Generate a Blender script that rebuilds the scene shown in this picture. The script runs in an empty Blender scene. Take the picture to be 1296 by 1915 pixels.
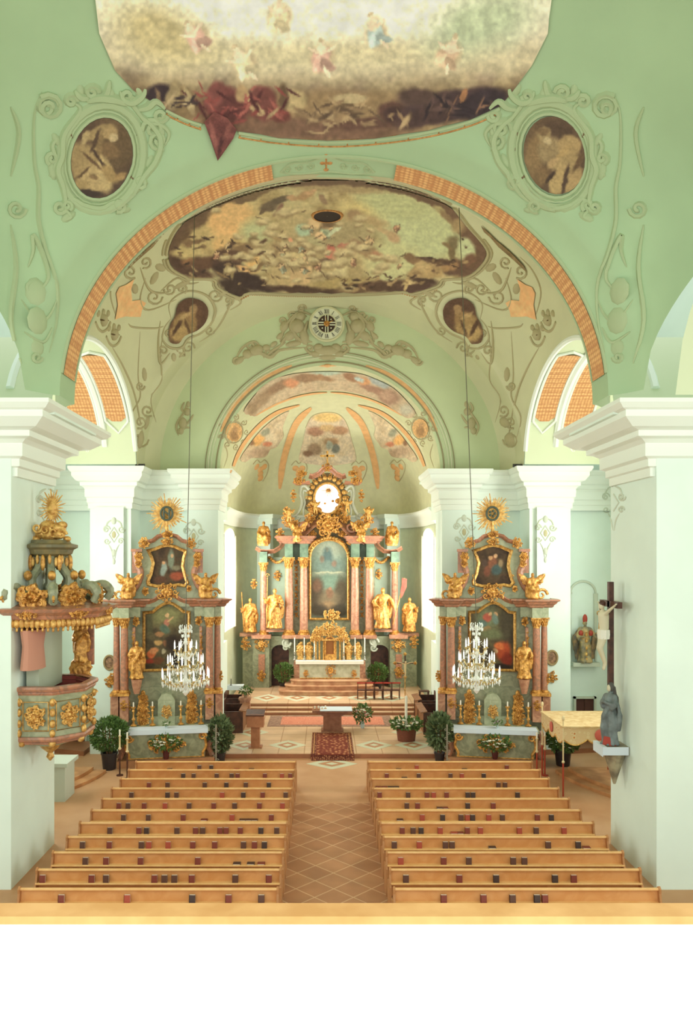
import bpy, bmesh, math, random
import numpy as np
from math import sin, cos, pi, sqrt, radians
from mathutils import Vector, Matrix
from mathutils.bvhtree import BVHTree
from mathutils.geometry import delaunay_2d_cdt
SC = bpy.context.scene
COL = SC.collection
# ---------------------------------------------------------------- camera
F, CX, HY = 1418.0, 608.0, 1040.0            # focal length, vanishing point column and horizon row (1296x1915 frame)
CAMX, CAMZ = -0.2, 7.7                       # the organ gallery, facing straight down the nave
cd = bpy.data.cameras.new('camera'); cam = bpy.data.objects.new('camera', cd); COL.objects.link(cam)
cam.location = (CAMX, 0, CAMZ); cam.rotation_euler = (pi/2, 0, 0)
cd.sensor_fit = 'HORIZONTAL'; cd.sensor_width = 36; cd.lens = F/1296*36
cd.shift_x = (648-CX)/1296; cd.shift_y = (HY-957.5)/1296; cd.clip_start = .05; cd.clip_end = 300
SC.camera = cam
# ---------------------------------------------------------------- light
w = bpy.data.worlds.new('daylight'); SC.world = w; w.use_nodes = True
w.node_tree.nodes['Background'].inputs[0].default_value = (.95, 1.0, .965, 1)
w.node_tree.nodes['Background'].inputs[1].default_value = 1.0
def area(name, loc, rot, sx, sy, power, col=(1, .97, .9)):
    l = bpy.data.lights.new(name, 'AREA'); l.shape = 'RECTANGLE'; l.size = sx; l.size_y = sy; l.energy = power; l.color = col
    o = bpy.data.objects.new(name, l); COL.objects.link(o); o.location = loc; o.rotation_euler = rot
    return o
for s in (-1, 1):
    area('side_window_light', (s*11.3, 24.6, 7.5), (0, s*pi/2, 0), 5, 3.2, 370, (.97, 1, .95))
    area('lunette_window_light', (s*11.3, 24.6, 12.2), (0, s*pi/2, 0), 2, 5, 40, (.97, 1, .93))
    area('nave_window_light', (s*11.3, 10.5, 8.5), (0, s*pi/2, 0), 5, 3.2, 180, (.97, 1, .95))
    area('chancel_window_light', (s*4.85, 38.6, 6.6), (0, s*pi/2, 0), 4.6, 3.0, 400, (1, 1, .94))
area('gallery_lamp_light', (0, -4, 12), (radians(78), 0, 0), 14, 8, 1000, (1, .975, .9))
SC.view_settings.view_transform = 'Standard'; SC.view_settings.look = 'None'
SC.view_settings.exposure = 0.2; SC.view_settings.gamma = 1; SC.view_settings.use_curve_mapping = False
SC.cycles.max_bounces = 8; SC.cycles.diffuse_bounces = 4; SC.cycles.glossy_bounces = 3
SC.cycles.use_denoising = True
# ---------------------------------------------------------------- helpers
RND = random.Random(7)
def lin(c):
    return tuple(((v/255)/12.92 if v/255 <= .04045 else ((v/255+.055)/1.055)**2.4) for v in c)
MATS = {}
def M(name, rgb, rough=.7, metal=0, var=0, scale=3, rgb2=None, bump=0, bscale=20, emit=0, dist=0, detail=4, spec=.5, trans=0):
    """plain or two-tone (noise mixed) material"""
    if name in MATS: return MATS[name]
    m = bpy.data.materials.new(name); m.use_nodes = True; MATS[name] = m
    nt = m.node_tree; b = nt.nodes['Principled BSDF']; L = nt.links.new
    c = lin(rgb)
    b.inputs['Base Color'].default_value = (*c, 1); b.inputs['Roughness'].default_value = rough
    b.inputs['Metallic'].default_value = metal; b.inputs['Specular IOR Level'].default_value = spec
    if trans: b.inputs['Transmission Weight'].default_value = trans
    if emit:
        b.inputs['Emission Color'].default_value = (*c, 1); b.inputs['Emission Strength'].default_value = emit
    if var or rgb2 or bump:
        tc = nt.nodes.new('ShaderNodeTexCoord')
    if var or rgb2:
        n = nt.nodes.new('ShaderNodeTexNoise'); n.inputs['Scale'].default_value = scale; n.inputs['Detail'].default_value = detail
        n.inputs['Distortion'].default_value = dist
        L(tc.outputs['Object'], n.inputs['Vector'])
        r = nt.nodes.new('ShaderNodeValToRGB'); L(n.outputs['Fac'], r.inputs[0]); L(r.outputs[0], b.inputs['Base Color'])
        c2 = lin(rgb2) if rgb2 else tuple(v*(1-var) for v in c)
        c1 = c if rgb2 else tuple(min(1, v*(1+var*.6)) for v in c)
        r.color_ramp.elements[0].position = .38; r.color_ramp.elements[1].position = .62
        r.color_ramp.elements[0].color = (*c2, 1); r.color_ramp.elements[1].color = (*c1, 1)
    if bump:
        n2 = nt.nodes.new('ShaderNodeTexNoise'); n2.inputs['Scale'].default_value = bscale; n2.inputs['Detail'].default_value = 3
        L(tc.outputs['Object'], n2.inputs['Vector'])
        bp = nt.nodes.new('ShaderNodeBump'); bp.inputs['Strength'].default_value = bump; bp.inputs['Distance'].default_value = .05
        L(n2.outputs['Fac'], bp.inputs['Height']); L(bp.outputs[0], b.inputs['Normal'])
    return m
def MPAINT(name='painted_surface', rough=.75, nv=.12, ns=9):
    if name in MATS: return MATS[name]
    m = bpy.data.materials.new(name); m.use_nodes = True; MATS[name] = m
    nt = m.node_tree; b = nt.nodes['Principled BSDF']; L = nt.links.new
    b.inputs['Roughness'].default_value = rough; b.inputs['Specular IOR Level'].default_value = .2
    a = nt.nodes.new('ShaderNodeVertexColor'); a.layer_name = 'Col'
    tc = nt.nodes.new('ShaderNodeTexCoord'); n = nt.nodes.new('ShaderNodeTexNoise')
    n.inputs['Scale'].default_value = ns; n.inputs['Detail'].default_value = 5; L(tc.outputs['Object'], n.inputs['Vector'])
    mr = nt.nodes.new('ShaderNodeMapRange'); L(n.outputs['Fac'], mr.inputs[0])
    mr.inputs[1].default_value = .3; mr.inputs[2].default_value = .7; mr.inputs[3].default_value = 1-nv; mr.inputs[4].default_value = 1+nv
    mx = nt.nodes.new('ShaderNodeVectorMath'); mx.operation = 'SCALE'
    L(a.outputs[0], mx.inputs[0]); L(mr.outputs[0], mx.inputs['Scale']); L(mx.outputs[0], b.inputs['Base Color'])
    return m
class MB:
    """collects shapes into one mesh"""
    def __init__(s): s.v = []; s.f = []; s.c = None
    def add(s, v, f):
        n = len(s.v); s.v += [tuple(p) for p in v]; s.f += [tuple(i+n for i in q) for q in f]; return s
    def box(s, c, d, rz=0, rx=0, ry=0, taper=1):
        m = Matrix.Rotation(rz, 3, 'Z') @ Matrix.Rotation(ry, 3, 'Y') @ Matrix.Rotation(rx, 3, 'X')
        vs = []
        for z in (-.5, .5):
            k = taper if z > 0 else 1
            for x, y in ((-.5, -.5), (.5, -.5), (.5, .5), (-.5, .5)):
                vs.append(Vector(c) + m @ Vector((x*d[0]*k, y*d[1]*k, z*d[2])))
        return s.add(vs, [(0, 3, 2, 1), (4, 5, 6, 7), (0, 1, 5, 4), (1, 2, 6, 5), (2, 3, 7, 6), (3, 0, 4, 7)])
    def b2(s, x0, x1, y0, y1, z0, z1): return s.box(((x0+x1)/2, (y0+y1)/2, (z0+z1)/2), (x1-x0, y1-y0, z1-z0))
    def lathe(s, prof, c=(0, 0, 0), n=16, sx=1, sy=1, a0=0, a1=2*pi, fold=None, cap=True):
        full = abs(a1-a0-2*pi) < 1e-6; m = n if full else n+1; vs = []; fs = []
        for k, (r, z) in enumerate(prof):
            for i in range(m):
                a = a0+(a1-a0)*i/n; q = r*(fold(a, z) if fold else 1)
                vs.append((c[0]+q*cos(a)*sx, c[1]+q*sin(a)*sy, c[2]+z))
        for k in range(len(prof)-1):
            for i in range(n):
                j = (i+1) % m; fs.append((k*m+i, k*m+j, (k+1)*m+j, (k+1)*m+i))
        if cap and full: fs.append(tuple(range(m))[::-1]); fs.append(tuple((len(prof)-1)*m+i for i in range(m)))
        return s.add(vs, fs)
    def tube(s, pts, r, n=6, closed=False, flat=1, ref=None):
        pts = [Vector(p) for p in pts]; N = len(pts)
        if N < 2: return s
        rs = r if isinstance(r, (list, tuple)) else [r]*N
        vs = []; fs = []; prev = None
        for i, p in enumerate(pts):
            a = pts[(i-1) % N] if (closed or i > 0) else p; b = pts[(i+1) % N] if (closed or i < N-1) else p
            t = (b-a); t = t.normalized() if t.length > 1e-9 else Vector((0, 0, 1))
            if ref is not None:
                u = t.cross(Vector(ref[i] if isinstance(ref, list) else ref))
                if u.length < 1e-6: u = t.orthogonal()
                u.normalize(); w_ = u.cross(t).normalized()
            else:
                if prev is None: u = t.orthogonal().normalized()
                else:
                    u = prev - t*prev.dot(t); u = u.normalized() if u.length > 1e-6 else t.orthogonal().normalized()
                prev = u; w_ = t.cross(u)
            for k in range(n):
                an = 2*pi*k/n; vs.append(p + u*cos(an)*rs[i] + w_*sin(an)*rs[i]*flat)
        for i in range(N if closed else N-1):
            j = (i+1) % N
            for k in range(n): fs.append((i*n+k, i*n+(k+1) % n, j*n+(k+1) % n, j*n+k))
        if not closed: fs.append(tuple(range(n))[::-1]); fs.append(tuple((N-1)*n+k for k in range(n)))
        return s.add(vs, fs)
    def bar(s, a, b, r, r2=None, n=8): return s.tube([a, b], [r, r if r2 is None else r2], n)
    def ell(s, c, r, rot=None, nu=10, nv=7):
        r = (r, r, r) if not isinstance(r, (list, tuple)) else r; m = rot or Matrix.Identity(3); vs = []; fs = []
        C_ = Vector(c)
        for i in range(nv+1):
            ph = pi*i/nv
            for k in range(nu):
                a = 2*pi*k/nu; vs.append(C_ + m @ Vector((r[0]*sin(ph)*cos(a), r[1]*sin(ph)*sin(a), r[2]*cos(ph))))
        for i in range(nv):
            for k in range(nu): fs.append((i*nu+k, (i+1)*nu+k, (i+1)*nu+(k+1) % nu, i*nu+(k+1) % nu))
        return s.add(vs, fs)
    def cap(s, a, b, r1, r2, n=10):
        """capsule that tapers: for limbs"""
        a = Vector(a); b = Vector(b); d = b-a; L_ = d.length or 1e-6; q = d.normalized().to_track_quat('Z', 'Y').to_matrix()
        prof = [(r1*sin(t), -r1*cos(t)) for t in (0.01, .5, 1.0, pi/2)] + [(r2*cos(t), L_+r2*sin(t)) for t in (0, .5, 1.0, pi/2-.01)]
        vs = []; fs = []
        for r, z in prof:
            for k in range(n): vs.append(a + q @ Vector((r*cos(2*pi*k/n), r*sin(2*pi*k/n), z)))
        for i in range(len(prof)-1):
            for k in range(n): fs.append((i*n+k, i*n+(k+1) % n, (i+1)*n+(k+1) % n, (i+1)*n+k))
        fs.append(tuple(range(n))[::-1]); fs.append(tuple((len(prof)-1)*n+k for k in range(n)))
        return s.add(vs, fs)
    def prism(s, poly, y0, y1):
        """outline in x,z extruded from y0 to y1"""
        n = len(poly); vs = [(x, y0, z) for x, z in poly] + [(x, y1, z) for x, z in poly]
        fs = [tuple(range(n)), tuple(range(2*n-1, n-1, -1))] + [(i+n, (i+1) % n+n, (i+1) % n, i) for i in range(n)]
        return s.add(vs, fs)
    def slab(s, poly, z0, z1):
        """outline in x,y extruded from z0 to z1"""
        n = len(poly); vs = [(x, y, z0) for x, y in poly] + [(x, y, z1) for x, y in poly]
        fs = [tuple(range(n))[::-1], tuple(range(n, 2*n))] + [(i, (i+1) % n, (i+1) % n+n, i+n) for i in range(n)]
        return s.add(vs, fs)
    def sweep(s, path, prof, closed=False):
        """(out, z) profile along a path in x,y; 'out' lies to the right of the walking direction"""
        N = len(path); rows = []
        for i in range(N):
            p = Vector(path[i]).to_2d()
            a = Vector(path[i-1]).to_2d() if (i > 0 or closed) else None; b = Vector(path[(i+1) % N]).to_2d() if (i < N-1 or closed) else None
            d1 = (p-a).normalized() if a is not None else None; d2 = (b-p).normalized() if b is not None else None
            if d1 is None: d1 = d2
            if d2 is None: d2 = d1
            n1 = Vector((d1.y, -d1.x)); n2 = Vector((d2.y, -d2.x)); m = (n1+n2)
            m = n1 if m.length < 1e-6 else m.normalized(); k = 1/max(.35, m.dot(n1))
            z0 = path[i][2] if len(path[i]) > 2 else 0
            rows.append([(p.x+m.x*o*k, p.y+m.y*o*k, z+z0) for o, z in prof])
        vs = [v for r_ in rows for v in r_]; P = len(prof); fs = []
        for i in range(N if closed else N-1):
            j = (i+1) % N
            for k in range(P-1): fs.append((i*P+k, j*P+k, j*P+k+1, i*P+k+1))
        if not closed: fs.append(tuple(range(P))); fs.append(tuple((N-1)*P+k for k in range(P))[::-1])
        return s.add(vs, fs)
    def arcmould(s, path, prof, y):
        """moulding along a path in x,z lying on plane y (towards -y); prof = (across, out)"""
        N = len(path); rows = []
        for i in range(N):
            p = Vector(path[i]); a = Vector(path[max(0, i-1)]); b = Vector(path[min(N-1, i+1)])
            d1 = (p-a).normalized() if i > 0 else (b-p).normalized(); d2 = (b-p).normalized() if i < N-1 else d1
            n1 = Vector((-d1.y, d1.x)); n2 = Vector((-d2.y, d2.x)); m = (n1+n2).normalized(); k = 1/max(.5, m.dot(n1))
            rows.append([(p.x+m.x*c*k, y-o, p.y+m.y*c*k) for c, o in prof])
        vs = [v for r_ in rows for v in r_]; P = len(prof); fs = []
        for i in range(N-1):
            for k in range(P-1): fs.append((i*P+k, (i+1)*P+k, (i+1)*P+k+1, i*P+k+1))
        return s.add(vs, fs)
    def spiral(s, c, r, turns=1.5, w=.03, ax=(1, 0, 0), ay=(0, 0, 1), a0=0, sgn=1, tail=None, n=5, steps=16, flat=1):
        """volute: a tapering tube wound into a spiral in the plane ax, ay"""
        ax = Vector(ax); ay = Vector(ay); c = Vector(c); pts = []; rs = []
        if tail is not None:
            st = c + ax*r*cos(a0) + ay*r*sin(a0); e = Vector(tail)
            for t in (0, .35, .7): pts.append(e.lerp(st, t) + (ax*cos(a0)+ay*sin(a0))*r*.5*sin(pi*t)); rs.append(w*(.5+.5*t))
        for i in range(steps+1):
            t = i/steps; a = a0+sgn*turns*2*pi*t; q = r*(1-.85*t)
            pts.append(c + ax*q*cos(a) + ay*q*sin(a)); rs.append(w*(1-.45*t))
        return s.tube(pts, rs, n, flat=flat)
    def build(s, name, mat, parent=None, smooth=True, loc=None, rz=None, angle=40):
        me = bpy.data.meshes.new(name); me.from_pydata(s.v, [], s.f); me.validate(); me.update()
        if s.c is not None:
            ca = me.color_attributes.new('Col', 'FLOAT_COLOR', 'POINT'); ca.data.foreach_set('color', np.asarray(s.c, dtype=np.float32).ravel())
        if smooth:
            me.shade_smooth() if hasattr(me, 'shade_smooth') else None
            if angle < 179: me.set_sharp_from_angle(angle=radians(angle))
        if mat: me.materials.append(mat)
        o = bpy.data.objects.new(name, me); COL.objects.link(o)
        if parent: o.parent = parent
        if loc is not None: o.location = loc
        if rz is not None: o.rotation_euler.z = rz
        return o
def split_build(mb, name, mat, parent=None, smooth=True, gap=0.0, fin=None):
    """every separate cluster of pieces becomes a part of its own"""
    n = len(mb.v); par = list(range(n))
    def root(i):
        while par[i] != i: par[i] = par[par[i]]; i = par[i]
        return i
    for f in mb.f:
        r0 = root(f[0])
        for i in f[1:]: par[root(i)] = r0
    comp = {}
    for i in range(n): comp.setdefault(root(i), []).append(i)
    cl = []
    for k, idx in comp.items():
        A = np.array([mb.v[i] for i in idx]); cl.append([A.min(0)-gap, A.max(0)+gap, set([k])])
    ch = True
    while ch:
        ch = False; out = []
        for c in cl:
            for o in out:
                if (c[0] <= o[1]).all() and (o[0] <= c[1]).all(): o[0] = np.minimum(o[0], c[0]); o[1] = np.maximum(o[1], c[1]); o[2] |= c[2]; ch = True; break
            else: out.append(c)
        cl = out
    res = []
    for c in cl:
        ids = [i for k in c[2] for i in comp[k]]; mp = {i: j for j, i in enumerate(ids)}; m = MB(); m.v = [mb.v[i] for i in ids]; m.f = [tuple(mp[i] for i in f) for f in mb.f if f[0] in mp]
        o = m.build(name, mat, parent, smooth); res.append(o)
        if fin: fin(o)
    return res
def bez(pts, n=6, closed=False):
    """Catmull-Rom through pts"""
    P = [Vector(p) for p in pts]; N = len(P); out = []
    rng = range(N) if closed else range(N-1)
    for i in rng:
        a, b, c, d = (P[(i-1) % N] if (closed or i > 0) else P[i]), P[i], P[(i+1) % N], (P[(i+2) % N] if (closed or i < N-2) else P[(i+1) % N])
        for k in range(n):
            t = k/n; out.append(.5*((2*b)+(c-a)*t+(2*a-5*b+4*c-d)*t*t+(3*b-a-3*c+d)*t**3))
    if not closed: out.append(P[-1])
    return out
def tag(o, label=None, cat=None, group=None, kind=None):
    if label: o['label'] = label
    if cat: o['category'] = cat
    if group: o['group'] = group
    if kind: o['kind'] = kind
    return o
def thing(name, label, cat, loc=(0, 0, 0), rz=0, group=None):
    o = bpy.data.objects.new(name, None); COL.objects.link(o); o.location = loc; o.rotation_euler.z = rz; o.empty_display_size = .1
    return tag(o, label, cat, group)
KIDS = {}
def dup(root, loc=None, rz=None, label=None, group=None, sx=1):
    def cp(o, par):
        c = o.copy(); COL.objects.link(c); c.parent = par
        for ch in [q for q in bpy.data.objects if q.parent == o and q != c]: cp(ch, c)
        return c
    r = cp(root, None)
    if loc is not None: r.location = loc
    if rz is not None: r.rotation_euler.z = rz
    if label: r['label'] = label
    if group: r['group'] = group
    if sx != 1: r.scale.x = sx
    return r
def pt(px, py, Y): return Vector((CAMX+(px-CX)*Y/F, Y, CAMZ-(py-HY)*Y/F))
def gx(px, Y): return CAMX+(px-CX)*Y/F
def gz(py, Y): return CAMZ-(py-HY)*Y/F
# surfaces ornaments are laid on
SURF = []
def surf(mb): SURF.append(mb); return mb
_bvh = []
def mkbvh():
    v = []; f = []
    for m in SURF:
        n = len(v); v += m.v; f += [tuple(i+n for i in q) for q in m.f]
    _bvh[:] = [BVHTree.FromPolygons(v, f)]
CO = Vector((CAMX, 0, CAMZ))
def on(px, py, off=0.0):
    """where the wall or vault stands that the photograph shows in this direction, and its normal"""
    d = Vector(((px-CX)/F, 1, -(py-HY)/F)).normalized()
    h, n, _, _ = _bvh[0].ray_cast(CO, d)
    if h is None: return None
    if n.dot(d) > 0: n = -n
    return h + n*off, n
def relief(mb, pts, r, n=6, closed=False, sm=5, taper=False, flat=1):
    """a raised band that follows the surface; r in metres"""
    q = bez([(p[0], p[1]) for p in pts], sm, closed) if sm > 1 else [Vector(p) for p in pts]
    P = []; R = []; run = []
    N = len(q)
    for i, p in enumerate(q):
        h = on(p.x, p.y)
        if h is None or (P and (h[0]-P[-1]).length > 1.6):
            if len(P) > 1: mb.tube(P, R, n, ref=run, flat=flat)
            P = []; R = []; run = []
            if h is None: continue
        k = (sin(pi*min(1, max(0, (i+.5)/N)))**.6 if taper else 1)
        P.append(h[0]); run.append(h[1]); R.append(r*max(.15, k))
    if len(P) > 1: mb.tube(P, R, n, closed=closed and len(P) == N, ref=run, flat=flat)
def curl(mb, px, py, r, a0=0, sgn=1, turns=1.4, w=.05, n=5):
    """small volute on a vault, r in pixels"""
    pts = []; st = 14
    for i in range(st+1):
        t = i/st; a = a0+sgn*turns*2*pi*t; q = r*(1-.82*t); pts.append((px+q*cos(a), py+q*sin(a)))
    relief(mb, pts, w, n, sm=1)
def blob(mb, px, py, rx, ry, rot=0, h=.5):
    """raised rounded lump on a surface; sizes in pixels"""
    hit = on(px, py)
    if not hit: return
    c, nn = hit; k = c.y/F
    t = Vector((1, 0, 0)); t = (t-nn*t.dot(nn)).normalized(); b = nn.cross(t)
    if b.z < 0: b = -b
    a = radians(rot); u = t*cos(a)+b*sin(a); v_ = -t*sin(a)+b*cos(a)
    m = Matrix((u, v_, nn)).transposed()
    mb.ell(c, (rx*k, ry*k, min(rx, ry)*k*h), m, 9, 6)
# --- painting: value noise and strokes
def vnoise(x, y, s=0):
    xi = np.floor(x).astype(np.int64); yi = np.floor(y).astype(np.int64); xf = x-xi; yf = y-yi
    def h(a, b):
        n = (a*374761393+b*668265263+s*2147483647) & 0xffffffff; n = ((n ^ (n >> 13))*1274126177) & 0xffffffff
        return ((n ^ (n >> 16)) & 0xffff)/65535.0
    u = xf*xf*(3-2*xf); v = yf*yf*(3-2*yf)
    return (h(xi, yi)*(1-u)+h(xi+1, yi)*u)*(1-v)+(h(xi, yi+1)*(1-u)+h(xi+1, yi+1)*u)*v
def fbm(x, y, s=0, o=4):
    t = 0; a = .5
    for i in range(o): t = t+a*vnoise(x, y, s+i*17); x = x*2.03; y = y*2.03; a *= .5
    return t/(1-.5**o)
def paint(X, Y, base, strokes, seed=1, scale=30, warp=4, tex=.16):
    """base: list of rgb the ground drifts between; strokes (x,y,rx,ry,deg,rgb[,soft])"""
    wx = (fbm(X/scale*2.2, Y/scale*2.2, seed+50)-.5)*2*warp; wy = (fbm(X/scale*2.2+9, Y/scale*2.2, seed+90)-.5)*2*warp
    n = np.clip((fbm(X/scale, Y/scale, seed)-.25)*2, 0, .999)*(len(base)-1)
    i = np.floor(n).astype(int); i2 = np.minimum(i+1, len(base)-1); fr = (n-i)[:, None]; B = np.array(base, float)
    C = B[i]*(1-fr)+B[i2]*fr; x = X+wx; y = Y+wy
    for st in strokes:
        sx, sy, rx, ry, dg, rgb = st[:6]; soft = st[6] if len(st) > 6 else .35
        a = radians(dg); dx = x-sx; dy = y-sy
        d = np.sqrt(((dx*cos(a)+dy*sin(a))/rx)**2+((-dx*sin(a)+dy*cos(a))/ry)**2)
        m = np.clip((1+soft*.5-d)/max(soft, .02), 0, 1)[:, None]
        C = C*(1-m)+np.array(rgb, float)*m
    C = C*(1-tex+2*tex*fbm(X/scale*7, Y/scale*7, seed+7, 3))[:, None]
    C = np.clip(C/255, 0, 1); C = np.where(C <= .04045, C/12.92, ((C+.055)/1.055)**2.4)
    return np.concatenate([C, np.ones((len(C), 1))], 1)
def panel(name, poly, step, to3d, painter, parent, mat=None):
    """painted sheet with a curved outline: 2D outline filled with a fine net, carried to 3D and coloured"""
    xs = [p[0] for p in poly]; ys = [p[1] for p in poly]; V = [Vector((p[0], p[1])) for p in poly]; E = [(i, (i+1) % len(poly)) for i in range(len(poly))]
    A = np.array([(p[0], p[1]) for p in poly], float); gx_ = np.arange(min(xs)+step/2, max(xs), step); gy_ = np.arange(min(ys)+step/2, max(ys), step)
    G = np.array([(a+(.5*step if j % 2 else 0), b) for j, b in enumerate(gy_) for a in gx_])
    ins = np.zeros(len(G), bool); md = np.full(len(G), 1e9); q = np.roll(A, -1, 0)
    for (x0, y0), (x1, y1) in zip(A, q):
        c = ((y0 > G[:, 1]) != (y1 > G[:, 1])); 
        with np.errstate(divide='ignore', invalid='ignore'): xx = (x1-x0)*(G[:, 1]-y0)/(y1-y0)+x0
        ins ^= c & (G[:, 0] < xx)
        L2 = (x1-x0)**2+(y1-y0)**2+1e-12; t = np.clip(((G[:, 0]-x0)*(x1-x0)+(G[:, 1]-y0)*(y1-y0))/L2, 0, 1)
        md = np.minimum(md, (G[:, 0]-x0-t*(x1-x0))**2+(G[:, 1]-y0-t*(y1-y0))**2)
    G = G[ins & (md > (step*.35)**2)]
    V += [Vector(g) for g in G]
    vo, eo, fo = delaunay_2d_cdt(V, E, [], 1, 1e-5)[:3]
    mb = MB(); ok = {}; P2 = []
    for i, p in enumerate(vo):
        h = to3d(p.x, p.y)
        if h is not None: ok[i] = len(mb.v); mb.v.append(tuple(h)); P2.append((p.x, p.y))
    mb.f = [tuple(ok[i] for i in f) for f in fo if all(i in ok for i in f)]
    mb.f = [f for f in mb.f if all((Vector(mb.v[f[i-1]])-Vector(mb.v[f[i]])).length < .8 for i in range(len(f)))]
    P2 = np.array(P2); mb.c = painter(P2[:, 0], P2[:, 1])
    return mb.build(name, mat or MPAINT(), parent, angle=180)
# ---------------------------------------------------------------- materials
WHITE = M('mint_white_plaster', (230, 246, 236), .85, var=.03, scale=.7)
VGREEN = M('pale_green_plaster', (170, 196, 156), .85, var=.05, scale=.5)
VBEIGE = M('sage_beige_plaster', (210, 212, 174), .85, var=.05, scale=.5)
CORN = M('white_cornice_plaster', (238, 246, 236), .8)
STUC = M('shaded_sage_stucco', (182, 174, 136), .85)  # darker than the vault plaster: brown relief shadows put into the colour
STUCG = M('pale_green_stucco', (170, 186, 146), .85)
STUCW = M('whitish_stucco', (205, 225, 200), .85)
def lattice(name, c1, c2, sc):
    m = M(name, c1, .7); nt = m.node_tree; L = nt.links.new; b = nt.nodes['Principled BSDF']
    tc = nt.nodes.new('ShaderNodeTexCoord'); v = nt.nodes.new('ShaderNodeTexVoronoi'); v.inputs['Scale'].default_value = sc; v.inputs['Randomness'].default_value = .15
    L(tc.outputs['Object'], v.inputs['Vector']); r = nt.nodes.new('ShaderNodeValToRGB'); L(v.outputs['Distance'], r.inputs[0])
    r.color_ramp.elements[0].position = .25; r.color_ramp.elements[1].position = .6
    r.color_ramp.elements[0].color = (*lin(c2), 1); r.color_ramp.elements[1].color = (*lin(c1), 1); L(r.outputs[0], b.inputs['Base Color'])
    bp = nt.nodes.new('ShaderNodeBump'); bp.inputs['Strength'].default_value = .5; bp.inputs['Distance'].default_value = .06; bp.invert = True
    L(v.outputs['Distance'], bp.inputs['Height']); L(bp.outputs[0], b.inputs['Normal'])
    return m
ORANGE = lattice('orange_trellis_plaster', (202, 142, 90), (240, 190, 128), 9)
ORANGEP = M('plain_orange_plaster', (230, 180, 124), .8, var=.08, scale=4)
HC = 11.14
def S_mid(Y):
    t = (Y-24.4)/4.5; return 3.3*sqrt(max(0, 1-t*t))
def mid(u, Y):
    """vault of the bay before the chancel: u in -1..1 across, Y along"""
    t = (Y-18)/12.2
    a = 6.15+(7.4-6.15)*min(1, max(0, (Y-18)/2.2))**.7
    e = sqrt(max(0, 1-u*u)); z = (11.3*(1-t)+11.2*t)+(5.4*(1-t)+6.75*t)*e
    return (a*u, Y, z+1.45*sin(pi*t)*(1-u*u)+u*u*S_mid(Y))
def S_front(Y):
    t = (Y-10.5)/5.9; return 3.6*sqrt(max(0, 1-t*t))
def front(u, Y):
    t = (17-Y)/13
    a = 6.15+(7.4-6.15)*min(1, max(0, (17-Y)/2.0))**.7
    e = sqrt(max(0, 1-u*u)); z = 11.3+5.4*e
    return (a*u, Y, z+1.9*sin(pi*t)*(1-u*u)+u*u*S_front(Y))
def grid(fn, us, ys):
    mb = MB(); mb.v = [fn(u, y) for y in ys for u in us]; n = len(us)
    mb.f = [(j*n+i, j*n+i+1, (j+1)*n+i+1, (j+1)*n+i) for j in range(len(ys)-1) for i in range(n-1)]
    return mb
US = [sin(pi/2*(i/60-1)) if False else -cos(pi*i/120) for i in range(121)]
ceiling = bpy.data.objects.new('ceiling', None); COL.objects.link(ceiling); tag(ceiling, kind='structure')
def linsp(a, b, n): return [a+(b-a)*i/n for i in range(n+1)]
g1 = surf(grid(front, US, linsp(3.5, 17, 90))); g1.build('nave_vault', VGREEN, ceiling, angle=180)
g2 = surf(grid(lambda u, Y: (6.15*u, Y, 11.3+5.4*sqrt(max(0, 1-u*u))), US, linsp(17, 18, 4))); g2.build('transverse_arch', VGREEN, ceiling, angle=180)
g3 = surf(grid(mid, US, linsp(18, 30.2, 100))); g3.build('crossing_vault', VBEIGE, ceiling, angle=180)
def rear(u, Y):
    k = (Y-30.2)/.8; return ((7.4-.45*k)*u, Y, 11.2+(6.75-.12*k)*sqrt(max(0, 1-u*u)))
g4 = surf(grid(rear, US, linsp(30.2, 31, 4))); g4.build('rear_arch_soffit', VBEIGE, ceiling, angle=180)
# chancel wall above the opening
ch = MB(); A1 = []; 
def ell_pt(a, s, r, th): return (a*cos(th), s+r*sin(th))
NN = 80
for i in range(NN+1):
    th = pi*i/NN; x0, z0 = ell_pt(6.97, 11.2, 6.65, th); x1, z1 = ell_pt(4.5, 11.2, 4.3, th); ch.v += [(x0, 31, z0), (x1, 31, z1)]
ch.f = [(2*i, 2*i+2, 2*i+3, 2*i+1) for i in range(NN)]
for s in (-1, 1):
    ch.add([(s*4.5, 31, 0), (s*12.2, 31, 0), (s*12.2, 31, 11.2), (s*4.5, 31, 11.2)], [(0, 1, 2, 3)])
    ch.add([(s*6.97, 31, 11.2), (s*12.2, 31, 11.2), (s*12.2, 31, 18), (s*6.97, 31, 18)], [(0, 1, 2, 3)])
surf(ch)
up = MB(); up.v = [v for v in ch.v[:2*(NN+1)]]; up.f = ch.f[:NN]
tag(up.build('trim_1', M('chancel_arch_plaster', (200, 214, 172), .85, var=.04, scale=.5), smooth=False), kind='structure')
lo = MB()
for s in (-1, 1):
    lo.b2(min(s*4.5, s*12.2), max(s*4.5, s*12.2), 31, 31.5, 0, 11.2)
    lo.add([(s*6.97, 31, 11.2), (s*12.2, 31, 11.2), (s*12.2, 31, 18), (s*6.97, 31, 18)], [(0, 1, 2, 3)])
tag(lo.build('wall_back', WHITE, smooth=False), kind='structure')
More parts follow.
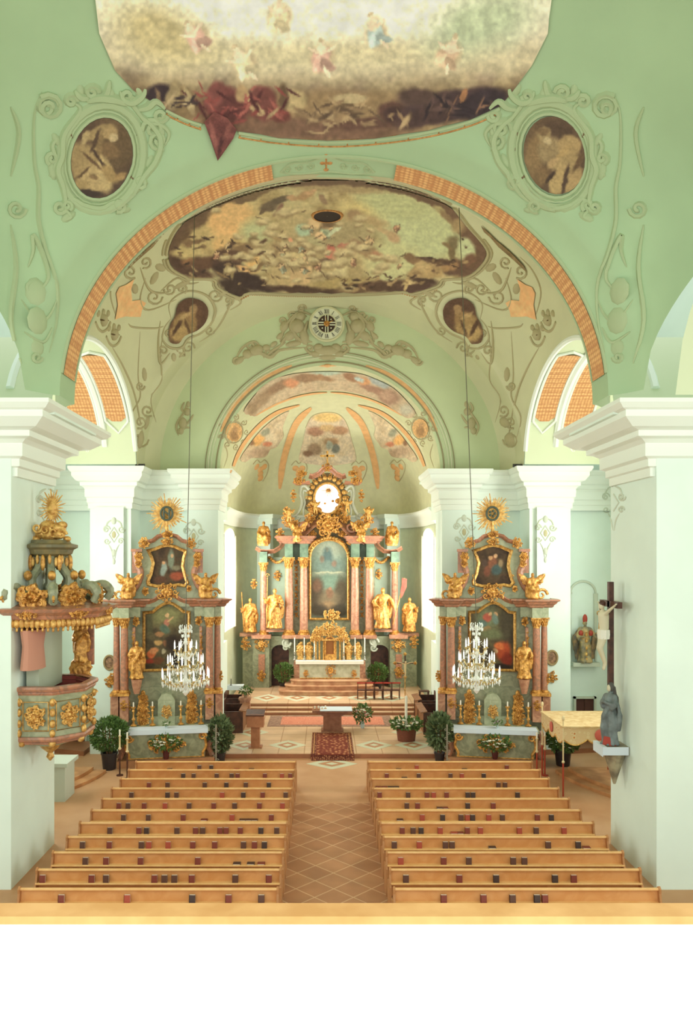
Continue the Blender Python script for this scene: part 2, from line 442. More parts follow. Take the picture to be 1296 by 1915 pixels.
# chancel barrel and apse vault
def chan(u, Y):
    k = (Y-31)/6; return ((4.5+.45*k)*u, Y, 11.2+4.3*sqrt(max(0, 1-u*u)))
g5 = surf(grid(chan, US, linsp(31, 37, 30))); g5.build('chancel_vault', M('chancel_vault_plaster', (208, 212, 172), .85, var=.04), ceiling, angle=180)
AX, AY, AZ = 5.25, 8.0, 10.1
def apse_at(a, r=1.0):
    q = .54; c_, s_ = cos(a), sin(a)
    return (AX*r*math.copysign(abs(c_)**q, c_), 37+AY*r*abs(s_)**q)
ap = MB(); n1, n2 = 64, 40
for j in range(n2+1):
    r = sin(pi/2*j/n2)
    for i in range(n1+1):
        a = pi*i/n1; x_, y_ = apse_at(a, r); ap.v.append((x_, y_, AZ+5.6*sqrt(max(0, 1-r*r))))
ap.f = [(j*(n1+1)+i, j*(n1+1)+i+1, (j+1)*(n1+1)+i+1, (j+1)*(n1+1)+i) for j in range(n2) for i in range(n1)]
surf(ap).build('apse_vault', M('apse_vault_plaster', (214, 216, 178), .85, var=.04), ceiling, angle=180)
rg = MB()
for i in range(65):
    a = pi*i/64; rg.v += [(4.95*cos(a), 37, 11.2+4.3*sin(a)), (AX*cos(a), 37.0, AZ+5.75*sin(a))]
rg.f = [(2*i, 2*i+2, 2*i+3, 2*i+1) for i in range(64)]
surf(rg).build('apse_arch', MATS['chancel_vault_plaster'], ceiling, angle=180)
# apse and chancel walls
apath = [apse_at(pi*i/40) for i in range(41)]
wl = MB()
wl.v = [(x, y, z) for x, y in apath for z in (0, AZ)]; wl.f = [(2*i, 2*i+2, 2*i+3, 2*i+1) for i in range(40)]
APW = M('apse_wall_plaster', (206, 216, 186), .85, var=.04)
surf(wl); tag(wl.build('wall_apse', APW, angle=180), kind='structure')
for s, nm in ((-1, 'wall_chancel_left'), (1, 'wall_chancel_right')):
    m_ = MB()
    for (y0, y1, z0, z1) in ((31.5, 34.2, 0, 11.2), (34.2, 37.05, 0, 3.6), (34.2, 37.05, 9.4, 11.2)):
        m_.b2(min(s*4.98, s*5.4), max(s*4.98, s*5.4), y0, y1, z0, z1)
    m_.b2(min(s*4.4, s*5.4), max(s*4.4, s*5.4), 31.5, 37, 11.2, 11.3)
    tag(m_.build(nm, WHITE, smooth=False), kind='structure')
    jb = MB().b2(min(s*4.5, s*5.0), max(s*4.5, s*5.0), 31, 32.2, 0, 11.2); tag(jb.build('trim_2' if s < 0 else 'trim_3', WHITE, smooth=False), kind='structure')
# tall bright windows of the chancel and apse (daylight behind pale glass)
GLOW = M('daylit_glass', (255, 250, 236), .4, emit=1.6)
LEAD = M('window_bar_metal', (150, 150, 140), .5)
wi = 1
for s in (-1, 1):
    w_ = MB(); v = []
    a0, a1 = (pi-.004, pi-.30) if s < 0 else (.004, .30)
    K = 10; Z = [3.9, 9.0]
    for i in range(K+1):
        a = a0+(a1-a0)*i/K; x, y = apse_at(a); x *= .992; y = 37+(y-37)*.992
        zt = 8.6+.55*sqrt(max(0, 1-(2*i/K-1)**2)); v += [(x, y, 3.9), (x, y, zt)]
    w_.v = v; w_.f = [(2*i, 2*i+2, 2*i+3, 2*i+1) for i in range(K)]
    o = w_.build('window_%d' % wi, GLOW, smooth=False); tag(o, 'tall bright arched window %s of the high altar' % ('left' if s < 0 else 'right'), kind='structure'); wi += 1
    fr = MB()
    for i in range(0, K+1, 2):
        a = a0+(a1-a0)*i/K; x, y = apse_at(a); fr.b2(x*.985-.02, x*.985+.02, 37+(y-37)*.985-.02, 37+(y-37)*.985+.02, 3.9, 8.8)
    fr.build('glazing_bar', M('pale_window_bar', (235, 235, 220), .6), o)
    w2 = MB().b2(min(s*5.2, s*5.22), max(s*5.2, s*5.22), 34.2, 37, 3.6, 9.4)
    tag(w2.build('window_%d' % wi, GLOW, smooth=False), kind='structure'); wi += 1
# crossing: side arches, outer walls with windows
for s, nm in ((-1, 'left'), (1, 'right')):
    so = MB(); Ys = linsp(19.95, 28.9, 40)
    so.v = [(x*s, Y, 11.2+S_mid(Y)) for Y in Ys for x in (7.4, 12.2)]; so.f = [(2*i, 2*i+2, 2*i+3, 2*i+1) for i in range(40)]
    surf(so).build('side_arch', M('side_arch_plaster', (214, 224, 190), .85), ceiling, angle=180)
    sf = MB(); Ys = linsp(3.5, 16.45, 40)
    sf.v = [(x*s, Y, 11.2+S_front(Y)) for Y in Ys for x in (7.4, 12.2)]; sf.f = [(2*i, 2*i+2, 2*i+3, 2*i+1) for i in range(40)]
    surf(sf).build('side_arch', MATS['side_arch_plaster'], ceiling, angle=180)
    ow = MB().b2(min(s*11.8, s*12.2), max(s*11.8, s*12.2), 3, 31, 0, 18)
    tag(ow.build('wall_'+nm, WHITE, smooth=False), kind='structure')
    for k, (y0, y1, z0, z1) in enumerate(((22.8, 26.2, 4.5, 9.8), (22.3, 26.7, 11.6, 13.6), (8.8, 12.2, 4.5, 10))):
        w2 = MB().b2(min(s*11.72, s*11.8), max(s*11.72, s*11.8), y0, y1, z0, z1); tag(w2.build('window_%d' % wi, GLOW, smooth=False), kind='structure'); wi += 1
    # near wall-pier between nave and crossing
    pr = MB().b2(min(s*7.45, s*12), max(s*7.45, s*12), 17.5, 20.3, 0, 10.4)
    pr.b2(min(s*6.3, s*12), max(s*6.3, s*12), 17.1, 20.2, 10.9, 11.2)
    surf(pr); o = pr.build('wall_pier_'+nm, WHITE, smooth=False); tag(o, kind='structure')
    # pier at the far corner of the crossing, and the one beside the chancel arch
    p2 = MB().b2(min(s*7.75, s*9.35), max(s*7.75, s*9.35), 29.5, 31, 0, 10.5); p2.b2(min(s*8.0, s*9.1), max(s*8.0, s*9.1), 29.35, 29.6, 1.2, 9.6)
    p2.b2(min(s*4.5, s*5.75), max(s*4.5, s*5.75), 30.45, 31, 0, 10.5)
    surf(p2); tag(p2.build('wall_corner_'+nm, WHITE, smooth=False), kind='structure')
    # upper strip above the corner pier
    # cornices
    prof = [(0, 9.55), (.06, 9.55), (.06, 9.75), (.1, 9.78), (.1, 9.95), (.16, 10.0), (.16, 10.3), (.22, 10.38), (.3, 10.42), (.3, 10.55), (.42, 10.6), (.55, 10.78), (.55, 10.92), (.6, 10.95), (.66, 11.05), (.66, 11.14), (0, 11.14)]
    big = [(o_*1.9, z_) for o_, z_ in prof]
    c1 = MB(); path = [(-12, 17.7), (-7.45, 17.7), (-7.45, 20.0), (-12, 20.0)]
    if s > 0: path = [(-x, y) for x, y in path][::-1]
    path = path if s < 0 else path
    c1.sweep(path, big); surf(c1); tag(c1.build('trim_%d' % (4 if s < 0 else 5), CORN, smooth=False), kind='structure')
    c2 = MB(); path = [(-12, 30.9), (-9.35, 30.9), (-9.35, 29.5), (-7.75, 29.5), (-7.75, 30.9), (-5.75, 30.9), (-5.75, 30.45), (-4.5, 30.45), (-4.5, 32.2), (-5.1, 32.2)]
    if s > 0: path = [(-x, y) for x, y in path][::-1]
    c2.sweep(path, prof); surf(c2); tag(c2.build('trim_%d' % (6 if s < 0 else 7), CORN, smooth=False), kind='structure')
# apse cornice with pilasters
c3 = MB(); P3 = [(x*.99, 37+(y-37)*.99) for x, y in apath][::-1]
c3.sweep(P3, [(0, 9.3), (.05, 9.3), (.08, 9.5), (.12, 9.55), (.12, 9.75), (.28, 9.95), (.34, 10.0), (.34, 10.1), (0, 10.1)])
tag(c3.build('trim_8', CORN), kind='structure')
for s in (-1, 1):
    a = pi/2-s*.62; x, y = apse_at(a)
    pl = MB().box((x*.97, 37+(y-37)*.97, 4.8), (1.15, .35, 9.6), rz=s*.45)
    pl.box((x*.955, 37+(y-37)*.955, 9.7), (1.45, .6, .35), rz=s*.45); pl.box((x*.955, 37+(y-37)*.955, 9.98), (1.65, .8, .24), rz=s*.45)
    tag(pl.build('trim_9' if s < 0 else 'trim_10', WHITE, smooth=False), kind='structure')
mkbvh()
# floors
def tilemat(name, c1, c2, line, sc, lw=.035, var=.12, rot=pi/4):
    m = M(name, c1, .45, spec=.3); nt = m.node_tree; L = nt.links.new; b = nt.nodes['Principled BSDF']
    tc = nt.nodes.new('ShaderNodeTexCoord'); mp = nt.nodes.new('ShaderNodeMapping'); mp.inputs['Rotation'].default_value[2] = rot
    L(tc.outputs['Object'], mp.inputs[0]); br = nt.nodes.new('ShaderNodeTexBrick'); br.offset = 0; L(mp.outputs[0], br.inputs['Vector'])
    br.inputs['Scale'].default_value = 1; br.inputs['Brick Width'].default_value = sc; br.inputs['Row Height'].default_value = sc; br.inputs['Mortar Size'].default_value = lw*sc
    br.inputs['Color1'].default_value = (*lin(c1), 1); br.inputs['Color2'].default_value = (*lin(c2), 1); br.inputs['Mortar'].default_value = (*lin(line), 1)
    n = nt.nodes.new('ShaderNodeTexNoise'); n.inputs['Scale'].default_value = 1.3; L(tc.outputs['Object'], n.inputs['Vector'])
    mr = nt.nodes.new('ShaderNodeMapRange'); L(n.outputs['Fac'], mr.inputs[0]); mr.inputs[1].default_value = .3; mr.inputs[2].default_value = .7; mr.inputs[3].default_value = 1-var; mr.inputs[4].default_value = 1+var
    vm = nt.nodes.new('ShaderNodeVectorMath'); vm.operation = 'SCALE'; L(br.outputs['Color'], vm.inputs[0]); L(mr.outputs[0], vm.inputs['Scale']); L(vm.outputs[0], b.inputs['Base Color'])
    return m
floor = MB().b2(-12.2, 12.2, 3, 31, -.2, 0).build('floor', M('tan_stone_floor', (206, 160, 120), .5, rgb2=(192, 142, 100), scale=.5), smooth=False); tag(floor, kind='structure')
MB().b2(-1.3, 1.45, 12, 23.6, -.02, .006).build('aisle_paving', tilemat('brown_aisle_tiles', (186, 134, 96), (172, 120, 84), (216, 178, 140), .62, .022), floor, smooth=False)
cf = MB().b2(-4.45, 4.45, 28.9, 36.2, 0, .17); cf.b2(-6.8, -4.4, 30.0, 31, 0, .17); cf.b2(4.4, 6.8, 30.0, 31, 0, .17)
CHF = tilemat('chancel_stone_paving', (206, 172, 136), (214, 182, 148), (178, 138, 102), 1.0, .02, .1, 0)
cf = cf.build('chancel_floor', CHF, smooth=False); tag(cf, kind='structure')
MB().b2(-4.5, 4.5, 28.86, 28.9, .0, .165).build('step_riser', M('brown_step_stone', (160, 105, 72), .5, var=.1), cf, smooth=False)
c2f = MB().b2(-4.9, 4.9, 36.6, 44, 0, .6).b2(-4.9, 4.9, 36.25, 36.6, 0, .45).b2(-4.9, 4.9, 35.9, 36.25, .1, .31).build('sanctuary_floor', CHF, smooth=False); tag(c2f, kind='structure')
DARKR = MATS['brown_step_stone']
for y, z in ((35.89, .17), (36.24, .31), (36.59, .45)): MB().b2(-4.9, 4.9, y, y+.012, z, z+.1).build('step_riser', DARKR, c2f, smooth=False)
LITE = M('pale_grey_inlay', (205, 206, 178), .5, var=.05); BRN = M('brown_inlay', (182, 128, 88), .5, var=.08)
def diamond(cx, cy, w_, d_, z, par, m=LITE):
    k = .55; mb = MB().slab([(cx-w_, cy), (cx, cy-d_), (cx+w_, cy), (cx, cy+d_)], z, z+.006); mb.build('floor_inlay', m, par, smooth=False)
    MB().slab([(cx-w_*k, cy), (cx, cy-d_*k), (cx+w_*k, cy), (cx, cy+d_*k)], z+.006, z+.009).build('floor_inlay', BRN if m is LITE else LITE, par, smooth=False)
    k = .25; MB().slab([(cx-w_*k, cy), (cx, cy-d_*k), (cx+w_*k, cy), (cx, cy+d_*k)], z+.009, z+.012).build('floor_inlay', m, par, smooth=False)
diamond(.05, 28.1, .95, .72, 0, floor)
for cx in (-3.4, -1.7, 1.75, 3.3):
    diamond(cx, 30.2, .75, .8, .17, cf)
for cx in (-3.3, 3.3): diamond(cx, 32.4, .7, .8, .17, cf)
for cx in (-3.1, -1.6, 0, 1.6, 3.1):
    diamond(cx, 38.0, .72, 1.0, .6, c2f)
# gallery parapet in front of the camera: tan wooden nosing on a white ledge
led = MB().b2(-4, 4, 1.15, 1.93, 6.0, 6.765); ledge = tag(led.build('gallery_parapet', M('white_ledge_paint', (240, 238, 228), .7), smooth=False), kind='structure')
MB().b2(-4, 4, 1.925, 2.0, 6.72, 6.785).build('wooden_nosing', M('tan_nosing_wood', (214, 168, 108), .6, rgb2=(196, 146, 86), scale=6), ledge, smooth=False)
# ---------------------------------------------------------------- painted and stuccoed ceiling
def mx(pts): return [(1224-p[0],)+tuple(p[1:]) for p in pts]
def mstrokes(st): return [(1224-s_[0], s_[1], s_[2], s_[3], -s_[4])+tuple(s_[5:]) for s_ in st]
def onp(off): 
    def f(x, y):
        h = on(x, y, off); return h[0] if h else None
    return f
def fig(x, y, s, robe, flesh=(205, 168, 122), a=0, dark=(95, 68, 48)):
    """a small painted figure: cloak, body, limbs, head (strokes)"""
    r = radians(a); c, d = cos(r), sin(r)
    def q(u, v): return (x+(u*c-v*d)*s, y+(u*d+v*c)*s)
    S = []
    def e(u, v, ru, rv, an, col, so=.3): px, py = q(u, v); S.append((px, py, ru*s, rv*s, an+a, col, so))
    e(.1, .35, .75, .95, 10, dark, .5); e(0, .4, .55, .8, 15, robe); e(.35, .8, .55, .3, 30, tuple(v*.82 for v in robe)); e(-.3, .75, .2, .5, 20, tuple(min(255, v*1.12) for v in robe))
    e(0, -.2, .3, .4, 5, flesh); e(-.45, -.1, .4, .1, 35, flesh); e(.5, -.15, .42, .1, -30, flesh); e(.05, -.75, .19, .22, 0, flesh); e(.05, -.86, .2, .12, 0, dark)
    e(.3, 1.2, .1, .4, -20, flesh)
    return S
def rim(pts, r, col, soft=.6):
    return [(p.x, p.y, r, r*.8, 0, col, soft) for p in bez(pts, 9)]
# --- dome painting over the nave
FR = MPAINT('fresco_plaster', .85, .10, 3)
def tone(C, g):
    C = C.copy(); L_ = C[:, :3].mean(1, keepdims=True); C[:, :3] = np.clip((L_+(C[:, :3]-L_)*.82)*g+.012*g, 0, .9); return C
def ceiling_panel(name, poly, step, base, st, label=None, seed=1, scale=30, off=.03, warp=5, tex=.16, par=None, sm=3, gain=1.35):
    P = bez([(a, b) for a, b in poly], sm, True) if sm > 1 else poly
    P = [(p[0], p[1]) for p in P]
    o = panel(name, P, step, onp(off), lambda X, Y: tone(paint(X, Y, base, st, seed, scale, warp, tex), gain), par or ceiling, FR)
    if label: o['label'] = label
    return o
dome_edge = [(250, 168), (283, 188), (310, 205), (345, 220), (381, 230), (440, 243), (520, 256), (612, 261), (700, 257), (800, 243), (880, 222), (937, 196), (960, 168)]
dome = [(175, -25), (185, 60), (215, 130)] + dome_edge + [(995, 120), (1025, 60), (1035, -25)]
BR = [(104, 78, 52), (124, 98, 62), (148, 122, 80), (120, 92, 66)]
st = [(600, 0, 620, 130, 0, (236, 230, 204), .9), (600, 100, 420, 30, 0, (200, 186, 146), 1.2), (300, 60, 90, 50, 20, (188, 170, 120), 1), (900, 40, 100, 50, -20, (176, 186, 150), 1)]
for i, (x, y) in enumerate([(360, 60), (520, 20), (700, 50), (840, 90), (600, 95), (450, 110)]): st += fig(x, y, 30, [(206, 160, 140), (226, 206, 160), (176, 192, 186), (214, 176, 140)][i % 4], (230, 204, 170), dark=(190, 168, 130), a=i*37 % 60-30)
st += [(300, 188, 32, 34, 0, (52, 36, 42), .3), (340, 190, 22, 30, 0, (120, 96, 62), .4), (322, 178, 12, 30, 10, (150, 128, 88), .4), (352, 186, 8, 26, -15, (160, 138, 96), .3),
       (455, 225, 90, 22, 8, (110, 78, 56), .5), (600, 238, 160, 22, 2, (112, 80, 60), .6), (640, 195, 150, 26, 2, (140, 112, 74), .7),
       (415, 190, 36, 32, 0, (110, 54, 50), .3), (400, 175, 16, 26, 20, (124, 64, 58), .4), (440, 200, 30, 26, 30, (92, 44, 42), .4), (490, 190, 26, 32, -20, (112, 58, 52), .3), (520, 210, 26, 14, 25, (104, 50, 44), .4),
       (470, 190, 26, 8, 50, (172, 142, 98), .3), (485, 206, 10, 6, 0, (176, 146, 100), .3), (452, 172, 12, 18, -20, (160, 128, 86), .4), (550, 185, 22, 22, 30, (172, 148, 100), .4), (530, 178, 10, 24, 0, (96, 72, 50), .5),
       (655, 182, 34, 10, 0, (168, 146, 104), .3), (652, 200, 30, 8, 0, (96, 74, 52), .4), (705, 228, 95, 10, -3, (92, 62, 50), .5), (735, 208, 28, 24, 0, (88, 58, 48), .3), (735, 212, 18, 16, 0, (70, 46, 44), .4),
       (850, 196, 105, 30, -10, (66, 46, 48), .3), (800, 215, 60, 18, -18, (70, 48, 46), .4), (900, 195, 50, 26, -20, (52, 38, 44), .3), (868, 176, 6, 18, 25, (150, 100, 60), .3), (780, 180, 36, 18, 0, (78, 56, 50), .5)]
r_ = random.Random(5)
for cx, cy, n_, cols in ((450, 196, 34, ((150, 76, 66), (78, 34, 36), (132, 58, 52))), (870, 200, 24, ((92, 66, 60), (44, 32, 38), (120, 84, 62))), (640, 215, 40, ((160, 132, 92), (92, 70, 52), (134, 106, 74))), (330, 188, 14, ((170, 144, 104), (60, 44, 44), (120, 94, 66)))):
    for i in range(n_): st.append((r_.gauss(cx, 34 if n_ < 30 else 60), r_.gauss(cy, 13), r_.uniform(6, 22), r_.uniform(1.5, 4), r_.uniform(-70, 70), r_.choice(cols), .6))
ceiling_panel('dome_fresco', dome, 3, BR, st, 'brown and red painted figures on the dome above the nave', 3, 60, .04, 6, sm=1)
ceiling_panel('fresco_drapery', [(381, 224), (392, 255), (405, 296), (414, 284), (436, 256), (442, 238), (424, 216), (400, 205)], 2.5, [(92, 44, 42), (110, 54, 50), (124, 64, 58)], [(398, 250, 5, 30, -12, (134, 72, 64), .6), (414, 262, 4, 30, 18, (76, 34, 36), .6), (425, 240, 5, 20, 25, (124, 66, 58), .6)], 'red painted cloth tip hanging over the dome fresco edge', 5, 12, .09, 2, sm=1)
fm = MB(); gb = MB()
edge_l = [(310, 205), (345, 222), (376, 233)]; edge_r = [(446, 248), (520, 259), (612, 265), (700, 261), (800, 247), (880, 226), (935, 202)]
for seg in (edge_l, edge_r):
    relief(fm, seg, .05, 6); relief(gb, [(x, y+9) for x, y in seg], .022, 5); relief(gb, [(x, y-3) for x, y in seg], .018, 4)
    q = bez(seg, 5)
    for k in range(0, len(q)-1, 3):
        p = q[k]; relief(gb, [(p.x, p.y-2), (p.x+3, p.y+3), (p.x+2, p.y+9)], .015, 4, sm=2)
GILD = M('gilding', (232, 176, 92), .36, .35, rgb2=(166, 112, 50), scale=9, bump=.35, bscale=26)
PALEG = M('dull_gilding', (206, 152, 90), .6, .2, rgb2=(168, 118, 64), scale=14)
fm.build('fresco_frame', STUCG, ceiling); gb.build('gilt_beading', PALEG, ceiling)
# --- transverse arch: orange trellis bands, edge mouldings, cross cartouche
def arch_pt(x, Y): return Vector((x, Y, 11.3+5.4*sqrt(max(0, 1-(x/6.15)**2))))
def arch_strip(x0, x1, Ya, Yb, n, dz=.03, lift=0):
    mb = MB()
    for i in range(n+1):
        th = math.acos(max(-1, min(1, x0/6.15))); th2 = math.acos(max(-1, min(1, x1/6.15))); t = th+(th2-th)*i/n
        for Y in (Ya, Yb): mb.v.append((6.15*cos(t)*(1-dz/6), Y, 11.3+5.4*sin(t)-dz))
    mb.f = [(2*i, 2*i+2, 2*i+3, 2*i+1) for i in range(n)]
    return mb
for s in (-1, 1):
    arch_strip(s*1.42, s*6.12, 17.1, 17.82, 60).build('orange_trellis_band', ORANGE, ceiling, angle=180)
    for Y in (17.03, 17.9):
        m_ = MB(); m_.tube([arch_pt(s*6.12*sin(pi/2*t/60), Y)+Vector((0, 0, -.02)) for t in range(0, 61)], .045, 6); m_.build('arch_moulding', STUCG, ceiling)
cm = MB()
relief(cm, [(525, 322), (545, 305), (575, 303), (612, 292), (648, 303), (680, 305), (700, 322)], .03); relief(cm, [(525, 322), (560, 325), (612, 320), (660, 325), (700, 322)], .025)
for s in (-1, 1):
    for k in range(3): curl(cm, 612+s*(30+k*22), 310+k*3, 7, 0 if s > 0 else pi, s, 1.3, .02)
cm.build('arch_cartouche', STUCG, ceiling)
cr = MB()
for dx, dy in ((0, -14), (0, 12), (-7, 0), (7, 0), (0, 0)): blob(cr, 610+dx, 305+dy, 5, 5, 0, .5)
relief(cr, [(610, 290), (610, 320)], .02, 4, sm=1); cr.build('gilt_cross', PALEG, ceiling)
# --- oval medallions in the pendentives
def ring(cx, cy, rx, ry, rot, n=28, k=1):
    a = radians(rot); return [(cx+rx*k*cos(t)*cos(a)-ry*k*sin(t)*sin(a), cy+rx*k*cos(t)*sin(a)+ry*k*sin(t)*cos(a)) for t in [2*pi*i/n for i in range(n)]]
SEP = [(84, 62, 38), (104, 80, 48), (126, 100, 62)]
def medal(cx, cy, rx, ry, rot, st, label, side):
    ceiling_panel('medallion_painting', ring(cx, cy, rx, ry, rot), 2.6, SEP, st, label, 9+side, 22, .05, 3, sm=1)
medL = [(190, 300, 70, 80, 0, (78, 56, 42), .4), (215, 270, 40, 50, 0, (92, 70, 44), .5), (165, 310, 34, 42, -10, (150, 122, 74), .3), (178, 335, 30, 28, 20, (160, 132, 82), .4), (150, 290, 20, 26, 0, (142, 116, 70), .4), (196, 325, 14, 36, -12, (168, 140, 88), .4),
        (187, 246, 30, 13, -22, (142, 116, 70), .3), (160, 255, 6, 14, 20, (160, 134, 86), .4), (205, 248, 14, 12, 10, (156, 126, 78), .4), (212, 256, 8, 8, 0, (176, 150, 104), .4), (186, 272, 6, 26, 10, (120, 94, 56), .4), (206, 280, 18, 14, 40, (112, 84, 50), .5),
        (178, 262, 4, 24, 20, (78, 56, 40), .5), (172, 300, 3, 26, -48, (92, 66, 42), .6), (188, 300, 3, 30, -36, (66, 46, 36), .5), (205, 325, 10, 22, -40, (146, 116, 66), .4), (225, 330, 12, 8, -30, (150, 116, 66), .4), (165, 362, 26, 8, 10, (58, 42, 36), .4), (150, 345, 16, 8, 0, (150, 122, 72), .5), (175, 330, 8, 5, 20, (120, 92, 56), .5), (155, 322, 3, 16, 50, (90, 66, 42), .6)]
medR = [(1036, 290, 62, 76, 0, (80, 58, 42), .4), (1000, 290, 20, 50, 10, (122, 94, 56), .7), (1018, 250, 13, 15, 0, (150, 124, 78), .3), (1016, 244, 12, 8, 0, (110, 84, 52), .4), (1030, 280, 24, 26, 0, (136, 112, 72), .4), (1024, 262, 8, 7, 20, (170, 146, 102), .4), (1066, 270, 22, 20, 20, (156, 126, 76), .3), (1052, 288, 7, 24, 40, (160, 128, 74), .3),
        (1060, 306, 30, 16, -30, (150, 122, 74), .4), (1044, 340, 16, 26, 20, (158, 128, 76), .3), (1074, 340, 16, 30, 20, (150, 120, 72), .3), (1058, 335, 4, 30, 12, (70, 50, 38), .5), (1034, 305, 14, 7, -40, (160, 128, 80), .4), (1012, 330, 16, 20, 30, (112, 84, 50), .6), (1030, 330, 4, 16, 40, (62, 44, 34), .5), (1084, 300, 4, 24, 30, (96, 70, 44), .6)]
medal(190, 295, 57, 77, 12, medL, 'sepia oval painting of a robed figure, left', 0); medal(1037, 290, 57, 75, -11, medR, 'sepia oval painting of a bearded man, right', 1)
for s, cx, cy, rot in ((0, 190, 295, 12), (1, 1034, 291, -12)):
    mb = MB(); T = (lambda p: p) if s == 0 else mx
    relief(mb, ring(cx, cy, 60, 80, rot), .05, 6, True, 1); relief(mb, ring(cx, cy, 67, 88, rot), .03, 5, True, 1)
    relief(mb, ring(cx, cy, 77, 100, rot), .10, 6, True, 1, flat=.5)
    for pl, r in (([(133, 190), (150, 205), (120, 250), (116, 290), (108, 318), (118, 350), (122, 380), (112, 390)], .085), ([(240, 188), (262, 215), (285, 235), (300, 262), (292, 300), (270, 330), (250, 362), (222, 385)], .085), ([(112, 388), (135, 372), (160, 385), (190, 390), (215, 378), (240, 384)], .07),
                  ([(110, 255), (98, 272), (104, 300), (92, 330)], .06), ([(255, 205), (275, 200), (292, 188), (312, 206)], .09), ([(236, 184), (250, 196), (272, 226), (300, 232), (316, 250), (306, 275)], .06), ([(122, 392), (132, 405), (120, 412)], .06),
                  ([(162, 190), (185, 182), (215, 185), (240, 196)], .11), ([(140, 168), (150, 180), (168, 184)], .09), ([(225, 170), (232, 186), (250, 190), (268, 176), (272, 160)], .09), ([(205, 150), (200, 172), (190, 182)], .08)):
        relief(mb, T(pl), r, 6, taper=True)
    for c in ((133, 188, 13, 0, -1), (112, 388, 12, 0, 1), (222, 384, 13, 2, -1), (296, 262, 18, 1, 1), (286, 240, 20, 3, 1), (125, 385, 11, 1, -1), (300, 215, 13, 0, 1), (238, 178, 12, 0, 1), (98, 296, 12, 2, 1), (92, 200, 26, 4, 1), (262, 340, 12, 2, -1), (172, 172, 14, 0, -1)):
        x, y, r, a, sg = c; x = x if s == 0 else 1224-x; curl(mb, x, y, r, a if s == 0 else pi-a, sg if s == 0 else -sg, 1.4, .06)
    for (x, y, rx, ry, a) in ((128, 405, 16, 8, 30), (232, 392, 14, 7, -20), (98, 318, 8, 18, 0), (106, 262, 7, 14, 20), (300, 250, 14, 8, 60), (205, 176, 10, 14, 0), (260, 170, 9, 16, 20), (280, 178, 7, 15, 40), (150, 172, 8, 14, -20), (280, 300, 6, 14, -30)):
        x = x if s == 0 else 1224-x; blob(mb, x, y, rx, ry, a if s == 0 else -a, .5)
    mb.build('stucco_cartouche', STUCG, ceiling)
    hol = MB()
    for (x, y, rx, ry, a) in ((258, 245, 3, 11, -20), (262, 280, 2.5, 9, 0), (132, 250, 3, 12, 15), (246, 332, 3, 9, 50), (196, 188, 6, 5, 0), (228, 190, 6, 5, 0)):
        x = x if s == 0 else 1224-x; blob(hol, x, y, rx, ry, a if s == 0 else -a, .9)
    hol.build('stucco_hollow_shade', M('shadow_brown_paint', (112, 92, 66), .8), ceiling)  # brown lumps paint the shade of hollows between the scrolls
    # flowing mouldings at the outer edge
    mb = MB()
    for pl, r in (([(78, 172), (64, 215), (64, 300), (72, 350), (72, 410), (85, 465), (104, 520), (108, 560), (104, 610), (92, 660)], .05), ([(52, 500), (62, 470), (62, 440), (82, 480), (90, 520), (72, 545)], .06), ([(40, 560), (70, 600), (92, 590), (108, 556)], .04), ([(45, 620), (80, 640), (98, 612)], .04), ([(20, 420), (30, 500), (20, 600), (40, 680)], .06), ([(20, 200), (35, 250), (20, 330)], .05)):
        relief(mb, T(pl), r, 5, taper=True)
    for c in ((60, 536, 14, 0, 1), (88, 200, 24, 0, -1), (68, 668, 10, 0, 1), (30, 390, 18, 0, 1)):
        x, y, r, a, sg = c; x = x if s == 0 else 1224-x; curl(mb, x, y, r, a if s == 0 else pi-a, sg if s == 0 else -sg, 1.3, .05)
    for (x, y, rx, ry, a) in ((70, 600, 22, 26, 0), (66, 545, 20, 26, 0), (70, 650, 14, 16, 0)):
        x = x if s == 0 else 1224-x; blob(mb, x, y, rx, ry, a, .25)
    mb.build('stucco_scrollwork', STUCG, ceiling)
# --- big oval painting over the crossing
mf = [(315, 483), (325, 502), (349, 515), (359, 519), (402, 520), (409, 535), (448, 554), (468, 545), (540, 547), (620, 548), (700, 546), (753, 543), (770, 547), (817, 532), (827, 520), (867, 517), (891, 503), (909, 478), (904, 458), (872, 421), (847, 389), (822, 369), (785, 354), (748, 342), (699, 335), (600, 331), (547, 333), (497, 342), (448, 357), (399, 377), (359, 401), (332, 428), (317, 458)]
DK = (74, 52, 42); DK2 = (96, 72, 52); FL = (196, 162, 112); GR = (166, 158, 108)
base = [(138, 118, 76), (158, 140, 92), (176, 162, 112), (152, 146, 100)]
st = [(430, 420, 60, 60, 0, (184, 158, 98), 1), (422, 410, 32, 34, -30, (204, 160, 96), .6), (440, 395, 30, 22, 10, (200, 160, 98), .7), (350, 450, 30, 30, 0, (176, 156, 100), .8), (410, 455, 12, 14, 0, (198, 160, 96), .7),
      (480, 430, 30, 22, 0, (168, 172, 122), .8), (560, 420, 40, 30, 20, (166, 148, 100), .8), (690, 395, 60, 26, 0, (188, 170, 106), .8), (790, 430, 88, 52, 20, (172, 178, 128), .6), (740, 380, 70, 22, 14, (168, 172, 120), .7), (740, 480, 60, 26, 10, (178, 178, 124), .7), (720, 500, 44, 26, 10, (182, 180, 126), .6),
      (640, 350, 90, 8, 2, (150, 130, 88), .7)]
st += rim([(322, 490), (322, 462), (336, 432), (362, 405), (402, 380), (450, 361), (500, 346), (550, 338), (610, 336), (690, 340), (740, 348), (780, 362)], 9, (92, 68, 50), .8)
st += rim([(780, 360), (815, 376), (845, 398), (872, 432), (898, 460), (902, 480), (888, 500), (868, 508)], 11, (104, 76, 56), .7)
